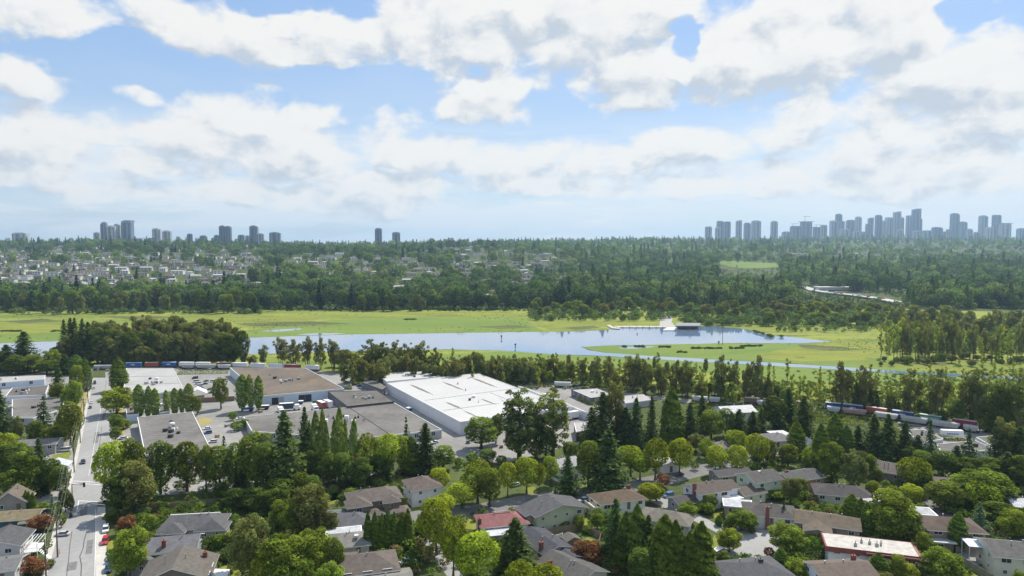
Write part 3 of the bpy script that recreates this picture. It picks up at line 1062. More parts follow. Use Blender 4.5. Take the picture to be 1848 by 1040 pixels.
def roof_solid(W, D, kind, pitch, ridge, over=.55, th=.22, rdrop=0.0):
    """closed roof body standing on z=0 (the eaves); returns mesh data and ridge height"""
    mb = MB()
    x, y = W / 2 + over, D / 2 + over
    if kind == 'flat':
        mb.box(-x, -y, 0, x, y, th + .1, 1)
        mb.face([(-x + .3, -y + .3, th + .103), (x - .3, -y + .3, th + .103), (x - .3, y - .3, th + .103), (-x + .3, y - .3, th + .103)], 0)
        return mb, th + .1
    swap = ridge == 'y'
    if swap:
        x, y = y, x
    rise = (y - over) * pitch
    lift = -over * pitch
    top = rise + th
    e = lift + th
    rx = x if kind == 'gable' else max(.15, x - y * .95)
    A = [(-x, -y, lift), (x, -y, lift), (x, y, lift), (-x, y, lift)]
    B = [(-x, -y, e), (x, -y, e), (x, y, e), (-x, y, e)]
    r0, r1 = (-rx, 0, top), (rx, 0, top)
    def sw(p):
        return (-p[1], p[0], p[2]) if swap else p
    fs = [([B[0], B[1], r1, r0], 0), ([B[2], B[3], r0, r1], 0)]
    if kind == 'hip':
        fs += [([B[1], B[2], r1], 0), ([B[3], B[0], r0], 0)]
        fs += [([A[i], A[(i + 1) % 4], B[(i + 1) % 4], B[i]], 1) for i in range(4)]
        fs += [([A[3], A[2], A[1], A[0]], 1)]
    else:
        u0, u1 = (-rx, 0, top - th), (rx, 0, top - th)
        fs += [([A[0], A[1], B[1], B[0]], 1), ([A[2], A[3], B[3], B[2]], 1)]
        fs += [([A[1], u1, r1, B[1]], 1), ([u1, A[2], B[2], r1], 1), ([u0, A[0], B[0], r0], 1), ([A[3], u0, r0, B[3]], 1)]
        fs += [([A[0], u0, u1, A[1]], 1), ([u0, A[3], A[2], u1], 1)]
    for q, mi in fs:
        mb.face([sw(p) for p in q], mi)
    return mb, top


def block(root, ox, oy, W, D, z0, z1, kind, pitch, ridge, wc, rc, names=('wall', 'roof'), fascia=None, over=.55):
    mb = MB()
    mb.box(ox - W / 2, oy - D / 2, z0, ox + W / 2, oy + D / 2, z1)
    if kind == 'gable':
        if ridge == 'x':
            r = D / 2 * pitch
            for s in (-1, 1):
                p = [(ox + s * W / 2, oy - D / 2, z1), (ox + s * W / 2, oy + D / 2, z1), (ox + s * W / 2, oy, z1 + r)]
                mb.face(p if s > 0 else p[::-1])
        else:
            r = W / 2 * pitch
            for s in (-1, 1):
                p = [(ox - W / 2, oy + s * D / 2, z1), (ox + W / 2, oy + s * D / 2, z1), (ox, oy + s * D / 2, z1 + r)]
                mb.face(p if s < 0 else p[::-1])
    wall = mb.build(names[0], wallmat(wc), root)
    rb, top = roof_solid(W, D, kind, pitch, ridge, over)
    roof = rb.build(names[1], [roofmat(rc), fascia or M_TRIM], root, (ox, oy, z1))
    return wall, roof, top


def add_windows(root, wall, ox, oy, W, D, z0, storeys, sh, rot, pos, door=True, rn=None, big=False):
    """windows on every wall that can be seen from the street side"""
    rn = rn or random
    for (nx, ny, L, cx_, cy_) in ((0, -1, W, ox, oy - D / 2), (-1, 0, D, ox - W / 2, oy), (1, 0, D, ox + W / 2, oy), (0, 1, W, ox, oy + D / 2)):
        wn = Vector((nx * math.cos(rot) - ny * math.sin(rot), nx * math.sin(rot) + ny * math.cos(rot), 0))
        if wn.dot(Vector((-pos[0], -pos[1], 0)).normalized()) < .12:
            continue
        ang = math.atan2(ny, nx) + math.pi / 2
        ang = math.atan2(-nx, ny)          # local +y of the window looks outwards
        tx, ty = -ny, nx
        n = max(1, int(L / 3.4))
        for s in range(storeys):
            for k in range(n):
                u = (k + .5) / n * L - L / 2 + rn.uniform(-.3, .3)
                key = rn.choice([(1.5, 1.15), (2.3, 1.3), (.9, 1.0), (1.5, 1.15)])
                zz_ = z0 + s * sh + 1.05
                if s == 0 and door and k == n // 2 and ny == -1:
                    d = put('door', DOOR_MESH, root, (cx_ + tx * u + nx * .0, cy_ + ty * u, z0 + .05), ang)
                    put('handle', KNOB_MESH, d)
                    continue
                fr = put('window', WIN[key][0], root, (cx_ + tx * u, cy_ + ty * u, zz_), ang, (.85, 1, .85))
                put('pane', WIN[key][1], fr)


def add_chimney(root, x, y, z0, z1, sx=.9, sy=.7, m=None):
    mb = MB()
    mb.box(x - sx / 2, y - sy / 2, z0, x + sx / 2, y + sy / 2, z1)
    mb.box(x - sx / 2 - .08, y - sy / 2 - .08, z1, x + sx / 2 + .08, y + sy / 2 + .08, z1 + .14)
    mb.tube((x, y, z1 + .14), (x, y, z1 + .5), .13, .11, 8)
    return mb.build('chimney', m or M_BRICK, root)


def roof_bits(root, W, D, z, rn, n=3):
    for k in range(n):
        x, y = rn.uniform(-W * .3, W * .3), rn.uniform(-D * .12, D * .12)
        mb = MB()
        mb.tube((x, y, z - 1.2), (x, y, z + .35), .11, .11, 7)
        mb.tube((x, y, z + .35), (x, y, z + .45), .17, .17, 7)
        mb.build('vent_pipe', M_STEEL, root)


def skylight(root, x, y, z, s=.9):
    mb = MB()
    mb.box(x - s / 2, y - s / 2, z - .4, x + s / 2, y + s / 2, z + .14)
    mb.build('skylight', M_WHITE, root)


def house(label, px, py, W, D, eave, kind='hip', pitch=.38, ridge='x', rot=30, wall=(.55, .53, .49), roof=(.13, .125, .12), chim=None, storeys=None, wings=(), short=None, bits=2, fascia=None, door=True, over=.55, base=0.0):
    """px, py: middle of the eaves rectangle in the photograph"""
    c = at(px, py, eave)
    rot = R(rot)
    root = empty('house', (c.x, c.y, base), rot)
    rn = random.Random(int(px * 31 + py))
    st = storeys or (2 if eave > 4.2 else 1)
    wl, rf, top = block(root, 0, 0, W, D, 0, eave, kind, pitch, ridge, wall, roof, fascia=fascia, over=over)
    add_windows(root, wl, 0, 0, W, D, max(0, eave - st * 2.6), st, 2.6, rot, (c.x, c.y), door, rn)
    for w in wings:
        ox, oy, ww, wd, we, wk, wp, wr = w[:8]
        wc = w[8] if len(w) > 8 else wall
        block(root, ox, oy, ww, wd, 0, we, wk, wp, wr, wc, w[9] if len(w) > 9 else roof, ('wing_wall', 'wing_roof'), fascia, over)
        add_windows(root, None, ox, oy, ww, wd, max(0, we - 2.6 * (2 if we > 4.2 else 1)), 2 if we > 4.2 else 1, 2.6, rot, (c.x, c.y), False, rn)
    if chim:
        add_chimney(root, chim[0], chim[1], 0 if chim[3] else eave - .5, eave + chim[2], m=chim[4] if len(chim) > 4 else None)
    if kind != 'flat':
        roof_bits(root, W, D, eave + top, rn, bits)
    tag(root, label, 'house', 'houses of the near neighbourhood')
    LAND.append((short or label, c.x, c.y))
    return root


GREY, BROWN, TAN, CHAR, LGREY = (.17, .17, .175), (.165, .135, .115), (.27, .24, .19), (.10, .10, .105), (.34, .34, .35)
WHITE_, CREAM, BEIGE, GREEN_, TEAL, BRK, BLUEW = (.74, .74, .73), (.62, .58, .47), (.47, .41, .33), (.44, .47, .33), (.06, .11, .14), (.25, .18, .145), (.55, .60, .66)

h = house('small gabled house with brown grey roof beside the tall arborvitae', 24, 900, 8, 7, 3.6, 'gable', .75, 'y', 20, (.33, .30, .27), (.27, .24, .21), short='the steep gabled house', storeys=1, wings=((-5, 1, 5, 6, 2.6, 'gable', .5, 'x'),))
h = house('low house with plain tan roof and dark teal walls', 30, 930, 12, 7, 3.0, 'gable', .3, 'x', 12, TEAL, (.33, .29, .22), short='the teal-walled house', wings=((5.2, -2.6, 4.6, 4, 2.4, 'gable', .25, 'x'),))
h = house('grey roofed house with white deck stairs behind the parked dark car', 4, 975, 10, 9, 5.2, 'gable', .34, 'y', 18, (.56, .55, .54), GREY, short='the house with white deck stairs')
# white timber deck and stairs of that house
dk = MB()
dk.box(5.2, -3.2, 2.5, 8.2, 2.8, 2.66)
for i in range(7):
    dk.box(8.3 + i * .32, -2.8, 2.3 - i * .34, 8.62 + i * .32, -1.4, 2.38 - i * .34)
for q in ((5.3, -3.1), (8.1, -3.1), (5.3, 2.7), (8.1, 2.7)):
    dk.box(q[0] - .07, q[1] - .07, 0, q[0] + .07, q[1] + .07, 4.6)
for i in range(5):
    dk.box(5.2 + i * .7, -3.2, 4.6, 5.3 + i * .7, 2.8, 4.72)
dk.box(8.1, -3.2, 3.5, 8.18, 2.8, 3.58); dk.box(5.2, -3.2, 3.5, 8.2, -3.12, 3.58)
dk.build('deck', M_WHITE, h)
house('pale metal roofed house by the purple shrubs', -6, 1020, 9, 8, 4.0, 'gable', .25, 'x', 20, (.5, .5, .5), (.30, .30, .30), short='the pale metal roofed house')
h = house('wide bungalow with two grey hipped roofs behind the arborvitae hedge', 352, 942, 15, 9, 3.0, 'hip', .42, 'x', 8, (.40, .38, .36), (.20, .20, .205), short='the twin hipped bungalow', wings=((-4, -4, 6, 5, 3.0, 'hip', .5, 'y'), (5.5, -3.5, 7, 5, 3.0, 'hip', .5, 'y')))
gt = MB(); gt.box(-7.9, 5.0, 3.0, 5.0, 5.3, 3.35); gt.build('gutter', M_WHITE, h)
house('light grey cross-gabled house between the clipped hedges', 314, 982, 11, 9, 4.2, 'gable', .42, 'x', 14, (.34, .35, .36), (.30, .30, .315), short='the light grey cross-gabled house', chim=(-1.5, -3, 2.2, False), wings=((-5.5, -3.5, 6, 6, 3.0, 'gable', .5, 'y', (.3, .31, .33), (.24, .245, .255)),))
h = house('brown grey gabled house with a white awning', 322, 1028, 14, 11, 4.6, 'gable', .40, 'y', 14, (.20, .16, .14), (.235, .22, .205), short='the house with the white awning', chim=(5, 3, 2.0, False))
aw = MB(); aw.face([(7.2, -3.6, 3.2), (10.4, -3.6, 2.7), (10.4, 1.6, 2.7), (7.2, 1.6, 3.2)]); aw.box(10.2, -3.6, 0, 10.35, -3.45, 2.7); aw.box(10.2, 1.4, 0, 10.35, 1.55, 2.7); aw.build('awning', M_WHITE, h)
h = house('large brown two-storey house with many hipped roofs', 674, 893, 14, 8.5, 5.6, 'hip', .42, 'x', 22, BRK, (.24, .215, .20), short='the large many-hipped house', wings=((-5, -4.2, 6, 5, 5.4, 'hip', .5, 'y'), (4, -4.4, 4.2, 3.2, 5.2, 'hip', .5, 'y'), (-1, -6.2, 4.5, 3.4, 2.9, 'hip', .4, 'y'), (5.6, -6.4, 5.2, 3.6, 2.9, 'hip', .4, 'x')))
house('white two-storey house with brown hipped roof on a bright lawn', 762, 872, 9, 9.5, 5.2, 'hip', .42, 'y', 24, WHITE_, (.235, .20, .185), short='the white two-storey house')
house('blue grey bungalow with broad hipped roof beside the cypress clump', 628, 936, 11.5, 8, 3.0, 'hip', .36, 'x', 10, (.36, .37, .39), (.215, .22, .235), short='the blue grey hipped bungalow', wings=((-3, 4.5, 6, 4, 3.0, 'hip', .4, 'x', (.3, .3, .32), (.34, .35, .37)),))
h = house('pale roofed house with skylight and flat white annexe', 628, 974, 10, 8, 3.2, 'hip', .38, 'x', 14, (.44, .43, .41), (.37, .36, .34), short='the pale skylit house', wings=((-1, 5, 8, 4, 3.2, 'flat', .1, 'x', (.5, .5, .5), (.55, .56, .58)),))
skylight(h, 2.0, -2.0, 4.9)
house('brown grey hip roofed house with white gutter near the bottom edge', 662, 1016, 13, 10, 4.4, 'hip', .40, 'x', 16, (.48, .47, .46), (.225, .20, .185), short='the brown hipped house at the bottom', wings=((-5, 4, 6, 6, 4.0, 'hip', .45, 'y'),))
house('house with ribbed metal patio roof at the bottom edge', 690, 1048, 12, 8, 3.0, 'gable', .25, 'x', 16, (.4, .36, .3), (.40, .385, .36), short='the ribbed patio roof')
# the red roofed house
h = house('red roofed house with white trim and grey metal patio cover', 905, 937, 12.2, 8.2, 3.7, 'hip', .38, 'x', 14, (.72, .70, .69), (.46, .20, .20), short='the red roofed house', chim=(-6.4, -2.2, 1.5, True), storeys=1, bits=2)
pc = MB(); pc.face([(-5.2, -4.4, 3.2), (-5.2, -7.6, 2.7), (2.2, -7.6, 2.7), (2.2, -4.4, 3.2)][::-1])
for i in range(8):
    pc.box(-5.2 + i * 1.05, -7.62, 2.62, -5.14 + i * 1.05, -4.4, 2.68)
for q in ((-5.1, -7.5), (2.1, -7.5), (-1.5, -7.5)):
    pc.box(q[0] - .07, q[1] - .07, 0, q[0] + .07, q[1] + .07, 2.66)
pc.build('patio_cover', mat('patio_metal', (.50, .52, .54), .5, .15, .8), h)
rc = MB(); rc.tube((-2.6, 0, 5.85), (2.6, 0, 5.85), .09, .09, 6); rc.build('ridge_cap', mat('ridge_white', (.66, .52, .50), .7, .1), h)
house('long pale green two-storey house with charcoal gable roof', 1000, 914, 14.8, 7.5, 5.2, 'gable', .26, 'y', 26, GREEN_, (.165, .165, .17), short='the pale green two-storey house', over=.9, wings=((-7.4, 1.4, 3.2, 5, 4.8, 'gable', .2, 'y', GREEN_, (.17, .17, .175)),))
h = house('white walled bungalow with brown hipped roof and raised deck', 1113, 896, 14, 8, 3.6, 'hip', .36, 'x', 20, (.70, .69, .66), (.205, .165, .135), short='the brown hipped bungalow with a deck', chim=(5, 2, 2.0, False))
dk = MB(); dk.box(-9.6, -4.5, 2.2, -7.1, 1.5, 2.4); dk.box(-9.6, -4.5, 0, -9.45, 1.5, 3.2); dk.box(-9.6, -4.5, 2.4, -7.1, -4.4, 3.2); dk.build('deck', mat('deck_siding', (.60, .55, .42), .8, .06), h)
house('dark slate roofed house with beige gable end beside the wooden fence', 982, 977, 7.5, 12, 4.2, 'gable', .32, 'y', 30, (.46, .39, .31), (.125, .125, .14), short='the slate roofed house', chim=(-3.4, -4, 2.0, True), wings=((1.5, -8, 8, 5, 3.2, 'gable', .32, 'y', (.46, .39, .31), (.15, .15, .165)),))
house('grey gabled house at the bottom beside the brown plum tree', 1032, 1024, 9, 13, 3.6, 'gable', .36, 'y', 40, (.44, .40, .36), (.185, .18, .175), short='the grey gabled house at the bottom', chim=(-4, 3, 1.6, True))
house('white walled house half hidden by firs', 1018, 836, 8, 8, 5.0, 'gable', .4, 'x', 30, (.72, .72, .72), (.42, .42, .43), short='the half hidden white house')
h = house('white house with brown gables and tall brick chimney', 1275, 880, 10.5, 8, 5.0, 'gable', .38, 'x', 20, (.70, .72, .76), (.20, .175, .16), short='the white house with the brick chimney', chim=(-5.6, -2, 2.4, True), wings=((6.4, 1, 6, 6.5, 4.6, 'gable', .36, 'x', (.68, .71, .77)), (-8.6, -1, 6.5, 6, 2.8, 'gable', .3, 'x', (.3, .3, .32), (.13, .125, .125))))
pc = MB(); pc.box(3.2, -5.2, 2.3, 9.6, -2.6, 2.5); pc.box(3.3, -5.1, 0, 3.45, -4.95, 2.3); pc.box(9.3, -5.1, 0, 9.45, -4.95, 2.3); pc.build('deck', M_WHITE, h)
h = house('mint green two-storey house with grey gable roof', 1370, 860, 10, 8.5, 5.4, 'gable', .36, 'x', 22, (.52, .60, .47), (.17, .165, .16), short='the mint green house', wings=((-6.6, -2.5, 7.5, 7, 2.9, 'gable', .34, 'x', (.56, .58, .44), (.20, .18, .165)),))
skylight(h, 0, 0, 7.0, .7)
h = house('brown sided house with dark grey roof beside the mint green house', 1441, 858, 13, 8, 3.6, 'gable', .3, 'x', 22, (.30, .19, .12), (.165, .165, .165), short='the brown sided house', chim=(-4, 1, 1.6, False))
h = house('white bungalow with dark hipped roof and brick chimney at the cul-de-sac', 1388, 921, 13, 9, 3.6, 'hip', .38, 'x', -14, (.72, .72, .72), (.165, .155, .15), short='the bungalow with the front brick chimney', chim=(-1.0, -4.9, 2.6, True), wings=((-8, 3.5, 7, 5, 3.3, 'flat', .1, 'x', (.40, .30, .25), (.52, .52, .55)),))
house('wide bungalow with mottled brown roof and skylights', 1492, 938, 15, 9, 3.3, 'gable', .3, 'x', -22, (.27, .235, .20), (.225, .195, .165), short='the mottled brown roofed bungalow', bits=3, wings=((-2.5, -6, 6, 6, 3.0, 'gable', .3, 'y', (.27, .235, .20)),))
h = house('dark hip roofed bungalow with pale window band', 1519, 886, 15, 8.5, 3.3, 'hip', .40, 'x', -16, (.56, .51, .43), (.145, .135, .135), short='the dark hipped bungalow')
house('charcoal roofed house at the bottom below the cul-de-sac', 1358, 1030, 15, 11, 3.4, 'hip', .34, 'x', 12, (.5, .48, .45), (.175, .175, .185), short='the charcoal roofed house', chim=(2, 0, 2.4, False, M_DARKMETAL))
house('white sided house with mottled brown gable roof at the bottom', 1515, 1028, 12.5, 8.5, 4.6, 'gable', .34, 'x', 6, (.70, .73, .78), (.255, .22, .195), short='the white sided gable house', chim=(4.5, 2, 2.0, False))
# long flat roofed house with the red fascia
h = house('long flat roofed white house with red fascia and rooftop vents', 1568, 985, 18.5, 7, 5.0, 'flat', .1, 'x', -17, (.68, .69, .71), (.60, .58, .55), short='the red-edged flat roofed house', fascia=mat('red_fascia', (.24, .07, .06), .7, .15), over=.7, wings=((4.5, -1.0, 10.5, 6.2, 4.75, 'flat', .1, 'x'),))
fb = MB(); fb.box(-10.05, -4.3, 4.2, 10.05, -4.22, 5.45); fb.box(-10.05, -4.22, 4.2, -9.97, 4.2, 5.45); fb.build('fascia_board', mat('red_fascia', (.24, .07, .06), .7, .15), h)
for i, (x, y, s) in enumerate(((-1.5, .6, .5), (.2, .3, .6), (1.6, -.5, .7), (-3.2, -1.8, .6), (2.6, .2, .4))):
    mb = MB(); mb.box(x - s / 2, y - s / 2, 5.3, x + s / 2, y + s / 2, 6.1); mb.tube((x, y, 6.1), (x, y, 6.6), .12, .12, 6); mb.build('roof_vent', M_STEEL, h)
pg = MB()
for i in range(8):
    pg.box(10.4 + i * .5, -3.4, 3.3, 10.52 + i * .5, 3.0, 3.45)
for q in ((10.5, -3.3), (14, -3.3), (10.5, 2.9), (14, 2.9)):
    pg.box(q[0] - .08, q[1] - .08, 0, q[0] + .08, q[1] + .08, 3.3)
pg.build('pergola', mat('pergola_paint', (.55, .50, .46), .8, .1), h)
house('brown hipped house with balcony behind the tall cypress', 1713, 946, 13, 9, 4.8, 'hip', .38, 'x', -10, (.26, .215, .18), (.20, .165, .15), short='the brown hipped house with a balcony', wings=((-4.5, -5.4, 6, 2.2, 2.4, 'flat', .1, 'x', (.25, .2, .17), (.5, .5, .52)),))
h = house('cream house with grey gable roof beside a blue white patio cover', 1835, 992, 13, 10, 5.0, 'gable', .34, 'x', -14, (.64, .62, .52), (.215, .21, .205), short='the cream house')
pc = MB(); pc.box(-9.5, 1.0, 4.2, -5.2, 6.0, 4.34); pc.box(-9.4, 1.1, 0, -9.25, 1.25, 4.2); pc.box(-9.4, 5.7, 0, -9.25, 5.85, 4.2); pc.build('patio_cover', mat('patio_blue', (.62, .70, .82), .4, .08), h)
house('small brown roofed house under the dark firs', 1578, 838, 9, 8, 3.2, 'hip', .4, 'x', 30, (.3, .26, .22), (.22, .20, .19), short='the small brown roofed house')
house('house with one big sunlit grey roof plane beside the round maple', 1604, 846, 9, 10, 3.0, 'gable', .45, 'y', 55, (.28, .24, .21), (.26, .235, .22), short='the big grey roof plane')
house('low house with brown roof edged in white behind the maples', 1696, 868, 11, 7, 3.0, 'hip', .3, 'x', -14, (.4, .36, .32), (.25, .22, .20), short='the white-edged brown roof', chim=(-4.5, 0, 1.8, False))
house('pale roofed garage behind the dense round tree', 1580, 903, 8, 5, 2.8, 'gable', .25, 'x', 30, (.55, .55, .54), (.50, .50, .50), short='the pale garage')
house('tiny white outbuilding behind the spreading green tree', 1663, 924, 5, 5, 3.6, 'flat', .2, 'x', -10, (.66, .68, .71), (.45, .46, .47), short='the tiny white outbuilding', door=False)
house('white house at the right edge under the dome tree', 1846, 908, 7, 7, 4.0, 'gable', .3, 'x', -10, (.72, .73, .75), (.62, .63, .65), short='the white house at the edge', chim=(-2.2, 0, 2.0, False, M_DARKMETAL))
house('beige hipped house behind the dark cedars', 1203, 932, 13, 8, 3.0, 'hip', .36, 'x', -24, (.45, .42, .38), (.30, .28, .255), short='the beige hipped house')
house('grey and white roofed house at the head of the bright street', 1394, 790, 13, 9, 3.6, 'hip', .36, 'x', 10, (.62, .62, .62), (.33, .32, .32), short='the grey and white roofed house', wings=((6, 5, 6, 6, 3.4, 'flat', .1, 'x', (.66, .66, .67), (.7, .7, .72)),))
house('tiny white gabled cottage among the firs', 1460, 800, 4, 5, 3.2, 'gable', .8, 'y', 10, (.74, .74, .74), (.30, .34, .38), short='the tiny white cottage')
house('dark shaded roof behind the parked blue car', 1318, 852, 12, 6, 2.8, 'gable', .3, 'x', 15, (.3, .28, .26), (.15, .145, .145), short='the dark shaded roof')
house('grey roofed house between two street maples', 1298, 804, 10, 7, 3.2, 'hip', .36, 'x', 25, (.45, .42, .4), (.28, .26, .25), short='the house between two maples')
house('white garage with low roof by the dry lawn', 1204, 834, 6, 6, 2.8, 'gable', .25, 'y', 10, (.70, .70, .70), (.44, .44, .44), short='the white garage')
house('long low grey roofed hall beside the pole line', 60, 799, 17, 8, 3.6, 'gable', .28, 'x', 14, (.36, .34, .35), (.29, .285, .29), short='the long low grey hall', storeys=1)
house('small grey shed roof under the left-hand trees', 14, 809, 7, 6, 2.6, 'gable', .3, 'x', 20, (.4, .38, .36), (.33, .31, .29), short='the small grey shed')

# garden sheds
def shed(label, px, py, w, d, hgt, rot, wallc, roofc):
    c = at(px, py)
    root = empty('shed', (c.x, c.y, 0), R(rot))
    block(root, 0, 0, w, d, 0, hgt, 'gable', .4, 'y', wallc, roofc, over=.25)
    put('door', DOOR_MESH, root, (0, -d / 2, .03), math.pi, (.85, 1, .8))
    return tag(root, label, 'shed')
shed('small brown garden shed with grey roof inside the wooden fence', 1030, 986, 3.6, 3.0, 2.2, 24, (.20, .15, .11), (.24, .23, .22))
shed('small blue white pool shelter beside the pole line', 102, 852, 8, 5, 2.4, 18, (.60, .62, .68), (.60, .66, .80))

# fences: each panel and post a piece of its own
def fence(label, line, hgt, material, step=2.4):
    pts = [at(*p) for p in line]
    mid = sum(pts, Vector((0, 0, 0))) / len(pts)
    root = empty('fence', (mid.x, mid.y, 0))
    pm = MB(); pm.box(0, -.03, .1, 1, .03, hgt)
    pme = pm.mesh('panel', material)
    qm = MB(); qm.box(-.06, -.06, 0, .06, .06, hgt + .12)
    qme = qm.mesh('post', material)
    for a, b in zip(pts, pts[1:]):
        L = (b - a).length
        n = max(1, round(L / step))
        ang = math.atan2((b - a).y, (b - a).x)
        for i in range(n):
            p = a.lerp(b, i / n) - mid
            e = (L / n) - .13
            q = p + (b - a).normalized() * .065
            put('panel', pme, root, q, ang, (e, 1, 1))
            put('post', qme, root, p, ang)
        put('post', qme, root, b - mid, ang)
    return tag(root, label, 'fence')
fence('pale wooden board fence behind the pale green house', [(985, 968), (1000, 963), (1046, 956), (1085, 972), (1080, 988)], 1.7, M_WOOD)
fence('low white railing fence round the shed yard', [(992, 978), (1015, 970), (1017, 982)], 1.2, M_WHITE)
fence('dark board fence below the white two-storey house', [(690, 862), (715, 880), (742, 903)], 1.4, mat('fence_green', (.10, .14, .04), .9, .2))
fence('grey board fence along the gravel yard at the right', [(1725, 1000), (1765, 985), (1800, 1000)], 1.8, mat('fence_grey', (.28, .25, .22), .9, .2))
fence('long grey fence running below the gravel yard', [(1735, 1018), (1790, 1050), (1830, 1075)], 1.8, mat('fence_grey', (.28, .25, .22), .9, .2))
fence('brown plank fence behind the white awning house', [(378, 1018), (440, 1008)], 1.8, mat('fence_brown', (.26, .14, .09), .9, .2))
fence('grey brown fence along the cross street verge', [(245, 928), (310, 918), (420, 905), (560, 890), (690, 862)], 1.6, mat('fence_weather', (.22, .18, .14), .9, .2))
fence('brown fence beside the long flat roofed house', [(1575, 975), (1640, 985)], 1.8, mat('fence_brown', (.26, .14, .09), .9, .2))
sheet('yard', P((1725, 1000), (1765, 988), (1805, 1000), (1795, 1012), (1765, 1020), (1740, 1015)), .035, M_YARD, 'gravel yard beside the cream house')

# ------------------------------------------------------------------ warehouses
M_WROOF = two_tone('white_membrane', (.44, .44, .437), (.50, .497, .49), .02, .7, stretch=(1, 1, 1), scale2=.4)
M_GROOF = two_tone('gravel_roof', (.125, .118, .11), (.20, .19, .178), .05, .95, stretch=(1, 1, 1), scale2=.5)
M_BROOF = two_tone('mossy_brown_roof', (.115, .098, .082), (.18, .15, .122), .04, .95, c3=(.24, .165, .085), scale2=.4)
M_DROOF = two_tone('dark_felt_roof', (.10, .093, .085), (.155, .145, .135), .05, .95, scale2=.5)
M_LROOF = two_tone('light_roof', (.33, .325, .32), (.42, .415, .41), .04, .8, scale2=.4)
M_WWALL = mat('metal_cladding', (.60, .61, .64), .6, .05, .4, streak=(1, 1, .2))
M_BWALL = mat('shade_blue_cladding', (.52, .60, .70), .6, .06, .4)  # white cladding with the bluish cast of shade put into its colour
M_GWALL = mat('block_wall', (.42, .42, .43), .9, .1, .5)
M_DWALL = mat('dark_wall', (.14, .14, .17), .8, .1, .5)
_mb = MB(); _mb.box(-1.5, -.05, 0, 1.5, .08, 3.0)
for _i in range(1, 5):
    _mb.box(-1.5, .08, _i * .6 - .02, 1.5, .10, _i * .6 + .02)
DOCK_D = _mb.mesh('loading_door', mat('loading_dark', (.03, .04, .055), .6, .2))
DOCK_G = _mb.mesh('loading_door', mat('loading_grey', (.36, .38, .41), .6, .1))


def warehouse(label, corners, hgt, wallm, roofm, short, parapet=.35, vents=6, doors=(), wins=0, seams=(), seed=0):
    """corners: roof corners in the photograph"""
    pts = [at(a, b, hgt) for a, b in corners]
    c = sum((Vector((p.x, p.y, 0)) for p in pts), Vector((0, 0, 0))) / len(pts)
    root = empty('warehouse', c)
    poly = [(p.x - c.x, p.y - c.y) for p in pts]
    n = len(poly)
    if sum(poly[i][0] * poly[(i + 1) % n][1] - poly[(i + 1) % n][0] * poly[i][1] for i in range(n)) < 0:
        poly.reverse()
    mb = MB(); mb.prism(poly, 0, hgt - .05); mb.build('wall', wallm, root)
    mb = MB()
    inner = [(x * .985, y * .985) for x, y in poly]
    mb.prism(poly, hgt - .047, hgt + .003)
    roof = mb.build('roof', roofm, root)
    # parapet / edge flashing, one piece each side
    for i in range(n):
        a, b = Vector((*poly[i], 0)), Vector((*poly[(i + 1) % n], 0))
        d = (b - a).normalized()
        nn = Vector((d.y, -d.x, 0))
        mb = MB()
        q = [a + nn * .08 - d * .05, b + nn * .08 - d * .3, b - nn * .18 - d * .3, a - nn * .18 - d * .05]
        mb.prism([(p.x, p.y) for p in q], hgt - .35, hgt + parapet)
        mb.build('parapet', M_TRIM if wallm is not M_DWALL else M_DARKMETAL, root)
    rn = random.Random(seed + int(corners[0][0]))
    for k in range(vents):
        w = [rn.random() ** .8 + .15 for _ in poly]
        s = sum(w)
        x, y = sum(p[0] * q for p, q in zip(poly, w)) / s, sum(p[1] * q for p, q in zip(poly, w)) / s
        sz = rn.choice([.5, .7, 1.1, 1.6])
        mb = MB(); mb.box(x - sz / 2, y - sz / 2, hgt, x + sz / 2, y + sz * .4, hgt + .4 + sz * .45)
        if sz < .8:
            mb.tube((x, y, hgt + .4 + sz * .45), (x, y, hgt + 1.3), .14, .14, 6)
        mb.build('roof_vent', rn.choice([M_STEEL, M_WHITE, M_DARKMETAL]), root)
    for (a, b, w, m_) in seams:
        pa, pb = at(*a, hgt) - c, at(*b, hgt) - c
        d = (pb - pa).normalized(); nn = Vector((-d.y, d.x, 0)) * w / 2
        mb = MB(); mb.prism([((pa - nn).x, (pa - nn).y), ((pb - nn).x, (pb - nn).y), ((pb + nn).x, (pb + nn).y), ((pa + nn).x, (pa + nn).y)], hgt - .02, hgt + .10)
        mb.build('roof_seam', m_, root)
    for (dx, dy, mesh, sc) in doors:      # door foot as seen in the photograph
        p = at(dx, dy)
        best = None
        for i in range(n):
            a, b = Vector((*poly[i], 0)) + c, Vector((*poly[(i + 1) % n], 0)) + c
            a.z = b.z = 0
            t = max(.04, min(.96, (p - a).dot(b - a) / (b - a).length_squared))
            q = a.lerp(b, t)
            dd = (q - p).length
            d = (b - a).normalized()
            if best is None or dd < best[0]:
                best = (dd, q, math.atan2(d.y, d.x) + math.pi)
        o = put('loading_door', mesh, root, best[1] - Vector((c.x, c.y, 0)) + Vector((0, 0, .02)), best[2], sc)
    if wins:
        for i in range(n):
            a, b = Vector((*poly[i], 0)), Vector((*poly[(i + 1) % n], 0))
            d = (b - a).normalized(); nn = Vector((d.y, -d.x, 0))
            if nn.dot(Vector((-c.x, -c.y, 0)).normalized()) < .2:
                continue
            L = (b - a).length
            m = min(14, int(L / wins))
            for k in range(m):
                q = a.lerp(b, (k + .5) / max(1, m))
                f = put('window', WIN[(1.6, 1.6)][0], root, (q.x, q.y, hgt * .42), math.atan2(d.y, d.x) + math.pi)
                put('pane', WIN[(1.6, 1.6)][1], f)
    tag(root, label, 'warehouse')
    LAND.append((short, c.x, c.y))
    return root


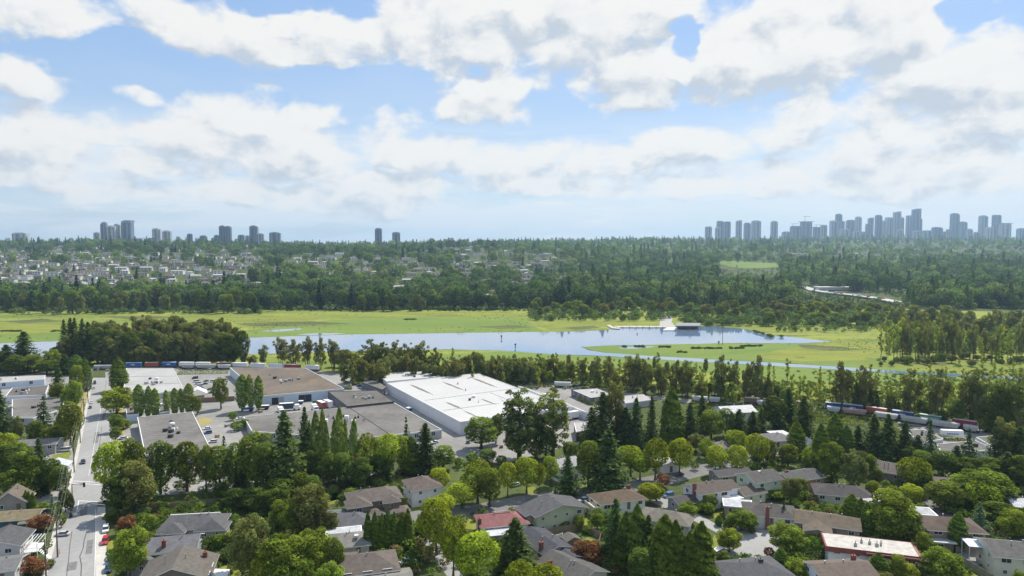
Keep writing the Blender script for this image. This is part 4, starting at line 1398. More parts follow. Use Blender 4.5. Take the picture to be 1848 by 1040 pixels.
M_SOOT = mat('roof_soot', (.12, .095, .08), .95, .5, .8, col2=(.22, .19, .17))
M_SEAM = mat('roof_joint', (.34, .33, .32), .9, .2)
warehouse('huge warehouse with bright white roof and dark soot streaks', [(831, 762), (699, 692), (862, 674), (1027, 735)], 5.4, M_WWALL, M_WROOF, 'the huge white warehouse', .18, 5,
          seams=[((767, 723), (940, 700), .35, M_SEAM), ((800, 741), (900, 728), .35, M_SEAM), ((885, 709), (912, 720), .3, M_SEAM)])
# soot streaks are stains with their own shape on the membrane
for a, b, w in [((740, 694), (782, 713), 1.0), ((798, 689), (838, 705), .8), ((852, 682), (898, 700), 1.0), ((805, 726), (835, 739), .9), ((868, 720), (896, 731), .6), ((836, 741), (868, 756), .5)]:
    pa, pb = at(*a, 5.41), at(*b, 5.41)
    d = (pb - pa).normalized(); nn = Vector((-d.y, d.x, 0))
    mb = MB()
    K_ = 9
    up, dn = [], []
    for i in range(K_ + 1):
        t = i / K_
        ww = w * (.15 + .85 * math.sin(math.pi * min(1, t * 1.1)) ** .7) * random.uniform(.6, 1.0) * 1.35
        p = pa.lerp(pb, t)
        up.append(p + nn * ww); dn.append(p - nn * ww)
    poly = up + dn[::-1]
    mb.face([(p.x, p.y, 5.416) for p in poly][::-1])
    o = mb.build('soot_stain', M_SOOT, None)
    root = next(x for x in COL.objects if x.get('label', '').startswith('huge warehouse'))
    o.parent = root
    o.location = (-root.location.x, -root.location.y, 0)
warehouse('low white roofed annexe behind the huge white warehouse', [(698, 689), (680, 675), (767, 670), (795, 680)], 5.2, M_WWALL, M_WROOF, 'the white annexe', .2, 4)
warehouse('narrow grey white wing on the far side of the huge white warehouse', [(1066, 748), (1034, 735.5), (935, 697), (975, 708)], 3.6, M_WWALL, M_LROOF, 'the narrow white wing', .2, 3)
warehouse('open canopy store beside the white annexe', [(652, 690), (668, 684), (700, 697), (690, 704)], 3.2, M_DWALL, M_GROOF, 'the canopy store', .15, 1)
warehouse('big warehouse with mossy brown roof and shade-tinted loading wall', [(475, 715), (621, 702), (552, 665), (415, 664)], 4.6, M_BWALL, M_BROOF, 'the mossy brown warehouse', .2, 9,
          doors=[(497, 731, DOCK_D, (1, 1, 1.1)), (508, 731, DOCK_G, (1, 1, 1.1)), (545, 726, DOCK_D, (1, 1, 1.15)), (557, 725, DOCK_D, (1, 1, 1.15))])
warehouse('dark felt roofed warehouse beside the huge white one', [(592, 707), (680, 705), (711, 725), (627, 734)], 4.2, M_DWALL, M_DROOF, 'the dark felt roofed warehouse', .15, 7)
warehouse('long grey gravel roofed warehouse behind the poplar row', [(440, 753), (626, 736), (710, 727), (797, 776), (640, 793), (455, 779)], 3.4, M_GWALL, M_GROOF, 'the long grey warehouse', .2, 14, wins=6,
          seams=[((552, 752), (580, 790), .3, M_SEAM), ((629, 735), (700, 782), .35, M_DARKMETAL)])
warehouse('square grey roofed warehouse behind the big maples', [(248, 754), (347, 744), (382, 815), (262, 822)], 4.0, M_GWALL, M_GROOF, 'the square grey warehouse', .2, 12,
          seams=[((251, 770), (356, 757), .3, M_SEAM), ((254, 788), (364, 778), .3, M_SEAM), ((258, 806), (373, 797), .3, M_SEAM)])
warehouse('warehouse with pale roof beside the parked container train', [(228, 665), (312, 665), (331, 702), (286, 710), (222, 712)], 3.8, M_GWALL, M_LROOF, 'the pale roofed warehouse', .2, 8,
          seams=[((228, 680), (320, 679), .25, M_SEAM), ((226, 694), (327, 692), .25, M_SEAM)])
warehouse('small grey office block in front of the columnar poplars', [(226, 732), (248, 730), (250, 748), (229, 750)], 3.0, M_BWALL, M_GROOF, 'the small office block', .2, 2)
warehouse('low grey blockhouse between the poplar rows', [(286, 722), (302, 720), (306, 742), (288, 745)], 2.8, M_GWALL, M_GROOF, 'the low blockhouse', .2, 1)
warehouse('long low white building with pale roof at the left edge', [(-70, 684), (82, 677.5), (80, 685), (-70, 696)], 3.4, M_BWALL, M_LROOF, 'the long white building', .2, 7, wins=12)
warehouse('flat dark roofed building with rooftop units', [(22, 701), (88, 696), (81, 714), (10, 716)], 3.4, M_WWALL, M_DROOF, 'the dark flat roofed building', .3, 7)
warehouse('grey flat roofed office in front of the dark roofed building', [(22, 722), (118, 717), (112, 739), (60, 755), (22, 754)], 3.2, M_GWALL, M_GROOF, 'the grey flat roofed office', .3, 4, wins=7)
warehouse('dark walled building with white roof below the railway', [(1031, 704), (1078, 701), (1108, 713), (1066, 719)], 3.2, M_DWALL, M_LROOF, 'the dark walled building', .15, 3, wins=5)
warehouse('small brown block among the firs', [(1036, 764), (1062, 760), (1067, 775), (1040, 780)], 3.6, mat('brown_block', (.20, .14, .11), .9, .1), M_LROOF, 'the small brown block', .15, 1)
warehouse('pale roofed store beyond the conifers', [(1118, 716), (1160, 712), (1175, 722), (1130, 728)], 3.0, M_GWALL, M_LROOF, 'the pale roofed store', .15, 2)
warehouse('grey roofed depot below the container train', [(1636, 777), (1668, 776), (1702, 793), (1660, 801)], 3.2, M_GWALL, M_GROOF, 'the grey depot', .2, 3)
warehouse('flat grey roofed depot with white edge among the firs', [(1690, 803), (1760, 796), (1795, 812), (1702, 822)], 3.2, M_WWALL, M_GROOF, 'the white-edged depot', .25, 5)
warehouse('low depot roof at the right edge', [(1762, 790), (1822, 784), (1848, 800), (1790, 806)], 3.0, M_WWALL, M_GROOF, 'the depot at the edge', .2, 2)
house('bright white gable roofed hall below the railway', 1326, 740, 15, 10, 4.0, 'gable', .35, 'x', 12, (.70, .70, .70), (.78, .78, .78), short='the bright white hall', storeys=1)
# white event tent
def tent(label, px, py, w, d, hgt, rot):
    c = at(px, py)
    root = empty('tent', (c.x, c.y, 0), R(rot))
    mb, top = roof_solid(w, d, 'gable', .55, 'y', .15, .06)
    mb.build('canopy', M_WHITE, root, (0, 0, hgt))
    for x in (-w / 2, w / 2):
        for y in (-d / 2, d / 2):
            q = MB(); q.tube((x, y, 0), (x, y, hgt), .06, .06, 6); q.build('pole', M_STEEL, root)
    return tag(root, label, 'tent')
tent('white peaked tent beside the pale roofed warehouse', 357, 716, 8.5, 7.5, 2.2, 24)
wl = MB(); wl.box(-12, -.2, 0, 12, .2, 2.4); o = wl.build('wall', mat('red_brick_wall', (.26, .17, .13), .9, .15)); o.location = at(376, 726); o.rotation_euler = (0, 0, R(14)); tag(o, 'brown brick yard wall behind the poplars', 'wall')

# ------------------------------------------------------------------ trees that can be told apart: kind, foot x, top y, foot y, crown width (photograph pixels)
NEAR = [
 # left of the street
 ('o', 15, 800, 893, 62), ('d', 50, 812, 897, 58), ('o', 88, 828, 892, 44), ('c', 76, 788, 892, 34), ('e', 10, 775, 850, 55), ('e', 35, 795, 862, 48), ('o', 108, 842, 898, 34), ('d', 30, 845, 905, 50),
 ('c', 4, 702, 800, 40), ('f', 80, 714, 792, 50), ('d', 128, 722, 806, 42), ('d', 104, 768, 806, 34), ('e', 88, 772, 802, 28), ('e', 112, 764, 800, 28), ('e', 8, 785, 812, 26), ('g', 33, 752, 800, 20), ('d', 118, 745, 795, 30),
 ('c', 104, 662, 722, 26), ('k', 157, 646, 706, 17), ('d', 138, 660, 716, 26), ('e', 136, 682, 742, 32), ('d', 106, 690, 728, 30), ('e', 122, 700, 735, 24), ('o', 66, 760, 800, 30), ('b', 122, 832, 845, 14), ('b', 115, 846, 860, 18), ('o', 118, 880, 925, 22), ('o', 128, 890, 930, 14),
 # along the street, other side
 ('k', 215, 645, 705, 28), ('e', 211, 697, 748, 64), ('e', 210, 745, 780, 28), ('d', 208, 770, 798, 18), ('d', 222, 757, 775, 22), ('b', 230, 760, 772, 16),
 ('p', 252, 694, 756, 21), ('p', 267, 697, 756, 15), ('p', 280, 701, 756, 15), ('p', 302, 704, 752, 13), ('p', 316, 700, 752, 14), ('p', 329, 701, 750, 11), ('p', 342, 692, 750, 19), ('e', 356, 713, 750, 20),
 ('d', 399, 679, 738, 28), ('p', 437, 676, 742, 21), ('p', 453, 676, 742, 14), ('p', 467, 678, 742, 17), ('b', 420, 743, 759, 15), ('b', 428, 760, 777, 26), ('e', 442, 755, 775, 14),
 # big maples in front of the square warehouse
 ('m', 202, 794, 905, 60), ('d', 243, 788, 900, 52), ('g', 246, 832, 928, 70), ('d', 290, 792, 892, 46), ('d', 338, 793, 888, 48), ('d', 372, 800, 886, 34), ('d', 396, 803, 884, 52), ('f', 403, 785, 850, 28), ('o', 215, 855, 932, 50), ('o', 262, 870, 915, 40), ('o', 425, 800, 890, 38),
 ('c', 437, 790, 884, 32), ('d', 463, 775, 892, 60), ('o', 480, 800, 900, 46), ('c', 520, 742, 900, 62), ('c', 547, 735, 868, 34), ('d', 540, 850, 905, 44), ('o', 505, 862, 915, 60), ('o', 470, 880, 925, 60), ('o', 430, 880, 920, 46),
 # poplar row
 ('p', 570, 742, 864, 18), ('p', 584, 738, 864, 13), ('p', 593, 760, 866, 11), ('p', 605, 757, 868, 13), ('p', 614, 733, 870, 15), ('p', 624, 757, 868, 11), ('p', 636, 756, 866, 15), ('p', 558, 760, 858, 12),
 ('o', 562, 810, 882, 36), ('o', 592, 815, 884, 40), ('o', 622, 818, 884, 38), ('o', 650, 825, 882, 36), ('g', 645, 815, 872, 30), ('m', 664, 782, 862, 44), ('m', 698, 780, 862, 50), ('m', 726, 784, 858, 36), ('o', 690, 820, 868, 40),
 ('f', 735, 752, 852, 34), ('k', 742, 788, 856, 40), ('c', 767, 764, 858, 44), ('d', 800, 805, 848, 40), ('b', 828, 826, 842, 20), ('b', 852, 818, 836, 26), ('o', 880, 812, 834, 32), ('b', 905, 822, 838, 22),
 ('d', 868, 754, 810, 64), ('d', 895, 745, 800, 26), ('s', 938, 698, 828, 78), ('s', 998, 702, 826, 78), ('s', 968, 735, 826, 44), ('o', 935, 770, 830, 40), ('o', 985, 775, 830, 40), ('o', 1030, 798, 832, 30), ('d', 965, 795, 830, 26),
 # fir belt behind the houses
 ('c', 1085, 708, 806, 56), ('c', 1068, 735, 800, 34), ('w', 1112, 672, 800, 46), ('c', 1128, 735, 805, 40), ('c', 1148, 718, 806, 38), ('c', 1175, 714, 806, 24), ('k', 1212, 700, 800, 42), ('k', 1197, 766, 806, 14), ('c', 1246, 726, 798, 32), ('c', 1268, 712, 780, 30), ('e', 1225, 772, 800, 24), ('d', 1283, 742, 796, 46), ('o', 1310, 738, 788, 36), ('c', 1332, 738, 788, 30), ('c', 1358, 742, 786, 28), ('c', 1372, 736, 782, 22), ('m', 1358, 760, 785, 20), ('o', 1395, 712, 780, 40), ('c', 1422, 700, 776, 36), ('c', 1448, 715, 790, 34), ('g', 1455, 720, 775, 34), ('c', 1405, 740, 786, 34),
 # around the shaded street
 ('m', 793, 843, 893, 44), ('m', 834, 868, 918, 56), ('m', 862, 830, 908, 60), ('d', 884, 846, 915, 44), ('m', 916, 832, 898, 34), ('m', 950, 824, 892, 52), ('m', 974, 836, 892, 26), ('m', 994, 822, 878, 32), ('c', 1024, 822, 896, 38), ('f', 1002, 875, 898, 10), ('d', 1062, 796, 880, 46), ('c', 1097, 776, 888, 66), ('e', 1080, 862, 890, 30),
 ('m', 1138, 802, 862, 52), ('m', 1182, 790, 866, 44), ('m', 1155, 815, 866, 40), ('q', 1195, 855, 880, 30), ('b', 1080, 872, 888, 22), ('e', 1185, 870, 905, 36),
 ('m', 1226, 788, 857, 46), ('g', 1256, 781, 815, 32), ('m', 1273, 792, 828, 30), ('m', 1291, 802, 858, 44), ('m', 1328, 775, 818, 44), ('m', 1330, 801, 856, 38), ('m', 1366, 779, 845, 44), ('d', 1385, 790, 838, 30), ('d', 1365, 812, 842, 20), ('d', 1422, 800, 842, 32), ('k', 1437, 760, 822, 32), ('b', 1447, 818, 834, 16), ('m', 1470, 803, 846, 36), ('d', 1460, 820, 850, 26),
 ('k', 1480, 764, 846, 32), ('k', 1505, 745, 822, 34), ('k', 1527, 768, 828, 30), ('d', 1500, 797, 872, 48), ('g', 1540, 808, 884, 58), ('e', 1568, 816, 862, 32), ('d', 1580, 842, 868, 22), ('c', 1548, 768, 826, 28), ('c', 1575, 746, 834, 42), ('c', 1604, 748, 836, 40), ('c', 1630, 758, 836, 34), ('c', 1655, 785, 838, 32), ('e', 1628, 795, 830, 28), ('c', 1590, 780, 840, 36),
 ('f', 1678, 756, 836, 44), ('f', 1748, 774, 842, 46), ('c', 1725, 804, 846, 28), ('f', 1793, 762, 852, 44), ('c', 1835, 770, 856, 50), ('w', 1808, 756, 852, 40), ('w', 1828, 760, 850, 34), ('o', 1700, 815, 862, 50), ('o', 1740, 825, 862, 50), ('o', 1780, 825, 866, 50), ('c', 1815, 815, 872, 40), ('o', 1845, 820, 880, 46), ('o', 1660, 815, 850, 44), ('o', 1640, 805, 845, 40),
 ('m', 1645, 825, 884, 62), ('d', 1660, 845, 886, 40), ('e', 1770, 849, 915, 112), ('d', 1705, 867, 922, 62), ('m', 1772, 869, 930, 66), ('m', 1648, 874, 912, 48), ('e', 1612, 884, 978, 86), ('o', 1630, 915, 985, 60), ('k', 1535, 892, 952, 34), ('k', 1551, 900, 960, 30), ('k', 1565, 908, 968, 28), ('e', 1528, 916, 948, 30), ('k', 1725, 925, 992, 36), ('e', 1760, 960, 994, 26), ('u', 1768, 905, 965, 42), ('d', 1800, 905, 950, 60), ('e', 1826, 920, 975, 52), ('d', 1848, 915, 965, 40),
 ('e', 1700, 988, 1060, 78), ('e', 1668, 960, 1005, 32), ('g', 1672, 1005, 1050, 40), ('k', 1585, 998, 1050, 34), ('d', 1618, 1001, 1052, 28), ('y', 1637, 1016, 1052, 38), ('d', 1820, 996, 1034, 24), ('b', 1690, 970, 990, 26), ('g', 1590, 1030, 1062, 40), ('e', 1840, 1030, 1065, 30), ('e', 1780, 1045, 1080, 40), ('d', 1575, 868, 905, 26), ('k', 1610, 875, 905, 18),
 # around the red roofed house and the lane
 ('m', 788, 894, 1002, 70), ('m', 802, 892, 935, 40), ('m', 818, 934, 1040, 56), ('m', 862, 958, 1058, 86), ('c', 930, 934, 1042, 66), ('m', 936, 1012, 1080, 58), ('m', 990, 1018, 1080, 62), ('e', 768, 925, 975, 34), ('e', 1045, 930, 956, 22), ('b', 1018, 940, 955, 22), ('b', 1060, 948, 962, 18), ('y', 1010, 985, 998, 14), ('r', 1058, 974, 1026, 62), ('e', 1078, 925, 955, 26),
 ('c', 1108, 898, 1015, 46), ('k', 1128, 925, 1030, 40), ('k', 1152, 912, 1035, 46), ('c', 1172, 930, 1042, 40), ('k', 1195, 930, 1055, 62), ('k', 1222, 940, 1060, 44), ('k', 1262, 944, 1066, 56), ('k', 1243, 960, 1066, 34), ('k', 1228, 1010, 1068, 22), ('o', 1125, 960, 1030, 44), ('o', 1160, 990, 1060, 50),
 # cul-de-sac gardens
 ('y', 1173, 872, 910, 44), ('e', 1240, 905, 944, 42), ('d', 1278, 890, 920, 32), ('b', 1262, 905, 925, 26), ('b', 1278, 907, 928, 26), ('y', 1238, 900, 918, 20), ('k', 1297, 930, 949, 14), ('k', 1313, 937, 955, 15), ('e', 1338, 921, 958, 54), ('e', 1316, 952, 996, 50), ('q', 1302, 972, 992, 14), ('f', 1414, 902, 950, 24), ('e', 1420, 942, 1002, 64), ('q', 1387, 988, 1006, 22), ('k', 1409, 988, 1022, 24), ('b', 1468, 962, 980, 22), ('e', 1488, 962, 985, 24), ('e', 1441, 1008, 1052, 42), ('g', 1426, 860, 908, 36), ('d', 1445, 862, 895, 24), ('b', 1452, 885, 902, 22), ('e', 1400, 885, 900, 40), ('b', 1460, 905, 918, 26), ('b', 1357, 952, 962, 14), ('b', 1306, 1018, 1036, 18), ('b', 1342, 1005, 1020, 16), ('d', 1305, 995, 1022, 22), ('b', 1246, 942, 956, 14),
 # left foreground gardens
 ('g', 452, 925, 1050, 82), ('e', 512, 962, 1065, 78), ('g', 562, 876, 972, 80), ('e', 505, 904, 968, 46), ('e', 566, 952, 1045, 72), ('d', 606, 968, 1050, 34), ('e', 596, 1012, 1080, 58), ('d', 535, 900, 975, 46), ('m', 475, 1000, 1066, 50), ('e', 545, 1005, 1070, 54), ('g', 590, 920, 975, 40),
 ('k', 46, 885, 924, 11), ('k', 53, 887, 924, 10), ('k', 60, 889, 925, 10), ('u', 95, 890, 938, 24), ('e', 78, 905, 934, 24), ('r', 73, 929, 958, 44), ('q', 45, 1008, 1036, 50), ('q', 72, 1012, 1036, 34), ('y', 62, 1020, 1036, 18), ('b', 112, 925, 952, 16), ('b', 105, 905, 930, 18), ('b', 92, 1010, 1025, 14),
 ('e', 234, 948, 1048, 64), ('k', 214, 962, 990, 12), ('r', 228, 930, 964, 34), ('b', 258, 944, 958, 30), ('e', 274, 930, 958, 20), ('b', 200, 1000, 1015, 14), ('o', 205, 920, 945, 30), ('b', 322, 912, 922, 14), ('e', 395, 965, 985, 30), ('d', 420, 960, 985, 30), ('b', 415, 990, 1012, 24), ('o', 500, 880, 930, 46), ('o', 400, 870, 905, 30), ('e', 730, 895, 918, 12), ('o', 560, 860, 905, 46),
]
for (k, x, yt, yb, w) in NEAR:
    ptree(k, x, yt, yb, w, group=None)
NEAR_N = len(TREES)

# cypress clump beside the blue grey bungalow, and hedges
for i, x in enumerate((664, 676, 688, 700, 712, 724, 737)):
    ptree('k', x, 922 + (i % 3) * 3 - i * .5, 998 - i * 2, 17, label=None)
NEAR_N = len(TREES)
hedge((262, 968), (300, 948), 1.4, 2.6, 'tall ridged arborvitae hedge in front of the light grey cross-gabled house')
hedge((345, 952), (425, 935), 1.4, 2.6, 'tall ridged arborvitae hedge below the twin hipped bungalow')
hedge((255, 1015), (298, 1004), 1.5, 2.2, 'arborvitae hedge in front of the white awning house')
hedge((345, 1000), (425, 985), 1.6, 3.0, 'thick dark arborvitae hedge behind the white awning house')
hedge((48, 1008), (88, 985), 2.2, 1.8, 'broad dark hedge beside the parked dark car', ridged=False)
hedge((1435, 1010), (1482, 1000), 3.5, 4.0, 'high clipped dark hedge at the cul-de-sac', ridged=False)
hedge((1298, 918), (1340, 908), 1.6, 1.4, 'low clipped hedge beside the white house with a deck', ridged=False)
hedge((1292, 1030), (1345, 1012), 1.6, 1.8, 'low hedge along the parked motorhome', ridged=False)
hedge((1350, 838), (1405, 830), 2.0, 2.2, 'dark hedge at the end of the bright street', ridged=False)
hedge((700, 1035), (760, 1015), 2.5, 2.2, 'dark clipped hedge beside the white trailer', ridged=False)
hedge((1470, 912), (1520, 925), 1.8, 1.6, 'low garden hedge below the dark hipped bungalow', ridged=False)
hedge((320, 676), (412, 674), 2.0, 2.0, 'green hedge between the railway and the car park', (.10, .14, .03), ridged=False)
hedge((1085, 738), (1042, 722), 1.6, 1.4, 'green hedge in front of the dark walled building', (.09, .13, .03), ridged=False)
hedge((1580, 772), (1740, 800), 2.2, 1.6, 'overgrown green bank below the grey tank wagons', (.11, .14, .035), ridged=False)
hedge((1380, 757), (1560, 768), 2.6, 2.0, 'bramble bank along the railway', (.09, .12, .035), ridged=False)

# belts of trees beyond the railway
def belt(kinds, xs, yb, hr, wr, n, group, label, seed, tint=1.0):
    rn = random.Random(seed)
    for i in range(n):
        x = xs[0] + (xs[1] - xs[0]) * (i + rn.uniform(.1, .9)) / n
        y = rn.uniform(*yb)
        if y > 664 and '~' in group:
            y = float(np.interp(x, [q[0] for q in TRK], [q[1] for q in TRK])) - rn.uniform(5, 16)
        b = at(x, y)
        k = rn.choice(kinds)
        h = rn.uniform(*hr)
        tree(k, (b.x, b.y, 0), h * rn.uniform(*wr), h, label=f'{KIND[k][4]} {label}', group=group.replace('~', ''), tint=tint)

G1 = 'trees of the wood between the railway and the lake'
belt('wwgo', (115, 440), (652, 660), (17, 25), (.42, .6), 30, G1, 'in the dense wood behind the container train', 1, .95)
belt('wgg', (150, 430), (640, 650), (22, 30), (.42, .55), 22, G1, 'in the dense wood behind the container train', 2, .95)
belt('og', (100, 430), (656, 662), (8, 14), (.6, .9), 22, G1, 'in the dense wood behind the container train', 3, .9)
belt('ccc', (115, 165), (648, 660), (24, 31), (.25, .34), 5, G1, 'at the end of the dense lakeside wood', 4)
WBL = []
for q in (('c', 45, 598, 668, 44), ('c', 12, 622, 668, 40), ('o', -10, 630, 672, 40), ('o', 30, 640, 676, 44), ('e', 62, 640, 672, 44), ('e', 95, 628, 668, 30), ('o', 85, 650, 676, 40), ('c', 118, 640, 676, 30), ('k', 138, 640, 676, 26)):
    ptree(*q, label=None)
    t_ = TREES[-1]
    tag(t_[0], None, group='trees behind the long white building')
    WBL.append((q[1], q[0], t_[0]))
G2 = 'cottonwoods along the railway and the near shore'
G2L = []
NUM = ['first', 'second', 'third', 'fourth', 'fifth', 'sixth', 'seventh', 'eighth', 'ninth', 'tenth', 'eleventh', 'twelfth', 'thirteenth', 'fourteenth', 'fifteenth', 'sixteenth', 'seventeenth', 'eighteenth', 'nineteenth', 'twentieth']
for (k, x, yt, yb, w) in [('w', 455, 640, 672, 20), ('w', 475, 622, 670, 22), ('w', 507, 608, 668, 26), ('w', 530, 612, 670, 24), ('w', 555, 608, 670, 24), ('w', 578, 610, 672, 24), ('w', 602, 612, 672, 24), ('g', 620, 628, 676, 34), ('w', 440, 632, 668, 18),
                          ('w', 672, 610, 684, 36), ('w', 690, 616, 684, 28), ('w', 712, 614, 684, 36), ('w', 738, 618, 684, 28), ('w', 757, 616, 684, 34), ('w', 785, 626, 684, 22), ('g', 645, 640, 684, 30), ('g', 660, 648, 688, 32),
                          ('a', 818, 628, 684, 12), ('g', 838, 640, 688, 26), ('g', 866, 636, 690, 28), ('a', 848, 640, 690, 12), ('w', 900, 640, 692, 22), ('w', 925, 646, 696, 30), ('w', 948, 646, 698, 30), ('a', 982, 650, 700, 14), ('w', 1050, 645, 704, 22), ('w', 1075, 645, 706, 26), ('w', 1098, 642, 708, 26), ('w', 1135, 642, 712, 30), ('w', 1148, 640, 712, 22), ('w', 1162, 645, 716, 26), ('w', 1192, 655, 718, 26), ('w', 1220, 648, 722, 28), ('w', 1240, 652, 722, 30), ('a', 1265, 660, 724, 14),
                          ('w', 1300, 640, 728, 32), ('w', 1322, 648, 730, 24), ('w', 1345, 655, 730, 20), ('w', 1366, 642, 734, 34), ('a', 1388, 655, 734, 14), ('w', 1385, 680, 736, 20), ('a', 1428, 674, 740, 14), ('a', 1478, 672, 744, 14), ('w', 1515, 652, 748, 38), ('w', 1558, 656, 752, 40), ('c', 1545, 690, 752, 18), ('c', 1570, 705, 754, 18), ('c', 1585, 715, 756, 12), ('w', 1643, 665, 762, 36), ('w', 1692, 664, 766, 38), ('a', 1712, 688, 768, 16), ('w', 1750, 667, 772, 38), ('g', 1768, 690, 776, 26), ('o', 1802, 690, 784, 36), ('o', 1825, 688, 788, 34), ('g', 1848, 720, 800, 40), ('o', 1790, 715, 785, 40), ('e', 1780, 752, 792, 26), ('o', 1730, 720, 772, 24)]:
    yb = min(yb, float(np.interp(x, [q[0] for q in TRK], [q[1] for q in TRK])) - 6)
    b = at(x, yb)
    tree(k, (b.x, b.y, 0), w / FPX * b.y, z_at(b.y, yt), label=None, group=G2)
    G2L.append((x, k, TREES[-1][0]))
def row_label(lst, zones):
    for lo, hi, wording in zones:
        seen = {}
        for x, k, o in sorted(lst, key=lambda q: q[0]):
            if lo <= x < hi:
                i = seen.get(k, 0)
                seen[k] = i + 1
                tag(o, f'{KIND[k][4]} {wording}, {NUM[min(i, 19)]} from the left')
row_label(WBL, [(-50, 200, 'behind the long white building')])
row_label(G2L, [(0, 640, 'behind the mossy brown warehouse'), (640, 800, 'behind the white annexe'), (800, 1020, 'behind the huge white warehouse'), (1020, 1280, 'behind the dark walled building'), (1280, 1480, 'behind the bright white hall'), (1480, 1900, 'beyond the navy and green containers')])
G3 = 'young alders and saplings in the marsh'
belt('aaag', (800, 1280), (672, 702), (8, 13), (.24, .36), 46, G3, 'in the marsh beyond the railway', 11, 1.05)
belt('aaa', (1270, 1848), (690, 738), (8, 14), (.22, .34), 76, G3, 'in the marsh beyond the railway', 12, 1.1)
belt('ge', (600, 1030), (680, 694), (6, 11), (.55, .8), 40, 'undergrowth trees along the railway~', 'in the undergrowth along the railway', 13, 1.05)
belt('oge', (1030, 1420), (712, 738), (4, 9), (.6, .9), 30, 'undergrowth trees along the railway~', 'in the undergrowth along the railway', 14, 1.0)
belt('oc', (1560, 1848), (756, 790), (6, 11), (.4, .7), 16, 'undergrowth trees along the railway~', 'in the undergrowth along the railway', 15, .9)
belt('wwg', (615, 1035), (684, 700), (11, 17), (.42, .62), 34, 'trees of the belt behind the white warehouse', 'in the belt behind the huge white warehouse', 16, 1.05)
G4 = 'poplars on the far side of the marsh'
belt('wwa', (1588, 1720), (636, 650), (20, 28), (.20, .28), 20, G4, 'in the grove at the end of the marsh', 21, 1.3)
belt('wwa', (1715, 1848), (640, 662), (17, 25), (.20, .30), 14, G4, 'in the grove at the end of the marsh', 22, 1.3)
belt('gb', (1580, 1848), (648, 662), (3, 6), (.9, 1.4), 24, 'bushes at the foot of the far grove', 'at the foot of the far grove', 23, .9)
# the near rows of the wood on the far shore, tree by tree
G5 = 'front rows of the wood on the far shore'
belt('ogdc', (-60, 470), (552, 566), (18, 27), (.45, .7), 42, G5, 'in the front row across the marsh, below the hillside houses', 31, .95)
belt('ogd', (460, 960), (548, 562), (16, 25), (.5, .75), 34, G5, 'in the front row across the marsh, below the wooded slope', 32, .95)
belt('ggde', (960, 1480), (546, 574), (9, 16), (.6, .95), 84, G5, 'among the bushes behind the rowing pavilion', 33, 1.0)
belt('gged', (1380, 1620), (560, 590), (7, 14), (.7, 1.0), 44, G5, 'among the bushes behind the rowing pavilion', 34, 1.05)

belt('wgg', (1600, 1900), (582, 616), (13, 21), (.42, .65), 46, G5, 'in the wood behind the far grove', 35, 1.25)

# ------------------------------------------------------------------ vehicles
def car_meshes(L, W, H, style):
    hw = W / 2
    if style == 'van':
        low = [(-L / 2, .35), (-L / 2, 1.0), (-L / 2 + .5, 1.12), (L / 2, 1.12), (L / 2, .35)]
        cab = [(-L / 2 + .5, 1.12), (-L / 2 + 1.25, H), (L / 2 - .15, H), (L / 2, 1.12)]
    elif style == 'suv':
        low = [(-L / 2, .35), (-L / 2, .82), (-L / 2 + 1.15, .98), (L / 2 - .05, 1.0), (L / 2, .4)]
        cab = [(-L / 2 + 1.05, .98), (-L / 2 + 1.75, H), (L / 2 - .35, H), (L / 2 - .05, 1.0)]
    elif style == 'pickup':
        low = [(-L / 2, .4), (-L / 2, .92), (-L / 2 + 1.3, 1.02), (L / 2, 1.02), (L / 2, .4)]
        cab = [(-L / 2 + 1.2, 1.02), (-L / 2 + 1.8, H), (L / 2 - 2.1, H), (L / 2 - 1.8, 1.02)]
    else:
        low = [(-L / 2, .3), (-L / 2, .68), (-L / 2 + 1.1, .86), (L / 2 - .7, .9), (L / 2, .8), (L / 2, .35)]
        cab = [(-L / 2 + 1.0, .86), (-L / 2 + 1.75, H), (L / 2 - 1.25, H), (L / 2 - .6, .9)]
    body, glass = MB(), MB()
    def extr(mb, prof, w0, w1=None):
        w1 = w1 or w0
        zs = [p[1] for p in prof]
        z0, z1 = min(zs), max(zs)
        ww = [w0 + (w1 - w0) * (p[1] - z0) / (z1 - z0) for p in prof]
        n = len(prof)
        A = [(p[0], -w, p[1]) for p, w in zip(prof, ww)]
        B = [(p[0], w, p[1]) for p, w in zip(prof, ww)]
        mb.face(A[::-1]); mb.face(B)
        for i in range(n):
            j = (i + 1) % n
            mb.face([A[i], A[j], B[j], B[i]])
    extr(body, low, hw)
    extr(glass, cab, hw * .95, hw * .80)
    top = [p for p in cab if p[1] == H]
    body.box(top[0][0] - .05, -hw * .81, H - .03, top[1][0] + .05, hw * .81, H + .05)
    return body, glass


_w = MB(); _w.tube((0, -.11, 0), (0, .11, 0), .33, .33, 12); WHEEL = _w.mesh('wheel', M_TYRE)
_w = MB(); _w.tube((0, -.125, 0), (0, .125, 0), .19, .19, 10); RIM = _w.mesh('rim', M_STEEL)
_w = MB(); _w.box(-.03, -.18, -.08, .03, .18, .08); LAMP = _w.mesh('headlight', mat('lamp_glass', (.75, .75, .72), .2, .05))
TAIL = _w.mesh('tail_light', mat('tail_red', (.35, .03, .03), .3, .1))
CARM = {}


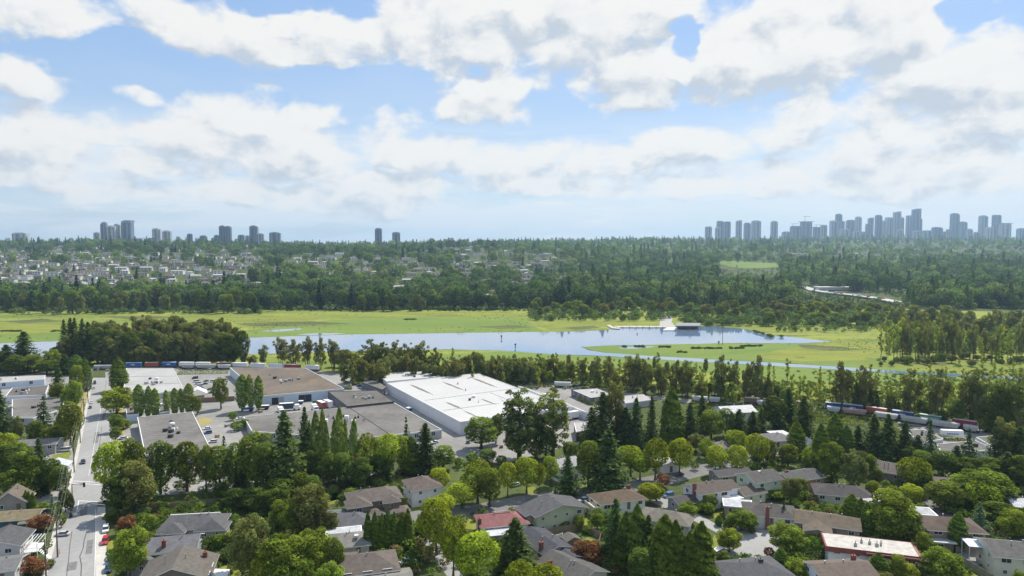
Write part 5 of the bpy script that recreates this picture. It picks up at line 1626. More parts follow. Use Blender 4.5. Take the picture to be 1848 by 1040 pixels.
def car(label, px, py, rot, colr, style='sedan', group=None, s=1.0, z=.06):
    L, W, H = {'sedan': (4.5, 1.8, 1.42), 'suv': (4.6, 1.85, 1.72), 'van': (5.2, 1.95, 2.1), 'pickup': (5.4, 1.95, 1.8)}[style]
    c = at(px, py)
    root = empty('car' if style != 'van' else 'van', (c.x, c.y, z), R(rot))
    s *= .80
    root.scale = (s, s, s)
    key = (style, colr)
    if key not in CARM:
        b, gl = car_meshes(L, W, H, style)
        CARM[key] = (b.mesh('body', mat('car_paint', colr, .25, .04, spec=.6)), gl.mesh('window', M_GLASS))
    put('body', CARM[key][0], root)
    put('window', CARM[key][1], root)
    for x in (-L * .31, L * .31):
        for y in (-W / 2 + .08, W / 2 - .08):
            w = put('wheel', WHEEL, root, (x, y, .33))
            put('rim', RIM, w)
    for y in (-W * .34, W * .34):
        put('headlight', LAMP, root, (-L / 2, y, .66))
        put('tail_light', TAIL, root, (L / 2, y, .72))
    return tag(root, label, 'van' if style == 'van' else 'car', group)


CW, CS, CB, CK, CR, CD = (.78, .78, .78), (.50, .52, .55), (.05, .12, .34), (.035, .04, .05), (.50, .03, .04), (.07, .10, .13)
car('dark grey car parked on the grass verge below the plum tree', 58, 975, 12, CD, 'suv')
car('silver car parked with its nose to the street', 113, 967, 8, CS, 'sedan')
car('white car parked beside the street apron', 191, 959, 118, CW, 'suv')
car('bright red car parked beside the street apron', 190, 980, 112, CR, 'suv')
car('small teal grey car in the shade of the driveway', 199, 1009, 118, (.25, .36, .42), 'sedan')
car('dark blue car at the bottom of the street apron', 196, 1030, 114, (.03, .06, .12), 'suv')
car('dark car driving down the pale street', 150, 836, 120, CK, 'sedan')
car('dark car parked at the kerb under the pole line', 163, 737, 120, CK, 'sedan', s=.85)
car('white car parked at the kerb just ahead of the dark car', 165, 728, 120, CW, 'sedan', s=.85)
car('grey car parked at the far end of the street', 169, 702, 120, CS, 'sedan', s=.85)
car('dark truck parked at the far end of the street', 171, 693, 120, CK, 'van', s=.9)
car('white car nearest the warehouse office forecourt', 222, 793, 20, CW, 'sedan')
car('silver car on the warehouse forecourt', 223, 800, 20, CS, 'sedan')
car('white van parked beside the long low grey hall', 117, 815, 15, CW, 'van')
car('blue car at the far wall of the square grey warehouse', 375, 783, 30, CB, 'suv', s=.9)
car('white car below the blue car in the warehouse yard', 384, 799, 20, CW, 'suv', s=.9)
car('white car above the blue car in the warehouse yard', 374, 775, 30, CW, 'sedan', s=.9)
car('blue car on the driveway of the white house with the brick chimney', 1206, 897, 30, (.10, .20, .42), 'suv')
car('black car parked on the shaded street near the dry lawn', 1225, 859, 25, CK, 'sedan')
car('blue car at the kerb by the dark shaded roof', 1293, 851, 20, (.08, .14, .30), 'sedan')
car('red car on the bright street end', 1391, 829, 10, CR, 'sedan')
car('dark red car near the dark shaded roof', 1300, 862, 20, (.25, .03, .04), 'sedan')
car('dark blue car at the side of the brown sided house', 1457, 878, 20, (.04, .06, .12), 'sedan')
car('silver car under the trees by the brown hipped bungalow with a deck', 1054, 905, 30, CS, 'sedan')
car('white car on the driveway behind the half hidden white house', 930, 878, 40, CW, 'sedan')
car('dark pickup on the side street by the pale garage', 1738, 905, -20, (.05, .08, .35), 'pickup')
car('white camper van on the cul-de-sac driveway', 1293, 1006, 40, CW, 'van', s=1.15)
car('white sedan at the cul-de-sac driveway', 1300, 1001, 40, CW, 'sedan')
car('white pickup beside the dark clipped hedge', 735, 1018, 25, CW, 'pickup')
G_LOT = 'cars in the lot beside the pale roofed warehouse'
lot = [(352, 684, CK, 'van'), (354, 690, CW, 'van'), (357, 694, CW, 'van'), (360, 698, CW, 'van'), (363, 702, CB, 'sedan'), (372, 689, CD, 'sedan'), (378, 704, CK, 'sedan'), (381, 710, CK, 'sedan'), (384, 690, CW, 'van'), (370, 694, CK, 'sedan')]
LOTW = ['black van heading the row in the car park', 'white van second in the car park row', 'white van third in the car park row', 'white van last in the car park row', 'blue car beside the white tent', 'dark grey car alone across the car park', 'black car behind the white tent', 'black car furthest along behind the white tent', 'white van at the car park far side', 'black car across from the white vans']
for (x, y, c_, st), wd in zip(lot, LOTW):
    car(wd, x, y, 30, c_, st, G_LOT, .8)
for (x, y, c_, wd) in [(640, 696, CK, 'black car parked nearest the canopy store'), (648, 698, CB, 'blue car parked by the canopy store'), (655, 701, CW, 'white car parked by the canopy store'), (422, 722, CW, 'white car between the two poplar groups'), (433, 757, CW, 'white car beside the round clipped shrub'), (436, 763, CS, 'silver car beside the green shrubs'), (785, 800, CW, 'white car at the end of the long grey warehouse'), (862, 817, CW, 'white car under the tree by the huge white warehouse'), (870, 820, CS, 'silver car under the tree by the huge white warehouse')]:
    car(wd, x, y, 30, c_, 'sedan', 'cars in the warehouse yards', .85)


# trucks and trailers
def trailer(label, px, py, rot, L, colr, tractor=None, name='semi_trailer', stripe=None, hgt=2.6):
    c = at(px, py)
    root = empty(name, (c.x, c.y, .03), R(rot))
    mb = MB(); mb.box(-L / 2, -1.1, .85, L / 2, 1.1, .85 + hgt); mb.build('box', mat('trailer_paint', colr, .5, .06), root)
    mb = MB(); mb.box(-L / 2 + .05, -1.05, .85 + hgt, L / 2 - .05, 1.05, .85 + hgt + .06); mb.build('box_roof', M_WHITE, root)
    for x in (L / 2 - .8, L / 2 - 1.7):
        for y in (-.95, .95):
            put('wheel', WHEEL, root, (x, y, .36), 0, (1.2, 1.4, 1.1))
    if stripe:
        mb = MB()
        xx = -L * .28
        for k in range(7):
            w = L * .06
            mb.box(xx, -1.125, 1.9, xx + w, -1.103, 2.4)
            xx += w + L * .02
        mb.build('lettering', mat('lettering_paint', stripe, .6, .05), root)
    if tractor:
        mb = MB(); mb.box(-L / 2 - 2.6, -1.0, .6, -L / 2 - .5, 1.0, 2.5); mb.box(-L / 2 - 3.3, -.95, .6, -L / 2 - 2.6, .95, 1.5); mb.build('cab', mat('cab_paint', tractor, .35, .05), root)
        mb = MB(); mb.box(-L / 2 - 2.66, -.9, 1.6, -L / 2 - 2.6, .9, 2.3); mb.build('windscreen', M_GLASS, root)
        for y in (-.9, .9):
            for x in (-L / 2 - 2.4, -L / 2 - .4):
                put('wheel', WHEEL, root, (x, y, .36), 0, (1.2, 1.4, 1.1))
    return tag(root, label, 'truck' if tractor else 'trailer')
trailer('dark blue semi trailer with white truck in the loading yard', 517, 741, 196, 6.2, (.03, .06, .10), CW, 'semi_truck')
trailer('white box truck backed towards the long grey warehouse', 506, 746, 120, 3.4, CW, CW, 'box_truck', hgt=2.0)
trailer('white box truck beside the red container', 567, 741, 120, 3.4, CW, CW, 'box_truck', hgt=2.0)
trailer('rust red container standing in the loading yard', 580, 738, 130, 6.0, (.28, .08, .06), None, 'container')
trailer('white trailer beside the red container', 592, 736, 130, 6.0, CW, None)
trailer('white semi trailer parked on the depot lot below the train', 1717, 792, -8, 7.8, (.80, .81, .84), None, stripe=(.10, .20, .45))
trailer('white trailer parked beside the narrow white wing', 1031, 757, 30, 7.0, CW, None)
trailer('blue skip container beside the poplar pair', 448, 742, 10, 5.0, (.03, .10, .30), None, 'skip_container', hgt=1.0)
trailer('black skip container in the loading yard', 476, 739, 10, 5.0, (.04, .045, .05), None, 'skip_container', hgt=1.0)
trailer('bright blue bin against the shade-tinted loading wall', 543, 729, 15, 2.4, (.02, .12, .35), None, 'waste_bin', hgt=.6)
trailer('blue waste bin beside the dark felt roofed warehouse', 738, 741, -50, 2.6, (.05, .25, .55), None, 'waste_bin', hgt=.5)

for i, (x, y, w, d_, hh, cc, wd) in enumerate([(530, 732, 1.4, 1.2, 1.5, (.30, .22, .14), 'brown crate stack against the shade-tinted loading wall'), (535, 733, 1.2, 1.2, 1.0, (.42, .36, .26), 'low pale crate beside the brown crate stack'), (568, 727, 1.6, 1.2, 1.2, (.10, .25, .14), 'green crate right of the dark loading doors'), (601, 730, 1.4, 1.4, 1.6, (.5, .5, .5), 'grey crate under the dark felt roof edge'), (470, 745, 1.6, 1.2, 1.0, (.34, .26, .18), 'wooden crate beside the black skip'), (392, 790, 1.4, 1.2, 1.2, (.36, .28, .2), 'wooden crate in the yard by the square grey warehouse'), (410, 770, 1.8, 1.4, 1.0, (.3, .3, .32), 'grey crate in the middle of the yard'), (760, 790, 1.4, 1.2, 1.0, (.5, .45, .3), 'yellowish crate near the poplar row end'), (845, 800, 1.6, 1.4, 1.2, (.2, .25, .3), 'blue grey crate at the huge white warehouse corner'), (905, 808, 1.6, 1.2, 1.1, (.35, .3, .25), 'brown crate on the lot below the huge white warehouse')]):
    c = at(x, y)
    root = empty('crate', (c.x, c.y, .03), R(30 + i * 7))
    m_ = mat('crate_wood', cc, .9, .15, 1.0)
    for k in range(5):
        mb = MB(); z = .12 + k * (hh - .12) / 5
        mb.box(-w / 2, -d_ / 2, z + .015, w / 2, d_ / 2, z + (hh - .12) / 5 - .015); mb.build('board', m_, root)
    mb = MB(); mb.box(-w / 2, -d_ / 2, 0, w / 2, d_ / 2, .12); mb.build('pallet', M_WOOD, root)
    tag(root, wd, 'crate')

# ------------------------------------------------------------------ trains
def along(line, off):
    pts = [at(*p) for p in line]
    seg = []
    for a, b in zip(pts, pts[1:]):
        d = (b - a).normalized()
        n = Vector((-d.y, d.x, 0)) * off
        seg.append((a + n, b + n))
    return seg


def on_line(seg, px):
    """point of the track that is seen at picture column px"""
    best = None
    for a, b in seg:
        for k in range(41):
            p = a.lerp(b, k / 40)
            d = Vector((p.x, p.y, 0))
            v = 924 + FPX * p.x / (p.y * math.cos(PITCH) + CAM_H * math.sin(PITCH))
            e = abs(v - px)
            if best is None or e < best[0]:
                best = (e, p, math.atan2((b - a).y, (b - a).x))
    return best[1], best[2]


FAR_T, NEAR_T = along(TRK, 3.45), along(TRK, -.25)


def container_on(label, seg, px0, px1, z0, hgt, colr, words=None, wc=(.8, .8, .8), wagon=True, group=None):
    p0, a0 = on_line(seg, px0)
    p1, a1 = on_line(seg, px1)
    d = p1 - p0
    L = d.length
    ang = math.atan2(d.y, d.x)
    c = (p0 + p1) / 2
    if wagon:
        w = empty('flat_wagon', (c.x, c.y, .2), ang)
        mb = MB(); mb.box(-L / 2 - .3, -1.1, .5, L / 2 + .3, 1.1, z0 - .24); mb.build('deck', M_DARKMETAL, w)
        for x in (-L * .36, L * .36):
            mb = MB()
            for xx in (x - .6, x + .6):
                mb.tube((xx, -.8, .36), (xx, .8, .36), .36, .36, 10)
            mb.build('bogie', M_DARKMETAL, w)
        tag(w, 'flat wagon under the ' + label, 'wagon', group and 'container wagons')
    root = empty('container', (c.x, c.y, z0), ang)
    m = mat('container_paint', colr, .55, .10, .7)
    mb = MB(); mb.box(-L / 2, -1.1, 0, L / 2, 1.1, hgt); mb.build('box', m, root)
    mb = MB()
    n = max(8, int(L / .45))
    for i in range(n):
        x = -L / 2 + (i + .5) * L / n
        mb.box(x - .07, -1.14, .12, x + .07, -1.103, hgt - .12)
    mb.build('rib_panel', m, root)
    mb = MB(); mb.box(-L / 2 - .02, -1.12, hgt - .02, L / 2 + .02, 1.12, hgt + .10); mb.build('top_panel', mat('container_roof', tuple(min(.8, .45 + c_ * .6) for c_ in colr), .5, .12, .7), root)
    for x in (-L / 2, L / 2):
        mb = MB(); mb.box(x - .06, -1.16, 0, x + .06, -1.0, hgt); mb.build('corner_post', m, root)
    if words:
        cu = bpy.data.curves.new('lettering', 'FONT')
        cu.body = words
        cu.size = hgt * .55
        cu.align_x = 'CENTER'
        cu.extrude = .01
        cu.materials.append(mat('container_lettering', wc, .6, .05))
        tmp = bpy.data.objects.new('lettering', cu)
        o = bpy.data.objects.new('lettering', bpy.data.meshes.new_from_object(tmp))
        bpy.data.objects.remove(tmp)
        o.location = (0, -1.16, hgt * .3)
        o.rotation_euler = (math.pi / 2, 0, 0)
        link(o, root)
    return tag(root, label, 'container', group)


def bars(root, L, hgt, n, colr=(.8, .8, .8)):
    """illegible lettering: a short row of pale marks"""
    mb = MB()
    w = L * .30 / n
    for i in range(n):
        x = -L * .15 + i * w
        k = (i * 7) % 3
        mb.box(x, -1.165, hgt * .36, x + w * .62, -1.145, hgt * (.60 + .03 * k))
    mb.build('lettering', mat('container_lettering', colr, .6, .05), root)


TB, TR, TW, TG, TN, TM = (.02, .12, .36), (.34, .09, .06), (.66, .66, .67), (.06, .22, .13), (.035, .07, .20), (.26, .04, .05)
left = [(229, 257, TB, 'bright blue container, first of the train behind the pale roofed warehouse'), (262, 288, TR, 'rust red container between two bright blue ones'), (293, 319, TB, 'bright blue container between a red and a white one'), (324, 349, TW, 'white container next to the second blue one'), (354, 379, TW, 'white container with small dark marks before the maroon one'),
        (391, 416, TM, 'maroon container beside the mossy brown warehouse corner'), (421, 446, TW, 'white container, first of three above the brown roof'), (455, 478, TW, 'white container, second of three above the brown roof'), (487, 511, TW, 'white container, third of three above the brown roof'), (517, 541, TM, 'maroon container, last but one of the train'), (552, 576, TW, 'white container, last of the train before the wood')]
for a, b, c_, l_ in left:
    o = container_on(l_, FAR_T, a, b, 1.4, 2.3, c_, group='containers of the parked train')
    if c_ == TB:
        bars(o, 8, 2.3, 4)
right = [(1491, 1516, TN, 'navy container, first of the train among the cottonwoods'), (1521, 1557, TN, 'navy container with faint white lettering next to the first red one', 5), (1566, 1603, TR, 'brick red container between two navy ones'), (1612, 1649, TN, 'navy container with white lettering beside the green one', 7), (1660, 1698, TG, 'green container with white lettering'), (1722, 1761, TM, 'dark red container, last of the train')]
for q in right:
    o = container_on(q[3], FAR_T, q[0], q[1], 1.7, 2.4, q[2], 'EVERGREEN' if q[2] == TG else None, group='containers of the long freight train')
    if len(q) > 4:
        bars(o, 8.5, 2.4, q[4])
for i, (a, b) in enumerate([(1345, 1372), (1376, 1400), (1404, 1430), (1436, 1462)]):
    container_on(['rust brown container half hidden by firs', 'dark brown container behind the conifers', 'dull red container seen through the branches', 'brown container before the navy ones'][i], FAR_T, a, b, 1.2, 2.0, (.26, .15, .11), group='containers of the long freight train')


def hopper(label, seg, px0, px1, colr, group):
    """covered hopper: sloping ends, rounded roof"""
    p0, a0 = on_line(seg, px0)
    p1, a1 = on_line(seg, px1)
    d = p1 - p0
    L = d.length
    c = (p0 + p1) / 2
    root = empty('hopper_wagon', (c.x, c.y, .2), math.atan2(d.y, d.x))
    m = mat('wagon_paint', colr, .6, .14, .6)
    mb = MB()
    prof = [(-1.1, .9), (1.1, .9), (1.15, 2.2), (.95, 2.75), (.5, 3.0), (-.5, 3.0), (-.95, 2.75), (-1.15, 2.2)]
    A = [(-L / 2 + (.9 if z < 1.5 else .1), y, z) for y, z in prof]
    B = [(L / 2 - (.9 if z < 1.5 else .1), y, z) for y, z in prof]
    mb.face(A[::-1]); mb.face(B)
    for i in range(8):
        j = (i + 1) % 8
        mb.face([A[i], B[i], B[j], A[j]][::-1])
    mb.build('body', m, root)
    mb = MB(); mb.box(-L / 2, -.9, .55, L / 2, .9, .8); mb.build('frame', M_DARKMETAL, root)
    mb = MB(); mb.box(-L / 2 + .3, -.35, 3.0, L / 2 - .3, .35, 3.08); mb.build('walkway', M_STEEL, root)
    for i in range(9):
        mb = MB(); x = -L / 2 + (i + .5) * L / 9
        mb.box(x - .05, -1.2, 1.2, x + .05, -1.12, 2.3); mb.build('rib', m, root)
    for x in (-L * .36, L * .36):
        mb = MB()
        for xx in (x - .6, x + .6):
            mb.tube((xx, -.8, .36), (xx, .8, .36), .36, .36, 10)
        mb.build('bogie', M_DARKMETAL, root)
    return tag(root, label, 'wagon', group)
GH = 'hopper wagons of the freight train'
HG, HB, HL = (.40, .40, .40), (.36, .25, .21), (.52, .53, .53)
for a, b, c_, l_ in [(1490, 1518, HL, 'pale grey hopper wagon, first below the navy containers'), (1520, 1566, HB, 'brownish hopper wagon below the brick red container'), (1580, 1619, HL, 'pale hopper wagon half hidden by a fir'), (1624, 1673, HG, 'grey hopper wagon below the lettered navy container'), (1678, 1732, HG, 'grey hopper wagon below the green container'), (1737, 1766, HG, 'grey hopper wagon, last before the roadside tree'),
                     (170, 184, HL, 'pale hopper wagon beside the far end of the street'), (186, 206, HG, 'grey hopper wagon behind the tall cypress'), (330, 352, HG, 'grey hopper wagon below the white containers'), (356, 392, HG, 'grey hopper wagon beside the clipped hedge'), (395, 416, HL, 'grey hopper wagon at the brown warehouse corner'),
                     (1000, 1032, HL, 'pale grey wagon behind the dark walled building'), (1250, 1276, HL, 'pale grey wagon before the bright white hall'), (1280, 1300, HL, 'pale grey wagon beside the bright white hall'), (1365, 1385, HL, 'pale grey wagon past the bright white hall')]:
    hopper(l_, NEAR_T, a, b, c_, GH)

# ------------------------------------------------------------------ poles, wires, traffic lights
def pole(label, px, py, hgt, arms=2, rot=30):
    c = at(px, py)
    root = empty('utility_pole', (c.x, c.y, 0), R(rot))
    mb = MB(); mb.tube((0, 0, 0), (0, 0, hgt), .19, .13, 8); mb.build('shaft', M_POLE, root)
    for k in range(arms):
        mb = MB(); z = hgt - .5 - k * 1.5
        mb.box(-1.2, -.07, z - .07, 1.2, .07, z + .07)
        arm = mb.build('crossarm', M_POLE, root)
        for x in (-1.1, -.5, .5, 1.1):
            mb = MB(); mb.tube((x, 0, z + .07), (x, 0, z + .26), .05, .04, 6); mb.build('insulator', M_WHITE, arm)
    if arms > 1:
        mb = MB(); mb.tube((.32, 0, hgt - 3.4), (.32, 0, hgt - 2.5), .2, .2, 10); mb.build('transformer', M_STEEL, root)
    tag(root, label, 'utility pole', 'utility poles along the street')
    return c, hgt
PL = [(84, 1060, 11.0), (104, 1006, 10.8), (121, 912, 11.5), (134, 853, 11.0), (145, 800, 10.5), (152, 762, 10.5), (159, 728, 10.5), (165, 700, 10.5)]
PW = ['nearest wooden utility pole at the bottom of the street', 'wooden utility pole by the silver car', 'wooden utility pole at the crossing', 'wooden utility pole beyond the crossing', 'wooden utility pole beside the long low grey hall', 'wooden utility pole by the dry verge', 'wooden utility pole by the parked dark car', 'furthest wooden utility pole of the street']
tops = [pole(w, *q) for q, w in zip(PL, PW)]
M_WIRE = mat('wire_grey', (.30, .30, .28), .6, .1)
G30 = Vector((math.cos(R(30)), math.sin(R(30)), 0))
for i in range(len(tops) - 1):
    for (off, dz) in ((-1.1, -.25), (-.4, -.25), (.5, -.25), (1.1, -.25), (-.9, -1.75), (.9, -1.75)):
        (a, ha), (b, hb) = tops[i], tops[i + 1]
        p0, p1 = a + G30 * off + Vector((0, 0, ha + dz)), b + G30 * off + Vector((0, 0, hb + dz))
        mb = MB()
        prev = p0
        for k in range(1, 9):
            t_ = k / 8
            q = p0.lerp(p1, t_) - Vector((0, 0, 4 * .5 * t_ * (1 - t_)))
            mb.tube(prev, q, .016, .016, 4, caps=False)
            prev = q
        tag(mb.build('power_wire', M_WIRE), 'thin power wire strung between the utility poles', 'wire', 'power wires along the street')


def signal(label, px, py, arm, hgt=6.0, rot=0):
    c = at(px, py)
    root = empty('traffic_light', (c.x, c.y, 0), R(rot))
    mb = MB(); mb.tube((0, 0, 0), (0, 0, hgt), .13, .10, 8); mb.build('pole', M_DARKMETAL, root)
    mb = MB(); mb.tube((0, 0, hgt - .2), (arm, 0, hgt + .1), .09, .06, 8); mb.build('arm', M_DARKMETAL, root)
    mb = MB(); mb.box(arm - .25, -.2, hgt - 1.0, arm + .25, .2, hgt + .3); hd = mb.build('signal_head', M_DARKMETAL, root)
    for k, cc in enumerate(((.25, .02, .02), (.25, .16, .02), (.02, .2, .08))):
        mb = MB(); mb.tube((arm, -.2, hgt - k * .4), (arm, -.26, hgt - k * .4), .15, .15, 10); mb.build('lens', mat('signal_lens', cc, .3, .05), hd)
    return tag(root, label, 'traffic light')
signal('traffic light on a long mast arm over the crossing', 131, 909, 3.6)
signal('traffic light hanging in the shade beyond the crossing', 191, 868, -3.4)
# tall fence-line posts and small street things
for i, (x, y, l_) in enumerate([(107, 1000, 'small orange marker post on the pavement by the pole'), (128, 934, 'dark litter bin at the kerb in the tree shade')]):
    c = at(x, y)
    root = empty(('marker_post', 'litter_bin')[i], (c.x, c.y, 0))
    mb = MB()
    if i == 0:
        mb.box(-.2, -.2, 0, .2, .2, .08); mb.tube((0, 0, .08), (0, 0, 1.3), .08, .05, 8)
        mb.build('post', mat('marker_orange', (.55, .15, .05), .6, .1), root)
    else:
        mb.tube((0, 0, 0), (0, 0, 1.0), .36, .42, 10); mb.build('bin_body', M_DARKMETAL, root)
        mb = MB(); mb.tube((0, 0, 1.0), (0, 0, 1.12), .45, .38, 10); mb.build('lid', M_DARKMETAL, root)
    tag(root, l_, ('post', 'bin')[i])

# ------------------------------------------------------------------ rowing pavilion and dock
M_DOCK = mat('dock_boards', (.50, .46, .40), .85, .15, .3)
root = empty('rowing_pavilion', at(1242, 595))
c = root.location
def rel(px, py, z=0):
    p = at(px, py, z)
    return (p.x - c.x, p.y - c.y)
mb = MB(); mb.prism([rel(1196, 597.5), rel(1262, 597.5), rel(1262, 593.0), rel(1205, 592)], .1, .7); mb.build('deck', mat('deck_pale', (.62, .62, .62), .8, .1), root)
mb = MB(); mb.prism([rel(1222, 595.5), rel(1260, 595.5), rel(1260, 591), rel(1226, 591)], .7, 4.2); mb.build('wall', mat('pavilion_wall', (.12, .13, .15), .7, .1), root)
mb = MB(); mb.prism([rel(1218, 589.5, 4.2), rel(1264, 589.5, 4.2), rel(1264, 584.5, 4.2), rel(1222, 584, 4.2)], 4.2, 4.9); mb.build('roof', mat('pavilion_roof', (.24, .25, .27), .8, .12), root)
for k in range(9):
    x0 = 1224 + k * 4.1
    p0, p1 = rel(x0, 595.5), rel(x0 + 3.2, 595.5)
    mb = MB(); mb.box(p0[0], p0[1] - .06, 1.6, p1[0], p0[1] - .01, 3.6); mb.build('window', M_GLASS, root)
tag(root, 'dark flat roofed rowing pavilion standing at the lake', 'pavilion')
LAND.append(('the rowing pavilion', c.x, c.y))
root = empty('dock', at(1140, 594)); c = root.location
for k in range(9):
    x0, x1 = 1110 + k * 10.2, 1110 + k * 10.2 + 9.9
    mb = MB(); mb.prism([rel(x0, 592.2), rel(x1, 592.2), rel(x1, 589.8), rel(x0, 589.8)], .15, .75); mb.build('deck_panel', M_DOCK, root)
mb = MB(); mb.prism([rel(1095, 589), rel(1100, 587.5), rel(1108, 592), rel(1120, 593.5), rel(1118, 595), rel(1104, 594)], .15, .8); mb.build('ramp', M_DOCK, root)
for k in range(8):
    p = rel(1112 + k * 12, 593)
    mb = MB(); mb.tube((p[0], p[1], -.5), (p[0], p[1], 2.0), .25, .25, 8); mb.build('pile', M_DARKMETAL, root)
tag(root, 'long pale floating dock leading to the pavilion', 'dock')
sheet('path', P((1193, 572), (1214, 570), (1212, 582), (1222, 592), (1205, 593), (1190, 588)), .11, M_CONC, 'pale path down to the pavilion')
def marker(label, px, py, hgt, r=.25):
    c = at(px, py)
    root = empty('channel_marker', (c.x, c.y, 0))
    mb = MB(); mb.tube((0, 0, -.5), (0, 0, hgt), r, r * .8, 8); mb.build('post', M_DARKMETAL, root)
    mb = MB(); mb.box(-r * 2, -.06, hgt - r * 3, r * 2, .06, hgt); mb.build('board', M_DARKMETAL, root)
    return tag(root, label, 'marker post')
marker('dark marker post standing in the open lake', 905, 612, 3.0, .35)
marker('dark post in the lake near the grassy spit', 930, 628, 3.2, .35)
marker('tall thin flagpole at the tip of the lake shore', 1304, 622, 14.0, .22)
marker('short post beside the flagpole on the shore', 1297, 622, 2.6, .35)
marker('small post standing in front of the dock', 1150, 604, 1.2, .25)
for i, (x, y) in enumerate([(1362, 600), (1368, 602), (1376, 604), (1388, 607), (1392, 609), (1410, 609)]):
    b = at(x, y)
    tree('b', (b.x, b.y, 0), 4.5, 2.2, label='dark low bush on the lake edge beyond the pavilion', group='bushes on the lake edge', tint=.6)

# far highway with its overpass
def hbox(name, label, line, w, z, th, material, kind='structure'):
    pts = [Vector((at(a, b, z).x, at(a, b, z).y, 0)) for a, b in line]
    mb = MB()
    for p, q in zip(pts, pts[1:]):
        d = (q - p).normalized(); n = Vector((-d.y, d.x, 0)) * w / 2
        mb.prism([((p - n).x, (p - n).y), ((q - n).x, (q - n).y), ((q + n).x, (q + n).y), ((p + n).x, (p + n).y)], z - th, z)
    return tag(mb.build(name, material), label, kind=kind)
M_HWY = mat('highway_concrete', (.46, .455, .44), .9, .08, .05)
hbox('highway', 'pale curving highway beyond the wood', [(1448, 517), (1470, 524), (1500, 528), (1540, 532), (1585, 538), (1620, 545)], 16, 3.0, 1.0, M_HWY)
hbox('highway', 'pale highway seen through the far trees', [(560, 546), (650, 544)], 10, 1.0, .6, M_HWY)
hbox('highway', 'long highway stretch behind the pavilion wood', [(1030, 543), (1200, 541), (1330, 538), (1450, 536)], 9, 1.0, .6, M_HWY)
for i, (x, y, w, h_, colr) in enumerate([(1520, 520, 90, 7, (.55, .55, .56)), (1562, 505, 30, 8, (.66, .66, .66)), (1640, 502, 30, 10, (.30, .32, .36)), (1700, 499, 50, 12, (.34, .35, .38)), (1638, 515, 40, 14, (.22, .24, .30)), (1820, 498, 60, 8, (.70, .71, .72)), (1612, 500, 18, 9, (.60, .62, .66)), (1375, 533, 24, 7, (.70, .70, .70))]):
    p = at(x, y + 6)
    root = empty('office_building', (p.x, p.y, 0))
    mb = MB(); mb.box(-w / 2, -9, 0, w / 2, 9, h_); mb.build('wall', mat('far_wall', colr, .8, .08, .1), root)
    mb = MB(); mb.box(-w / 2 - .5, -9.5, h_, w / 2 + .5, 9.5, h_ + .8); mb.build('roof', mat('far_roof', (.6, .6, .61), .8, .1, .1), root)
    for s in range(max(1, int(h_ / 4))):
        mb = MB(); mb.box(-w / 2 + 1, -9.12, 1.4 + s * 4, w / 2 - 1, -9.02, 3.0 + s * 4); mb.build('window_band', M_GLASS, root)
    tag(root, ['long pale hall beside the far highway', 'white hall above the far highway', 'grey block left of the far conifers', 'grey stepped building among the far trees', 'dark glazed office behind the far highway', 'bright white hall at the right edge of the far trees', 'small block with white gables in the far trees', 'small white building at the end of the far highway'][i], 'building')
rn = random.Random(5)
for i in range(36):
    x = rn.uniform(1470, 1600)
    y = np.interp(x, [1448, 1500, 1540, 1585, 1620], [517, 528, 532, 538, 545])
    p = at(x, y + rn.uniform(-1, 1), 3.0)
    mb = MB(); mb.box(-2.3, -.9, .3, 2.3, .9, 1.0); mb.box(-1.3, -.8, 1.0, 1.5, .8, 1.55)
    o = mb.build('car', mat('far_car', rn.choice([CW, CS, CK, CR, CB]), .3, .04))
    o.location = p; o.rotation_euler = (0, 0, R(-20))
    tag(o, 'tiny car on the far curving highway', 'car', 'cars on the far highway')

# ------------------------------------------------------------------ far hillside houses
FARH = []
_fb = {}
def far_house_meshes(k):
    if k in _fb:
        return _fb[k]
    W, D, H_, p = [(12, 9, 5.2, .30), (14, 9, 4.4, .28), (10, 9, 5.6, .36), (18, 10, 6, .22)][k]
    mb = MB(); mb.box(-W / 2, -D / 2, -3, W / 2, D / 2, H_)
    w = mb
    rb, top = roof_solid(W, D, 'gable' if k % 2 else 'hip', p, 'x', .5, .2)
    wn = MB()
    for s in (.8, 3.4):
        for x in (-.32, 0, .32):
            if s + 1.4 < H_:
                wn.box(W * x - .9, -D / 2 - .06, s, W * x + .9, -D / 2 + .02, s + 1.4)
    _fb[k] = (w, rb, wn, H_)
    return _fb[k]


WALLC = [(.74, .74, .73), (.50, .46, .40), (.42, .43, .45), (.60, .56, .48), (.72, .72, .72), (.33, .29, .26)]
ROOFC = [(.20, .19, .19), (.28, .26, .25), (.36, .34, .33), (.24, .18, .15), (.46, .45, .45), (.55, .54, .54)]
_fm = {}
def far_house(x, y, rot, k, wi, ri, label):
    z = terrain(x, y)
    root = empty('hillside_house', (x, y, z), rot)
    root.scale = (1.15, 1.15, 1.1)
    key = (k, wi, ri)
    if key not in _fm:
        w, rb, wn, H_ = far_house_meshes(k)
        _fm[key] = (w.mesh('wall', wallmat(WALLC[wi])), rb.mesh('roof', [roofmat(ROOFC[ri]), M_TRIM]), wn.mesh('window', M_GLASS), H_)
    w, r_, wn, H_ = _fm[key]
    put('wall', w, root)
    put('roof', r_, root, (0, 0, H_))
    put('window', wn, root)
    tag(root, label, 'house', 'houses on the far hillside')
    FARH.append((x, y, 13))


def ridge_y(py_, px_):
    """march along a picture ray until it meets the far terrain"""
    d = ray(px_, py_)
    t = 800.0
    while t < 9000:
        x, y, z = d.x * t, d.y * t, CAM_H + d.z * t
        if z < terrain(x, y):
            return x, y
        t += 6 + t * .004
    return None


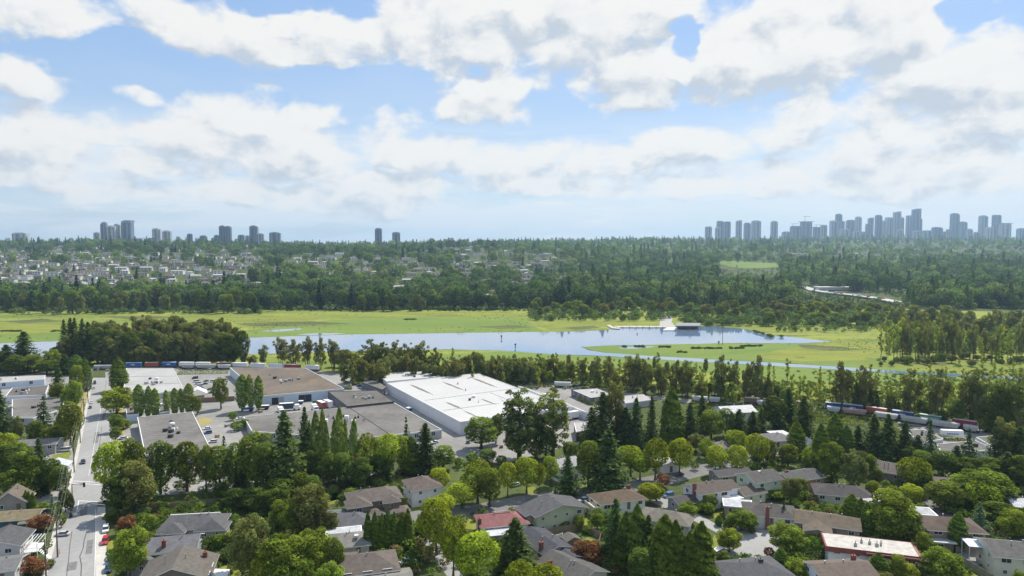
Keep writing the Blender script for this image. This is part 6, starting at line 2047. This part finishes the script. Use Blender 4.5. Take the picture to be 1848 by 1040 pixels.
rn = random.Random(41)
CWORD = ['white', 'beige', 'grey', 'cream', 'bright white', 'brown']
RWORD = ['dark roof', 'grey brown roof', 'light brown roof', 'red brown roof', 'pale grey roof', 'near white roof']
ZONES = [((-40, 470), (448, 520), 135, 'on the terraced slope below the tower group'), ((470, 1010), (442, 500), 95, 'among the trees of the middle slope'), ((920, 1110), (503, 530), 14, 'in the clearing above the marsh wood'), ((1400, 1848), (441, 468), 40, 'below the distant city towers'), ((660, 960), (505, 540), 16, 'by the far highway trees')]
for (xr, yr, n, wording) in ZONES:
    got, tries = 0, 0
    while got < n and tries < n * 30:
        tries += 1
        # streets run along the slope: pick one of a few contour rows
        px_, py_ = rn.uniform(*xr), rn.uniform(*yr)
        py_ = yr[0] + round((py_ - yr[0]) / 7.0) * 7.0 + rn.uniform(-1.4, 1.4)
        h_ = ridge_y(py_, px_)
        if h_ is None:
            continue
        x, y = h_
        if any((x - a) ** 2 + (y - b) ** 2 < 19 ** 2 for a, b, _ in FARH):
            continue
        wi, ri = rn.choice([0, 0, 1, 2, 3, 4, 4, 5]), rn.randrange(6)
        far_house(x, y, R(rn.choice([8, 12, 16, 100])) + rn.uniform(-.1, .1), rn.randrange(4), wi, ri, f'small {CWORD[wi]} house with {RWORD[ri]} {wording}')
        got += 1

# the many more that are too small to pick apart: one mass
HSRC = bpy.data.collections.new('hillside_house_source')
for i in range(8):
    w, rb, wn, H_ = far_house_meshes(i % 4)
    mb = MB()
    for src, mi, dz in ((w, 0, 0), (rb, 1, H_), (wn, 2, 0)):
        b0 = len(mb.v)
        mb.v += [(p[0], p[1], p[2] + dz) for p in src.v]
        mb.f += [tuple(b0 + j for j in f_) for f_ in src.f]
        mb.m += [mi] * len(src.f)
    HSRC.objects.link(bpy.data.objects.new(f'hillside_house_source_{i:02d}', mb.mesh('hillside_house_source', [wallmat(WALLC[(i * 5 + 1) % 6]), roofmat(ROOFC[(i * 3) % 6]), M_GLASS])))
HP, HS_, HR_, HI_, HT_ = [], [], [], [], []
rn = random.Random(77)
for (xr, yr, n) in [((-60, 480), (446, 522), 230), ((470, 1010), (440, 500), 90), ((1400, 1900), (440, 470), 130), ((1000, 1400), (438, 450), 40)]:
    k = 0
    for _ in range(n * 20):
        if k >= n:
            break
        px_, py_ = rn.uniform(*xr), rn.uniform(*yr)
        py_ = yr[0] + round((py_ - yr[0]) / 5.0) * 5.0 + rn.uniform(-1.0, 1.0)
        q_ = ridge_y(py_, px_)
        if q_ is None or any((q_[0] - a) ** 2 + (q_[1] - b) ** 2 < 15 ** 2 for a, b, _r in FARH):
            continue
        FARH.append((q_[0], q_[1], 13))
        HP.append((q_[0], q_[1], terrain(*q_))); HS_.append(rn.uniform(.9, 1.15)); HR_.append(R(rn.choice([8, 12, 100])) + rn.uniform(-.1, .1)); HI_.append(rn.randrange(8)); HT_.append((.5, .5, .5))
        k += 1

# ------------------------------------------------------------------ far woodland (reads as one mass)
def far_decid(w, h, n, size, seed, squash=.9):
    me = decid(w, h, .5, 11, n, size, squash, seed, .35, (.26, .38))
    me.materials.clear(); me.materials.append(M_LEAF_FAR)
    return me
def swap(me):
    me.materials.clear(); me.materials.append(M_LEAF_FAR)
    return me
FARSRC = bpy.data.collections.new('woodland_source')
srcs = [far_decid(11, 10.5, 800, 1.2, s) for s in (31, 32, 33)] + [far_decid(10, 14, 900, 1.2, s, 1.0) for s in (34, 35)] + [swap(conifer(7, 19, .5, 15, 8, 1.5, s)) for s in (36, 37)] + [swap(column(4, 18, .3, 420, 1.2, 38))]
for i, me in enumerate(srcs):
    o = bpy.data.objects.new(f'woodland_source_{i:02d}', me)
    FARSRC.objects.link(o)


def in_poly(px_, py_, poly):
    ins = False
    j = len(poly) - 1
    for i in range(len(poly)):
        xi, yi = poly[i]; xj, yj = poly[j]
        if (yi > py_) != (yj > py_) and px_ < (xj - xi) * (py_ - yi) / (yj - yi) + xi:
            ins = not ins
        j = i
    return ins


def proj(x, y, z):
    c_, s_ = math.cos(PITCH), math.sin(PITCH)
    dz = z - CAM_H
    f = y * c_ - dz * s_
    u = y * s_ + dz * c_
    return 924 + FPX * x / f, 520 - FPX * u / f


hs = {}
for a, b, r_ in FARH:
    hs.setdefault((int(a // 40), int(b // 40)), []).append((a, b))
MEADOW = [(x, y) for x, y in [ridge_y(478, 1360) or (0, 0)]]
PTS, SCL, ROT, IDX, TNT = [], [], [], [], []
rn = random.Random(99)
def add_far(x, y, kind, s, tint):
    PTS.append((x, y, terrain(x, y) - .2)); SCL.append(s); ROT.append(rn.uniform(0, 6.28)); IDX.append(kind); TNT.append(tint)
DEC = [(.060, .088, .030), (.072, .105, .032), (.052, .078, .032), (.080, .100, .045), (.090, .125, .032), (.066, .094, .040)]
CON = [(.028, .052, .028), (.034, .058, .032), (.030, .050, .034)]
N_FAR = 19000
for i in range(N_FAR):
    d = 830 * (5600 / 830) ** (rn.random() ** 1.12)
    u = rn.uniform(-.98, .98)
    x, y = u * d, d
    z = terrain(x, y)
    px_, py_ = proj(x, y, z)
    # open ground: the meadow, highway, and yards between the houses
    if 1300 < px_ < 1402 and 474 < py_ < 488 and rn.random() < .9:
        continue
    if 1440 < px_ < 1625 and 514 < py_ < 556 and abs(py_ - np.interp(px_, [1448, 1500, 1540, 1585, 1620], [519, 529, 533, 539, 546])) < 5.5:
        continue
    if 540 < px_ < 660 and 541 < py_ < 556:
        continue
    low = 1436 < px_ < 1640 and d < 1120
    if 1296 < px_ < 1410 and 1250 < d < 1900:
        low = True
    near = False
    for ax in (-1, 0, 1):
        for ay in (-1, 0, 1, 2, 3):
            for (a, b) in hs.get((int(x // 40) + ax, int(y // 40) + ay), ()):
                if abs(x - a) < 15 and -100 < y - b < 12:
                    near = True
                    hb = b - y
    if near and (hb < 14 or rn.random() < .42):
        continue
    if px_ < 475 and 455 < py_ < 522 and rn.random() < .35:
        continue
    if px_ > 1400 and py_ < 466 and rn.random() < .35:
        continue
    stand = math.sin(x * .0052 + y * .0021 + 1.0) * math.sin(y * .0061 - x * .0017) + .5 * math.sin(x * .017 + y * .011)
    conifer_p = .07 + .14 * math.sin(x * .006 + 2) * math.sin(y * .004) + (.20 if py_ < 448 else 0) - (.22 if px_ > 1050 and py_ > 450 else 0)
    grow = 1.6 + max(0, d - 1800) / 9000
    if rn.random() < conifer_p:
        t = rn.choice(CON); k = rn.choice((5, 6)); s = rn.uniform(.45, 1.25) * grow
    elif rn.random() < .03:
        t = rn.choice([(.16, .18, .04), (.20, .17, .05), (.14, .19, .04)]); k = rn.choice((0, 1, 2)); s = rn.uniform(.6, 1.1)
    else:
        t = rn.choice(DEC); k = rn.choice((0, 1, 2, 3, 3, 4, 4, 7) if px_ > 1000 else (0, 1, 2, 3, 4)); s = rn.uniform(.5, 1.45) * grow
    if near:
        s = min(s, rn.uniform(.35, .85))
    if low:
        s = min(s, rn.uniform(.35, .65))
    v = rn.uniform(.7, 1.35) * (1 + .22 * stand) * (.85 + .45 * min(1, max(0, (d - 1200) / 1500)) * (1 if px_ > 900 else .4))  # paler with distance, mostly on the right: haze put into the leaf tints
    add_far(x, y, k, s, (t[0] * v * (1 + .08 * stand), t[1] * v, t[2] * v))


def scatter(name, label, pts, scl, rot, idx, tnt, coll):
    me = bpy.data.meshes.new(name)
    me.from_pydata(pts, [], [])
    a = me.attributes.new('tscale', 'FLOAT', 'POINT'); a.data.foreach_set('value', np.array(scl, np.float32))
    a = me.attributes.new('trot', 'FLOAT', 'POINT'); a.data.foreach_set('value', np.array(rot, np.float32))
    a = me.attributes.new('tidx', 'INT', 'POINT'); a.data.foreach_set('value', np.array(idx, np.int32))
    a = me.attributes.new('tint', 'FLOAT_COLOR', 'POINT'); a.data.foreach_set('color', np.concatenate([np.array(tnt), np.ones((len(tnt), 1))], 1).astype(np.float32).reshape(-1))
    o = bpy.data.objects.new(name, me)
    link(o)
    ng = bpy.data.node_groups.new(name + '_scatter', 'GeometryNodeTree')
    ng.interface.new_socket('Geometry', in_out='INPUT', socket_type='NodeSocketGeometry')
    ng.interface.new_socket('Geometry', in_out='OUTPUT', socket_type='NodeSocketGeometry')
    n = ng.nodes; l = ng.links
    gi_, go_ = n.new('NodeGroupInput'), n.new('NodeGroupOutput')
    ci = n.new('GeometryNodeCollectionInfo'); ci.inputs['Collection'].default_value = coll
    ci.inputs['Separate Children'].default_value = True; ci.inputs['Reset Children'].default_value = True
    def att(nm, dt):
        q = n.new('GeometryNodeInputNamedAttribute'); q.data_type = dt; q.inputs['Name'].default_value = nm
        return next(s for s in q.outputs if s.enabled and s.name == 'Attribute')
    ip = n.new('GeometryNodeInstanceOnPoints')
    l.new(gi_.outputs[0], ip.inputs['Points']); l.new(ci.outputs[0], ip.inputs['Instance'])
    ip.inputs['Pick Instance'].default_value = True
    l.new(att('tidx', 'INT'), ip.inputs['Instance Index'])
    cx_ = n.new('ShaderNodeCombineXYZ'); l.new(att('trot', 'FLOAT'), cx_.inputs[2])
    er = n.new('FunctionNodeEulerToRotation'); l.new(cx_.outputs[0], er.inputs[0]); l.new(er.outputs[0], ip.inputs['Rotation'])
    l.new(att('tscale', 'FLOAT'), ip.inputs['Scale'])
    l.new(ip.outputs[0], go_.inputs[0])
    md = o.modifiers.new('scatter', 'NODES'); md.node_group = ng
    return tag(o, label, kind='stuff')


def field(label, pxs, pys, material):
    c0_, c1_ = ridge_y(pys[1], pxs[0]), ridge_y(pys[0], pxs[1])
    if not c0_ or not c1_:
        return
    n = 14
    V_, F_ = [], []
    cx0, cy0 = (c0_[0] + c1_[0]) / 2, (c0_[1] + c1_[1]) / 2
    rx_, ry_ = abs(c1_[0] - c0_[0]) / 2, abs(c1_[1] - c0_[1]) / 2
    V_.append((cx0, cy0, terrain(cx0, cy0) + .4))
    for ring in range(1, 5):
        for j in range(28):
            a_ = 2 * math.pi * j / 28
            k_ = ring / 4 * (1 + .12 * math.sin(3 * a_ + 1) + .08 * math.sin(5 * a_))
            xx, yy = cx0 + rx_ * k_ * math.cos(a_), cy0 + ry_ * k_ * math.sin(a_)
            V_.append((xx, yy, terrain(xx, yy) + .4))
    for j in range(28):
        F_.append((0, 1 + j, 1 + (j + 1) % 28))
        for ring in range(3):
            a_ = 1 + ring * 28
            F_.append((a_ + j, a_ + 28 + j, a_ + 28 + (j + 1) % 28, a_ + (j + 1) % 28))
    me = bpy.data.meshes.new('field'); me.from_pydata(V_, [], F_); me.materials.append(material)
    tag(link(bpy.data.objects.new('field', me)), label, kind='structure')
field('bright green meadow on the far slope', (1312, 1396), (474, 486), M_MARSH2)

scatter('hillside_houses', 'mass of tiny houses too small to tell apart on the far slopes', HP, HS_, HR_, HI_, HT_, HSRC)
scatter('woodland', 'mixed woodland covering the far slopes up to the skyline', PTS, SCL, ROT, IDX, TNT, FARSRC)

# low reeds and bushes over the marsh
SHSRC = bpy.data.collections.new('reed_source')
for i in range(3):
    me = decid(3.8, 1.5, .0, 8, 170, .75, .45, 60 + i, .5)
    me.materials.clear(); me.materials.append(M_LEAF_FAR)
    o = bpy.data.objects.new(f'reed_source_{i:02d}', me); SHSRC.objects.link(o)
PTS, SCL, ROT, IDX, TNT = [], [], [], [], []
LAKE_PX = [(924 + FPX * p.x / (p.y * math.cos(PITCH) + CAM_H * math.sin(PITCH)), 0) for p in lake]
lake_poly = [(p.x, p.y) for p in lake]
def scat_px(xr, yr, n, smin, smax, tints, clump=0):
    k = 0
    while k < n:
        px_, py_ = rn.uniform(*xr), rn.uniform(*yr)
        p = at(px_, py_)
        if in_poly(p.x, p.y, lake_poly):
            continue
        if clump and math.sin(p.x * .021 + 1) + math.sin(p.y * .045 + p.x * .012) < rn.uniform(-.4, 1.4):
            continue
        t = rn.choice(tints); v = rn.uniform(.75, 1.2)
        PTS.append((p.x, p.y, 0)); SCL.append(rn.uniform(smin, smax)); ROT.append(rn.uniform(0, 6.28)); IDX.append(rn.randrange(3)); TNT.append((t[0] * v, t[1] * v, t[2] * v))
        k += 1
REED = [(.10, .115, .03), (.085, .10, .028), (.12, .125, .035), (.095, .115, .026)]
DARKR = [(.045, .058, .022), (.055, .07, .022), (.042, .058, .024)]
scat_px((-60, 960), (562, 612), 500, .2, .45, REED, 1)
scat_px((1300, 1900), (600, 668), 800, .15, .4, [(.16, .18, .04), (.14, .165, .04)], 1)
scat_px((1250, 1900), (690, 760), 2200, .35, .9, REED, 0)
scat_px((620, 1260), (664, 704), 1300, .35, 1.0, REED, 0)
scat_px((480, 1000), (552, 562), 420, .6, 1.6, DARKR, 0)
scat_px((1440, 1900), (668, 690), 300, .3, .7, REED, 1)
for (x, y, w) in [(1127, 626, 8), (1154, 626, 18), (1200, 627, 22), (1268, 629, 40), (1290, 629, 26), (1330, 629, 26), (1355, 625, 40), (1230, 636, 18), (740, 577, 22), (20, 598, 40), (100, 598, 18), (1560, 676, 10)]:
    for k in range(int(w * 1.6)):
        p = at(x + rn.uniform(-w, w) * .5, y + rn.uniform(-1.2, 1.2))
        t = rn.choice(DARKR)
        PTS.append((p.x, p.y, 0)); SCL.append(rn.uniform(.35, .7)); ROT.append(rn.uniform(0, 6.28)); IDX.append(rn.randrange(3)); TNT.append(t)
scatter('reeds', 'reed tufts and low bushes dotted over the marsh', PTS, SCL, ROT, IDX, TNT, SHSRC)

UGSRC = bpy.data.collections.new('undergrowth_source')
for i in range(3):
    me = decid(3.4, 3.0, .0, 10, 420, .5, .85, 80 + i, .4)
    me.materials.clear(); me.materials.append(M_LEAF_FAR)
    UGSRC.objects.link(bpy.data.objects.new(f'undergrowth_source_{i:02d}', me))
PTS, SCL, ROT, IDX, TNT = [], [], [], [], []
SCRUB = [(.070, .098, .034), (.085, .115, .036), (.095, .120, .045), (.062, .088, .034), (.105, .135, .036)]
scat_px((955, 1260), (553, 580), 420, .9, 2.6, SCRUB, 0)
scat_px((1230, 1640), (553, 590), 620, .9, 2.8, SCRUB, 0)
scat_px((1400, 1640), (585, 600), 110, .7, 1.8, SCRUB, 0)
scat_px((1600, 1960), (572, 640), 520, .9, 2.6, SCRUB, 0)
scat_px((480, 960), (549, 562), 300, .8, 2.2, SCRUB, 0)
scat_px((-80, 480), (557, 568), 300, .8, 2.4, SCRUB, 0)
scatter('scrub', 'dense willow scrub behind the lake', PTS, SCL, ROT, IDX, TNT, UGSRC)

# ground cover in the gardens and under the belts
PTS, SCL, ROT, IDX, TNT = [], [], [], [], []
hp = [(a, b) for _, a, b in LAND]
GREENS = [(.065, .09, .02), (.085, .12, .022), (.11, .13, .022), (.06, .08, .022), (.12, .09, .04), (.10, .13, .02)]
k = 0
while k < 3000:
    px_, py_ = rn.uniform(200, 1900), rn.uniform(800, 1040)
    if py_ < 845 and px_ < 1050:
        k += 1
        continue
    p = at(px_, py_)
    k += 1
    if any((p.x - a) ** 2 + (p.y - b) ** 2 < 81 for a, b in hp):
        continue
    if 1180 < px_ < 1430 and 890 < py_ < 1015:
        continue
    if px_ < 215 or (740 < px_ < 1300 and 850 < py_ < 930):
        continue
    t = rn.choice(GREENS); v = rn.uniform(.8, 1.3)
    PTS.append((p.x, p.y, 0)); SCL.append(rn.uniform(.35, 1.15)); ROT.append(rn.uniform(0, 6.28)); IDX.append(rn.randrange(3)); TNT.append((t[0] * v, t[1] * v, t[2] * v))
scatter('undergrowth', 'garden undergrowth and low planting between the houses', PTS, SCL, ROT, IDX, TNT, UGSRC)

# ------------------------------------------------------------------ towers on the skyline
def tower_mat(colr, glassy):
    key = ('tower', colr, glassy)
    if key in MATS:
        return MATS[key]
    m, t, out = new_mat('tower_facade')
    tcn = t.node('ShaderNodeTexCoord')
    sp = t.node('ShaderNodeSeparateXYZ')
    t.link(tcn.outputs['Object'], sp.inputs[0])
    fl = t.math('FRACT', t.math('MULTIPLY', sp.outputs[2], 1 / 3.1))
    band = t.maprange(fl, .30, .36)
    n = t.noise(tcn.outputs['Object'], .12, 3, .5)
    c_ = t.mix(t.math('MULTIPLY', band, .75), colr, glassy)
    c_ = t.mix(t.math('MULTIPLY', n, .25), c_, (.2, .22, .26))
    p = t.node('ShaderNodeBsdfPrincipled')
    t.link(c_, p.inputs['Base Color'])
    p.inputs['Roughness'].default_value = .45
    t.link(p.outputs[0], out.inputs[0])
    MATS[key] = m
    return m


TC = [((.34, .37, .43), (.09, .12, .18)), ((.44, .45, .48), (.13, .16, .21)), ((.22, .27, .34), (.05, .08, .14)), ((.60, .58, .56), (.20, .22, .26)), ((.15, .19, .28), (.04, .06, .12))]


def tower(label, x0, x1, ytop, Y, ci, top='flat', group='towers of the distant city'):
    xm = (x0 + x1) / 2
    W = (x1 - x0) / FPX * Y
    X = x_at(Y, xm, ytop)
    zt = z_at(Y, ytop)
    z0 = terrain(X, Y) - 4
    D = W * .9
    root = empty('tower', (X, Y, z0), R(random.choice([0, 6, -8, 12])))
    H_ = zt - z0
    c1, c2 = TC[ci]
    m, mg = tower_mat(tuple(min(.75, c * 1.6) for c in c1), tuple(c * 1.5 for c in c2)), tower_mat(tuple(c * .4 for c in c1), tuple(c * .5 for c in c2))
    ph = min(H_ * .06, 7) if top != 'flat' else min(4, H_ * .05)
    mb = MB()
    k = .22 * W
    oct_ = [(-W / 2 + k, -D / 2), (W / 2 - k, -D / 2), (W / 2, -D / 2 + k), (W / 2, D / 2 - k), (W / 2 - k, D / 2), (-W / 2 + k, D / 2), (-W / 2, D / 2 - k), (-W / 2, -D / 2 + k)]
    mb.prism(oct_, 0, H_ - ph)
    mb.build('shaft', m, root)
    for (a, b) in ((-W * .12, W * .12), (-W * .44, -W * .30), (W * .30, W * .44)):
        mb = MB(); y0 = -D / 2 - .8 if abs(a + b) < .1 else -D / 2 + k * .35
        mb.box(a, y0 - .6, 0, b, y0 + 2.5, H_ - ph - H_ * .03); mb.build('window_bay', mg, root)
    for sx in (-1, 1):
        mb = MB(); xx = sx * W * .20
        mb.box(xx - .7, -D / 2 - 1.6, 0, xx + .7, -D / 2 + .5, H_ - ph); mb.build('pier', m, root)
    mb = MB()
    if top == 'flat':
        mb.box(-W * .34, -D * .3, H_ - ph, W * .34, D * .3, H_)
    elif top == 'dome':
        n = 10
        for i in range(4):
            r0, r1 = math.cos(i * .39), math.cos((i + 1) * .39)
            mb.prism([(W * .46 * r0 * math.cos(2 * math.pi * j / n), D * .46 * r0 * math.sin(2 * math.pi * j / n)) for j in range(n)], H_ - ph + ph * math.sin(i * .39), H_ - ph + ph * math.sin((i + 1) * .39))
    elif top == 'step':
        mb.box(-W * .40, -D * .36, H_ - ph, W * .30, D * .36, H_ - ph * .4); mb.box(-W * .22, -D * .2, H_ - ph * .4, W * .14, D * .2, H_)
    elif top == 'slab':
        mb.box(-W * .40, -D * .4, H_ - ph, W * .40, D * .4, H_ - ph * .5); mb.box(-W * .58, -D * .55, H_ - ph * .5, W * .58, D * .55, H_)
    elif top == 'slope':
        x_ = W * .48
        mb.prism([(-x_, -D * .4), (x_, -D * .4), (x_, D * .4), (-x_, D * .4)], H_ - ph, H_ - ph * .9)
        A = [(-x_, -D * .4, H_ - ph * .9), (x_, -D * .4, H_ - ph * .9), (x_, -D * .4, H_), (-x_ * .3, -D * .4, H_)]
        B = [(p[0], -p[1], p[2]) for p in A]
        mb.face(A); mb.face(B[::-1])
        for i in range(4):
            j = (i + 1) % 4
            mb.face([A[j], A[i], B[i], B[j]])
    mb.build('penthouse', m, root)
    mb = MB(); mb.box(-W * .8, -D * .75, 0, W * .8, D * .6, min(18, H_ * .18)); mb.build('podium', mg, root)
    return tag(root, label, 'tower', group)


LT = [(170, 180, 419, 3, 'dome', 'short round-topped tower, first of the left-hand tower group'), (182.5, 193, 401, 2, 'dome', 'slim blue tower with rounded top beside the short round-topped one'), (193, 208, 407, 3, 'step', 'stepped tower in front of its twin in the left-hand group'), (206, 217, 404, 1, 'step', 'stepped tower just behind its twin in the left-hand group'), (221, 239.5, 398, 2, 'slope', 'widest and tallest tower of the left-hand group'), (240, 259, 430, 3, 'flat', 'long low slab beside the widest left-hand tower'),
      (276, 290, 412, 3, 'step', 'pale tower with small roof mast, left of its shorter neighbour'), (294.5, 309, 416, 3, 'dome', 'pale tower, shorter of the pale pair'), (320, 325, 427, 3, 'dome', 'tiny pale tower peeping over the ridge trees'), (338, 347, 422, 4, 'flat', 'small dark block tower alone on the ridge'), (361, 372, 425, 4, 'dome', 'low dark rounded block on the ridge'), (387, 397, 424, 2, 'step', 'low grey block left of the twin dark towers'),
      (396, 407, 407, 4, 'step', 'left one of the twin dark towers'), (406, 417, 408, 4, 'step', 'right one of the twin dark towers'), (430, 441, 424, 2, 'flat', 'low grey block between the twin towers and the slim dark tower'), (443, 451, 425, 1, 'dome', 'small pale block beside the slim dark tower'), (451, 465, 407, 4, 'step', 'slim dark tower with roof mast right of the twins'), (465, 476, 421, 1, 'step', 'pale stepped block right of the slim dark tower'), (487, 506, 419, 2, 'step', 'wide stepped grey block, last of the left-hand towers'),
      (26, 49, 420, 3, 'flat', 'wide pale slab building at the far left of the ridge'), (677, 689, 412, 4, 'flat', 'lone dark tower in the middle of the ridge'), (708, 722, 419, 2, 'dome', 'lone rounded block right of the middle tower')]
for (a, b, yt, ci, tp, lb) in LT:
    tower(lb, a, b, yt, 2750 + random.uniform(0, 120), ci, tp, 'towers along the ridge')
RT = [(1273, 1284, 409, 'flat', 0), (1291, 1301, 410, 'dome', 1), (1294, 1305, 399, 'flat', 4), (1307, 1318, 400, 'flat', 4), (1328.5, 1338.5, 398, 'slope', 0), (1343, 1354, 402, 'dome', 2), (1357, 1372, 398, 'dome', 0), (1391.5, 1403, 399, 'dome', 0), (1412, 1427, 418, 'dome', 0), (1427, 1444, 408, 'flat', 2), (1445.5, 1464, 400, 'slab', 4), (1468, 1481.5, 410, 'slab', 2), (1481.5, 1492, 406, 'flat', 1),
      (1498, 1511, 398, 'dome', 1), (1508.5, 1519, 386, 'dome', 4), (1511, 1523, 399, 'flat', 2), (1516, 1533, 413, 'step', 1), (1528, 1543, 397, 'dome', 2), (1544, 1554, 391, 'dome', 1), (1540, 1551, 417, 'dome', 1), (1551, 1562, 418, 'step', 0), (1562, 1568, 404, 'flat', 0), (1567, 1576, 393, 'slope', 2), (1580, 1591, 388, 'dome', 4), (1593, 1599, 398, 'flat', 1), (1598, 1610, 392.5, 'flat', 1), (1613, 1625, 382, 'slope', 0), (1624, 1631, 392, 'dome', 0), (1619, 1630, 414, 'dome', 1), (1636, 1647, 389, 'flat', 0),
      (1647, 1661, 377, 'slope', 4), (1660, 1664, 395, 'flat', 2), (1648, 1660, 416, 'dome', 1), (1665, 1682, 416, 'flat', 0), (1683, 1699, 410, 'step', 4), (1699, 1708, 418, 'flat', 0), (1708, 1716, 414, 'flat', 1), (1716, 1730, 385, 'dome', 4), (1732, 1744, 400, 'step', 2), (1744, 1754, 413, 'dome', 1), (1758, 1767, 419, 'flat', 0), (1767.5, 1781, 389, 'dome', 0), (1779, 1792, 410, 'flat', 3), (1792, 1805, 388, 'flat', 4), (1805, 1822, 403, 'slab', 1), (1836, 1850, 412, 'dome', 0)]
SHAPEW = {'flat': 'flat-topped', 'dome': 'round-topped', 'step': 'stepped', 'slope': 'slant-topped', 'slab': 'wide-capped'}
COLW = ['grey', 'pale grey', 'slate blue', 'cream', 'dark blue']
ORD = ['first', 'second', 'third', 'fourth', 'fifth', 'sixth', 'seventh', 'eighth', 'ninth', 'tenth', 'eleventh', 'twelfth', 'thirteenth', 'fourteenth', 'fifteenth', 'sixteenth']
cnt = {}
for i, (a, b, yt, tp, ci) in enumerate(RT):
    key = (tp, ci)
    k = cnt.get(key, 0); cnt[key] = k + 1
    sz = 'very tall' if yt < 390 else 'tall' if yt < 402 else 'mid-height' if yt < 412 else 'low'
    shp = SHAPEW[tp] + ' tower'
    lb = f'{sz} {COLW[ci]} {shp} of the distant city, {ORD[k]} such from the left'
    if yt == 377:
        lb = 'tallest dark blue slant-topped tower of the distant city'
    tower(lb, a, b, yt, 4900 + (250 if yt < 402 else -150) + (i % 3) * 60, ci, tp)
def crane(label, px, ytop, ybase, Y=4900):
    X = x_at(Y, px, ytop); z0 = z_at(Y, ybase); z1 = z_at(Y, ytop)
    root = empty('tower_crane', (X, Y, z0))
    mb = MB(); mb.box(-1, -1, 0, 1, 1, z1 - z0); mb.build('mast', M_DARKMETAL, root)
    mb = MB(); mb.box(-14, -.8, z1 - z0 - 1.5, 40, .8, z1 - z0 + .6); mb.build('jib', M_DARKMETAL, root)
    return tag(root, label, 'crane')
crane('small construction crane over the blocky unfinished tower', 1431, 404, 412)
crane('tallest construction crane beside the capped tower', 1453, 391, 402)
crane('small construction crane right of the capped tower', 1473, 406, 412)

# ------------------------------------------------------------------ wording of the near trees
ORDN = ['', 'second ', 'third ', 'fourth ', 'fifth ', 'sixth ', 'seventh ', 'eighth ', 'ninth ', 'tenth ', 'eleventh ', 'twelfth ']
bucket = {}
for t_ in TREES[:NEAR_N]:
    o, k, x, y, h_ = t_
    best = min(LAND, key=lambda q: (q[1] - x) ** 2 + (q[2] - y) ** 2)
    dx, dy = x - best[1], y - best[2]
    relw = 'in front of' if dy < -7 else ('behind' if dy > 7 else 'beside')
    bucket.setdefault((KIND[k][4], relw, best[0]), []).append(t_)
for (word, relw, lm_), lst in bucket.items():
    lst.sort(key=lambda q: -q[4])
    for i, t_ in enumerate(lst):
        if len(lst) == 1:
            lb = f'{word} {relw} {lm_}'
        else:
            lb = f'{ORDN[min(i, 11)]}tallest {word} {relw} {lm_}'
        tag(t_[0], lb)

# ------------------------------------------------------------------ air
mh, th_, oh = new_mat('haze_air')
vol = th_.node('ShaderNodeVolumePrincipled')
vol.inputs['Color'].default_value = (.52, .76, 1.0, 1)
vol.inputs['Density'].default_value = 0.8e-4
vol.inputs['Anisotropy'].default_value = .3
th_.link(vol.outputs[0], oh.inputs['Volume'])
mb = MB(); mb.box(-19500, -700, -60, 19500, 13900, 372)
tag(mb.build('haze', mh), 'thin blue air over the whole valley', kind='stuff')
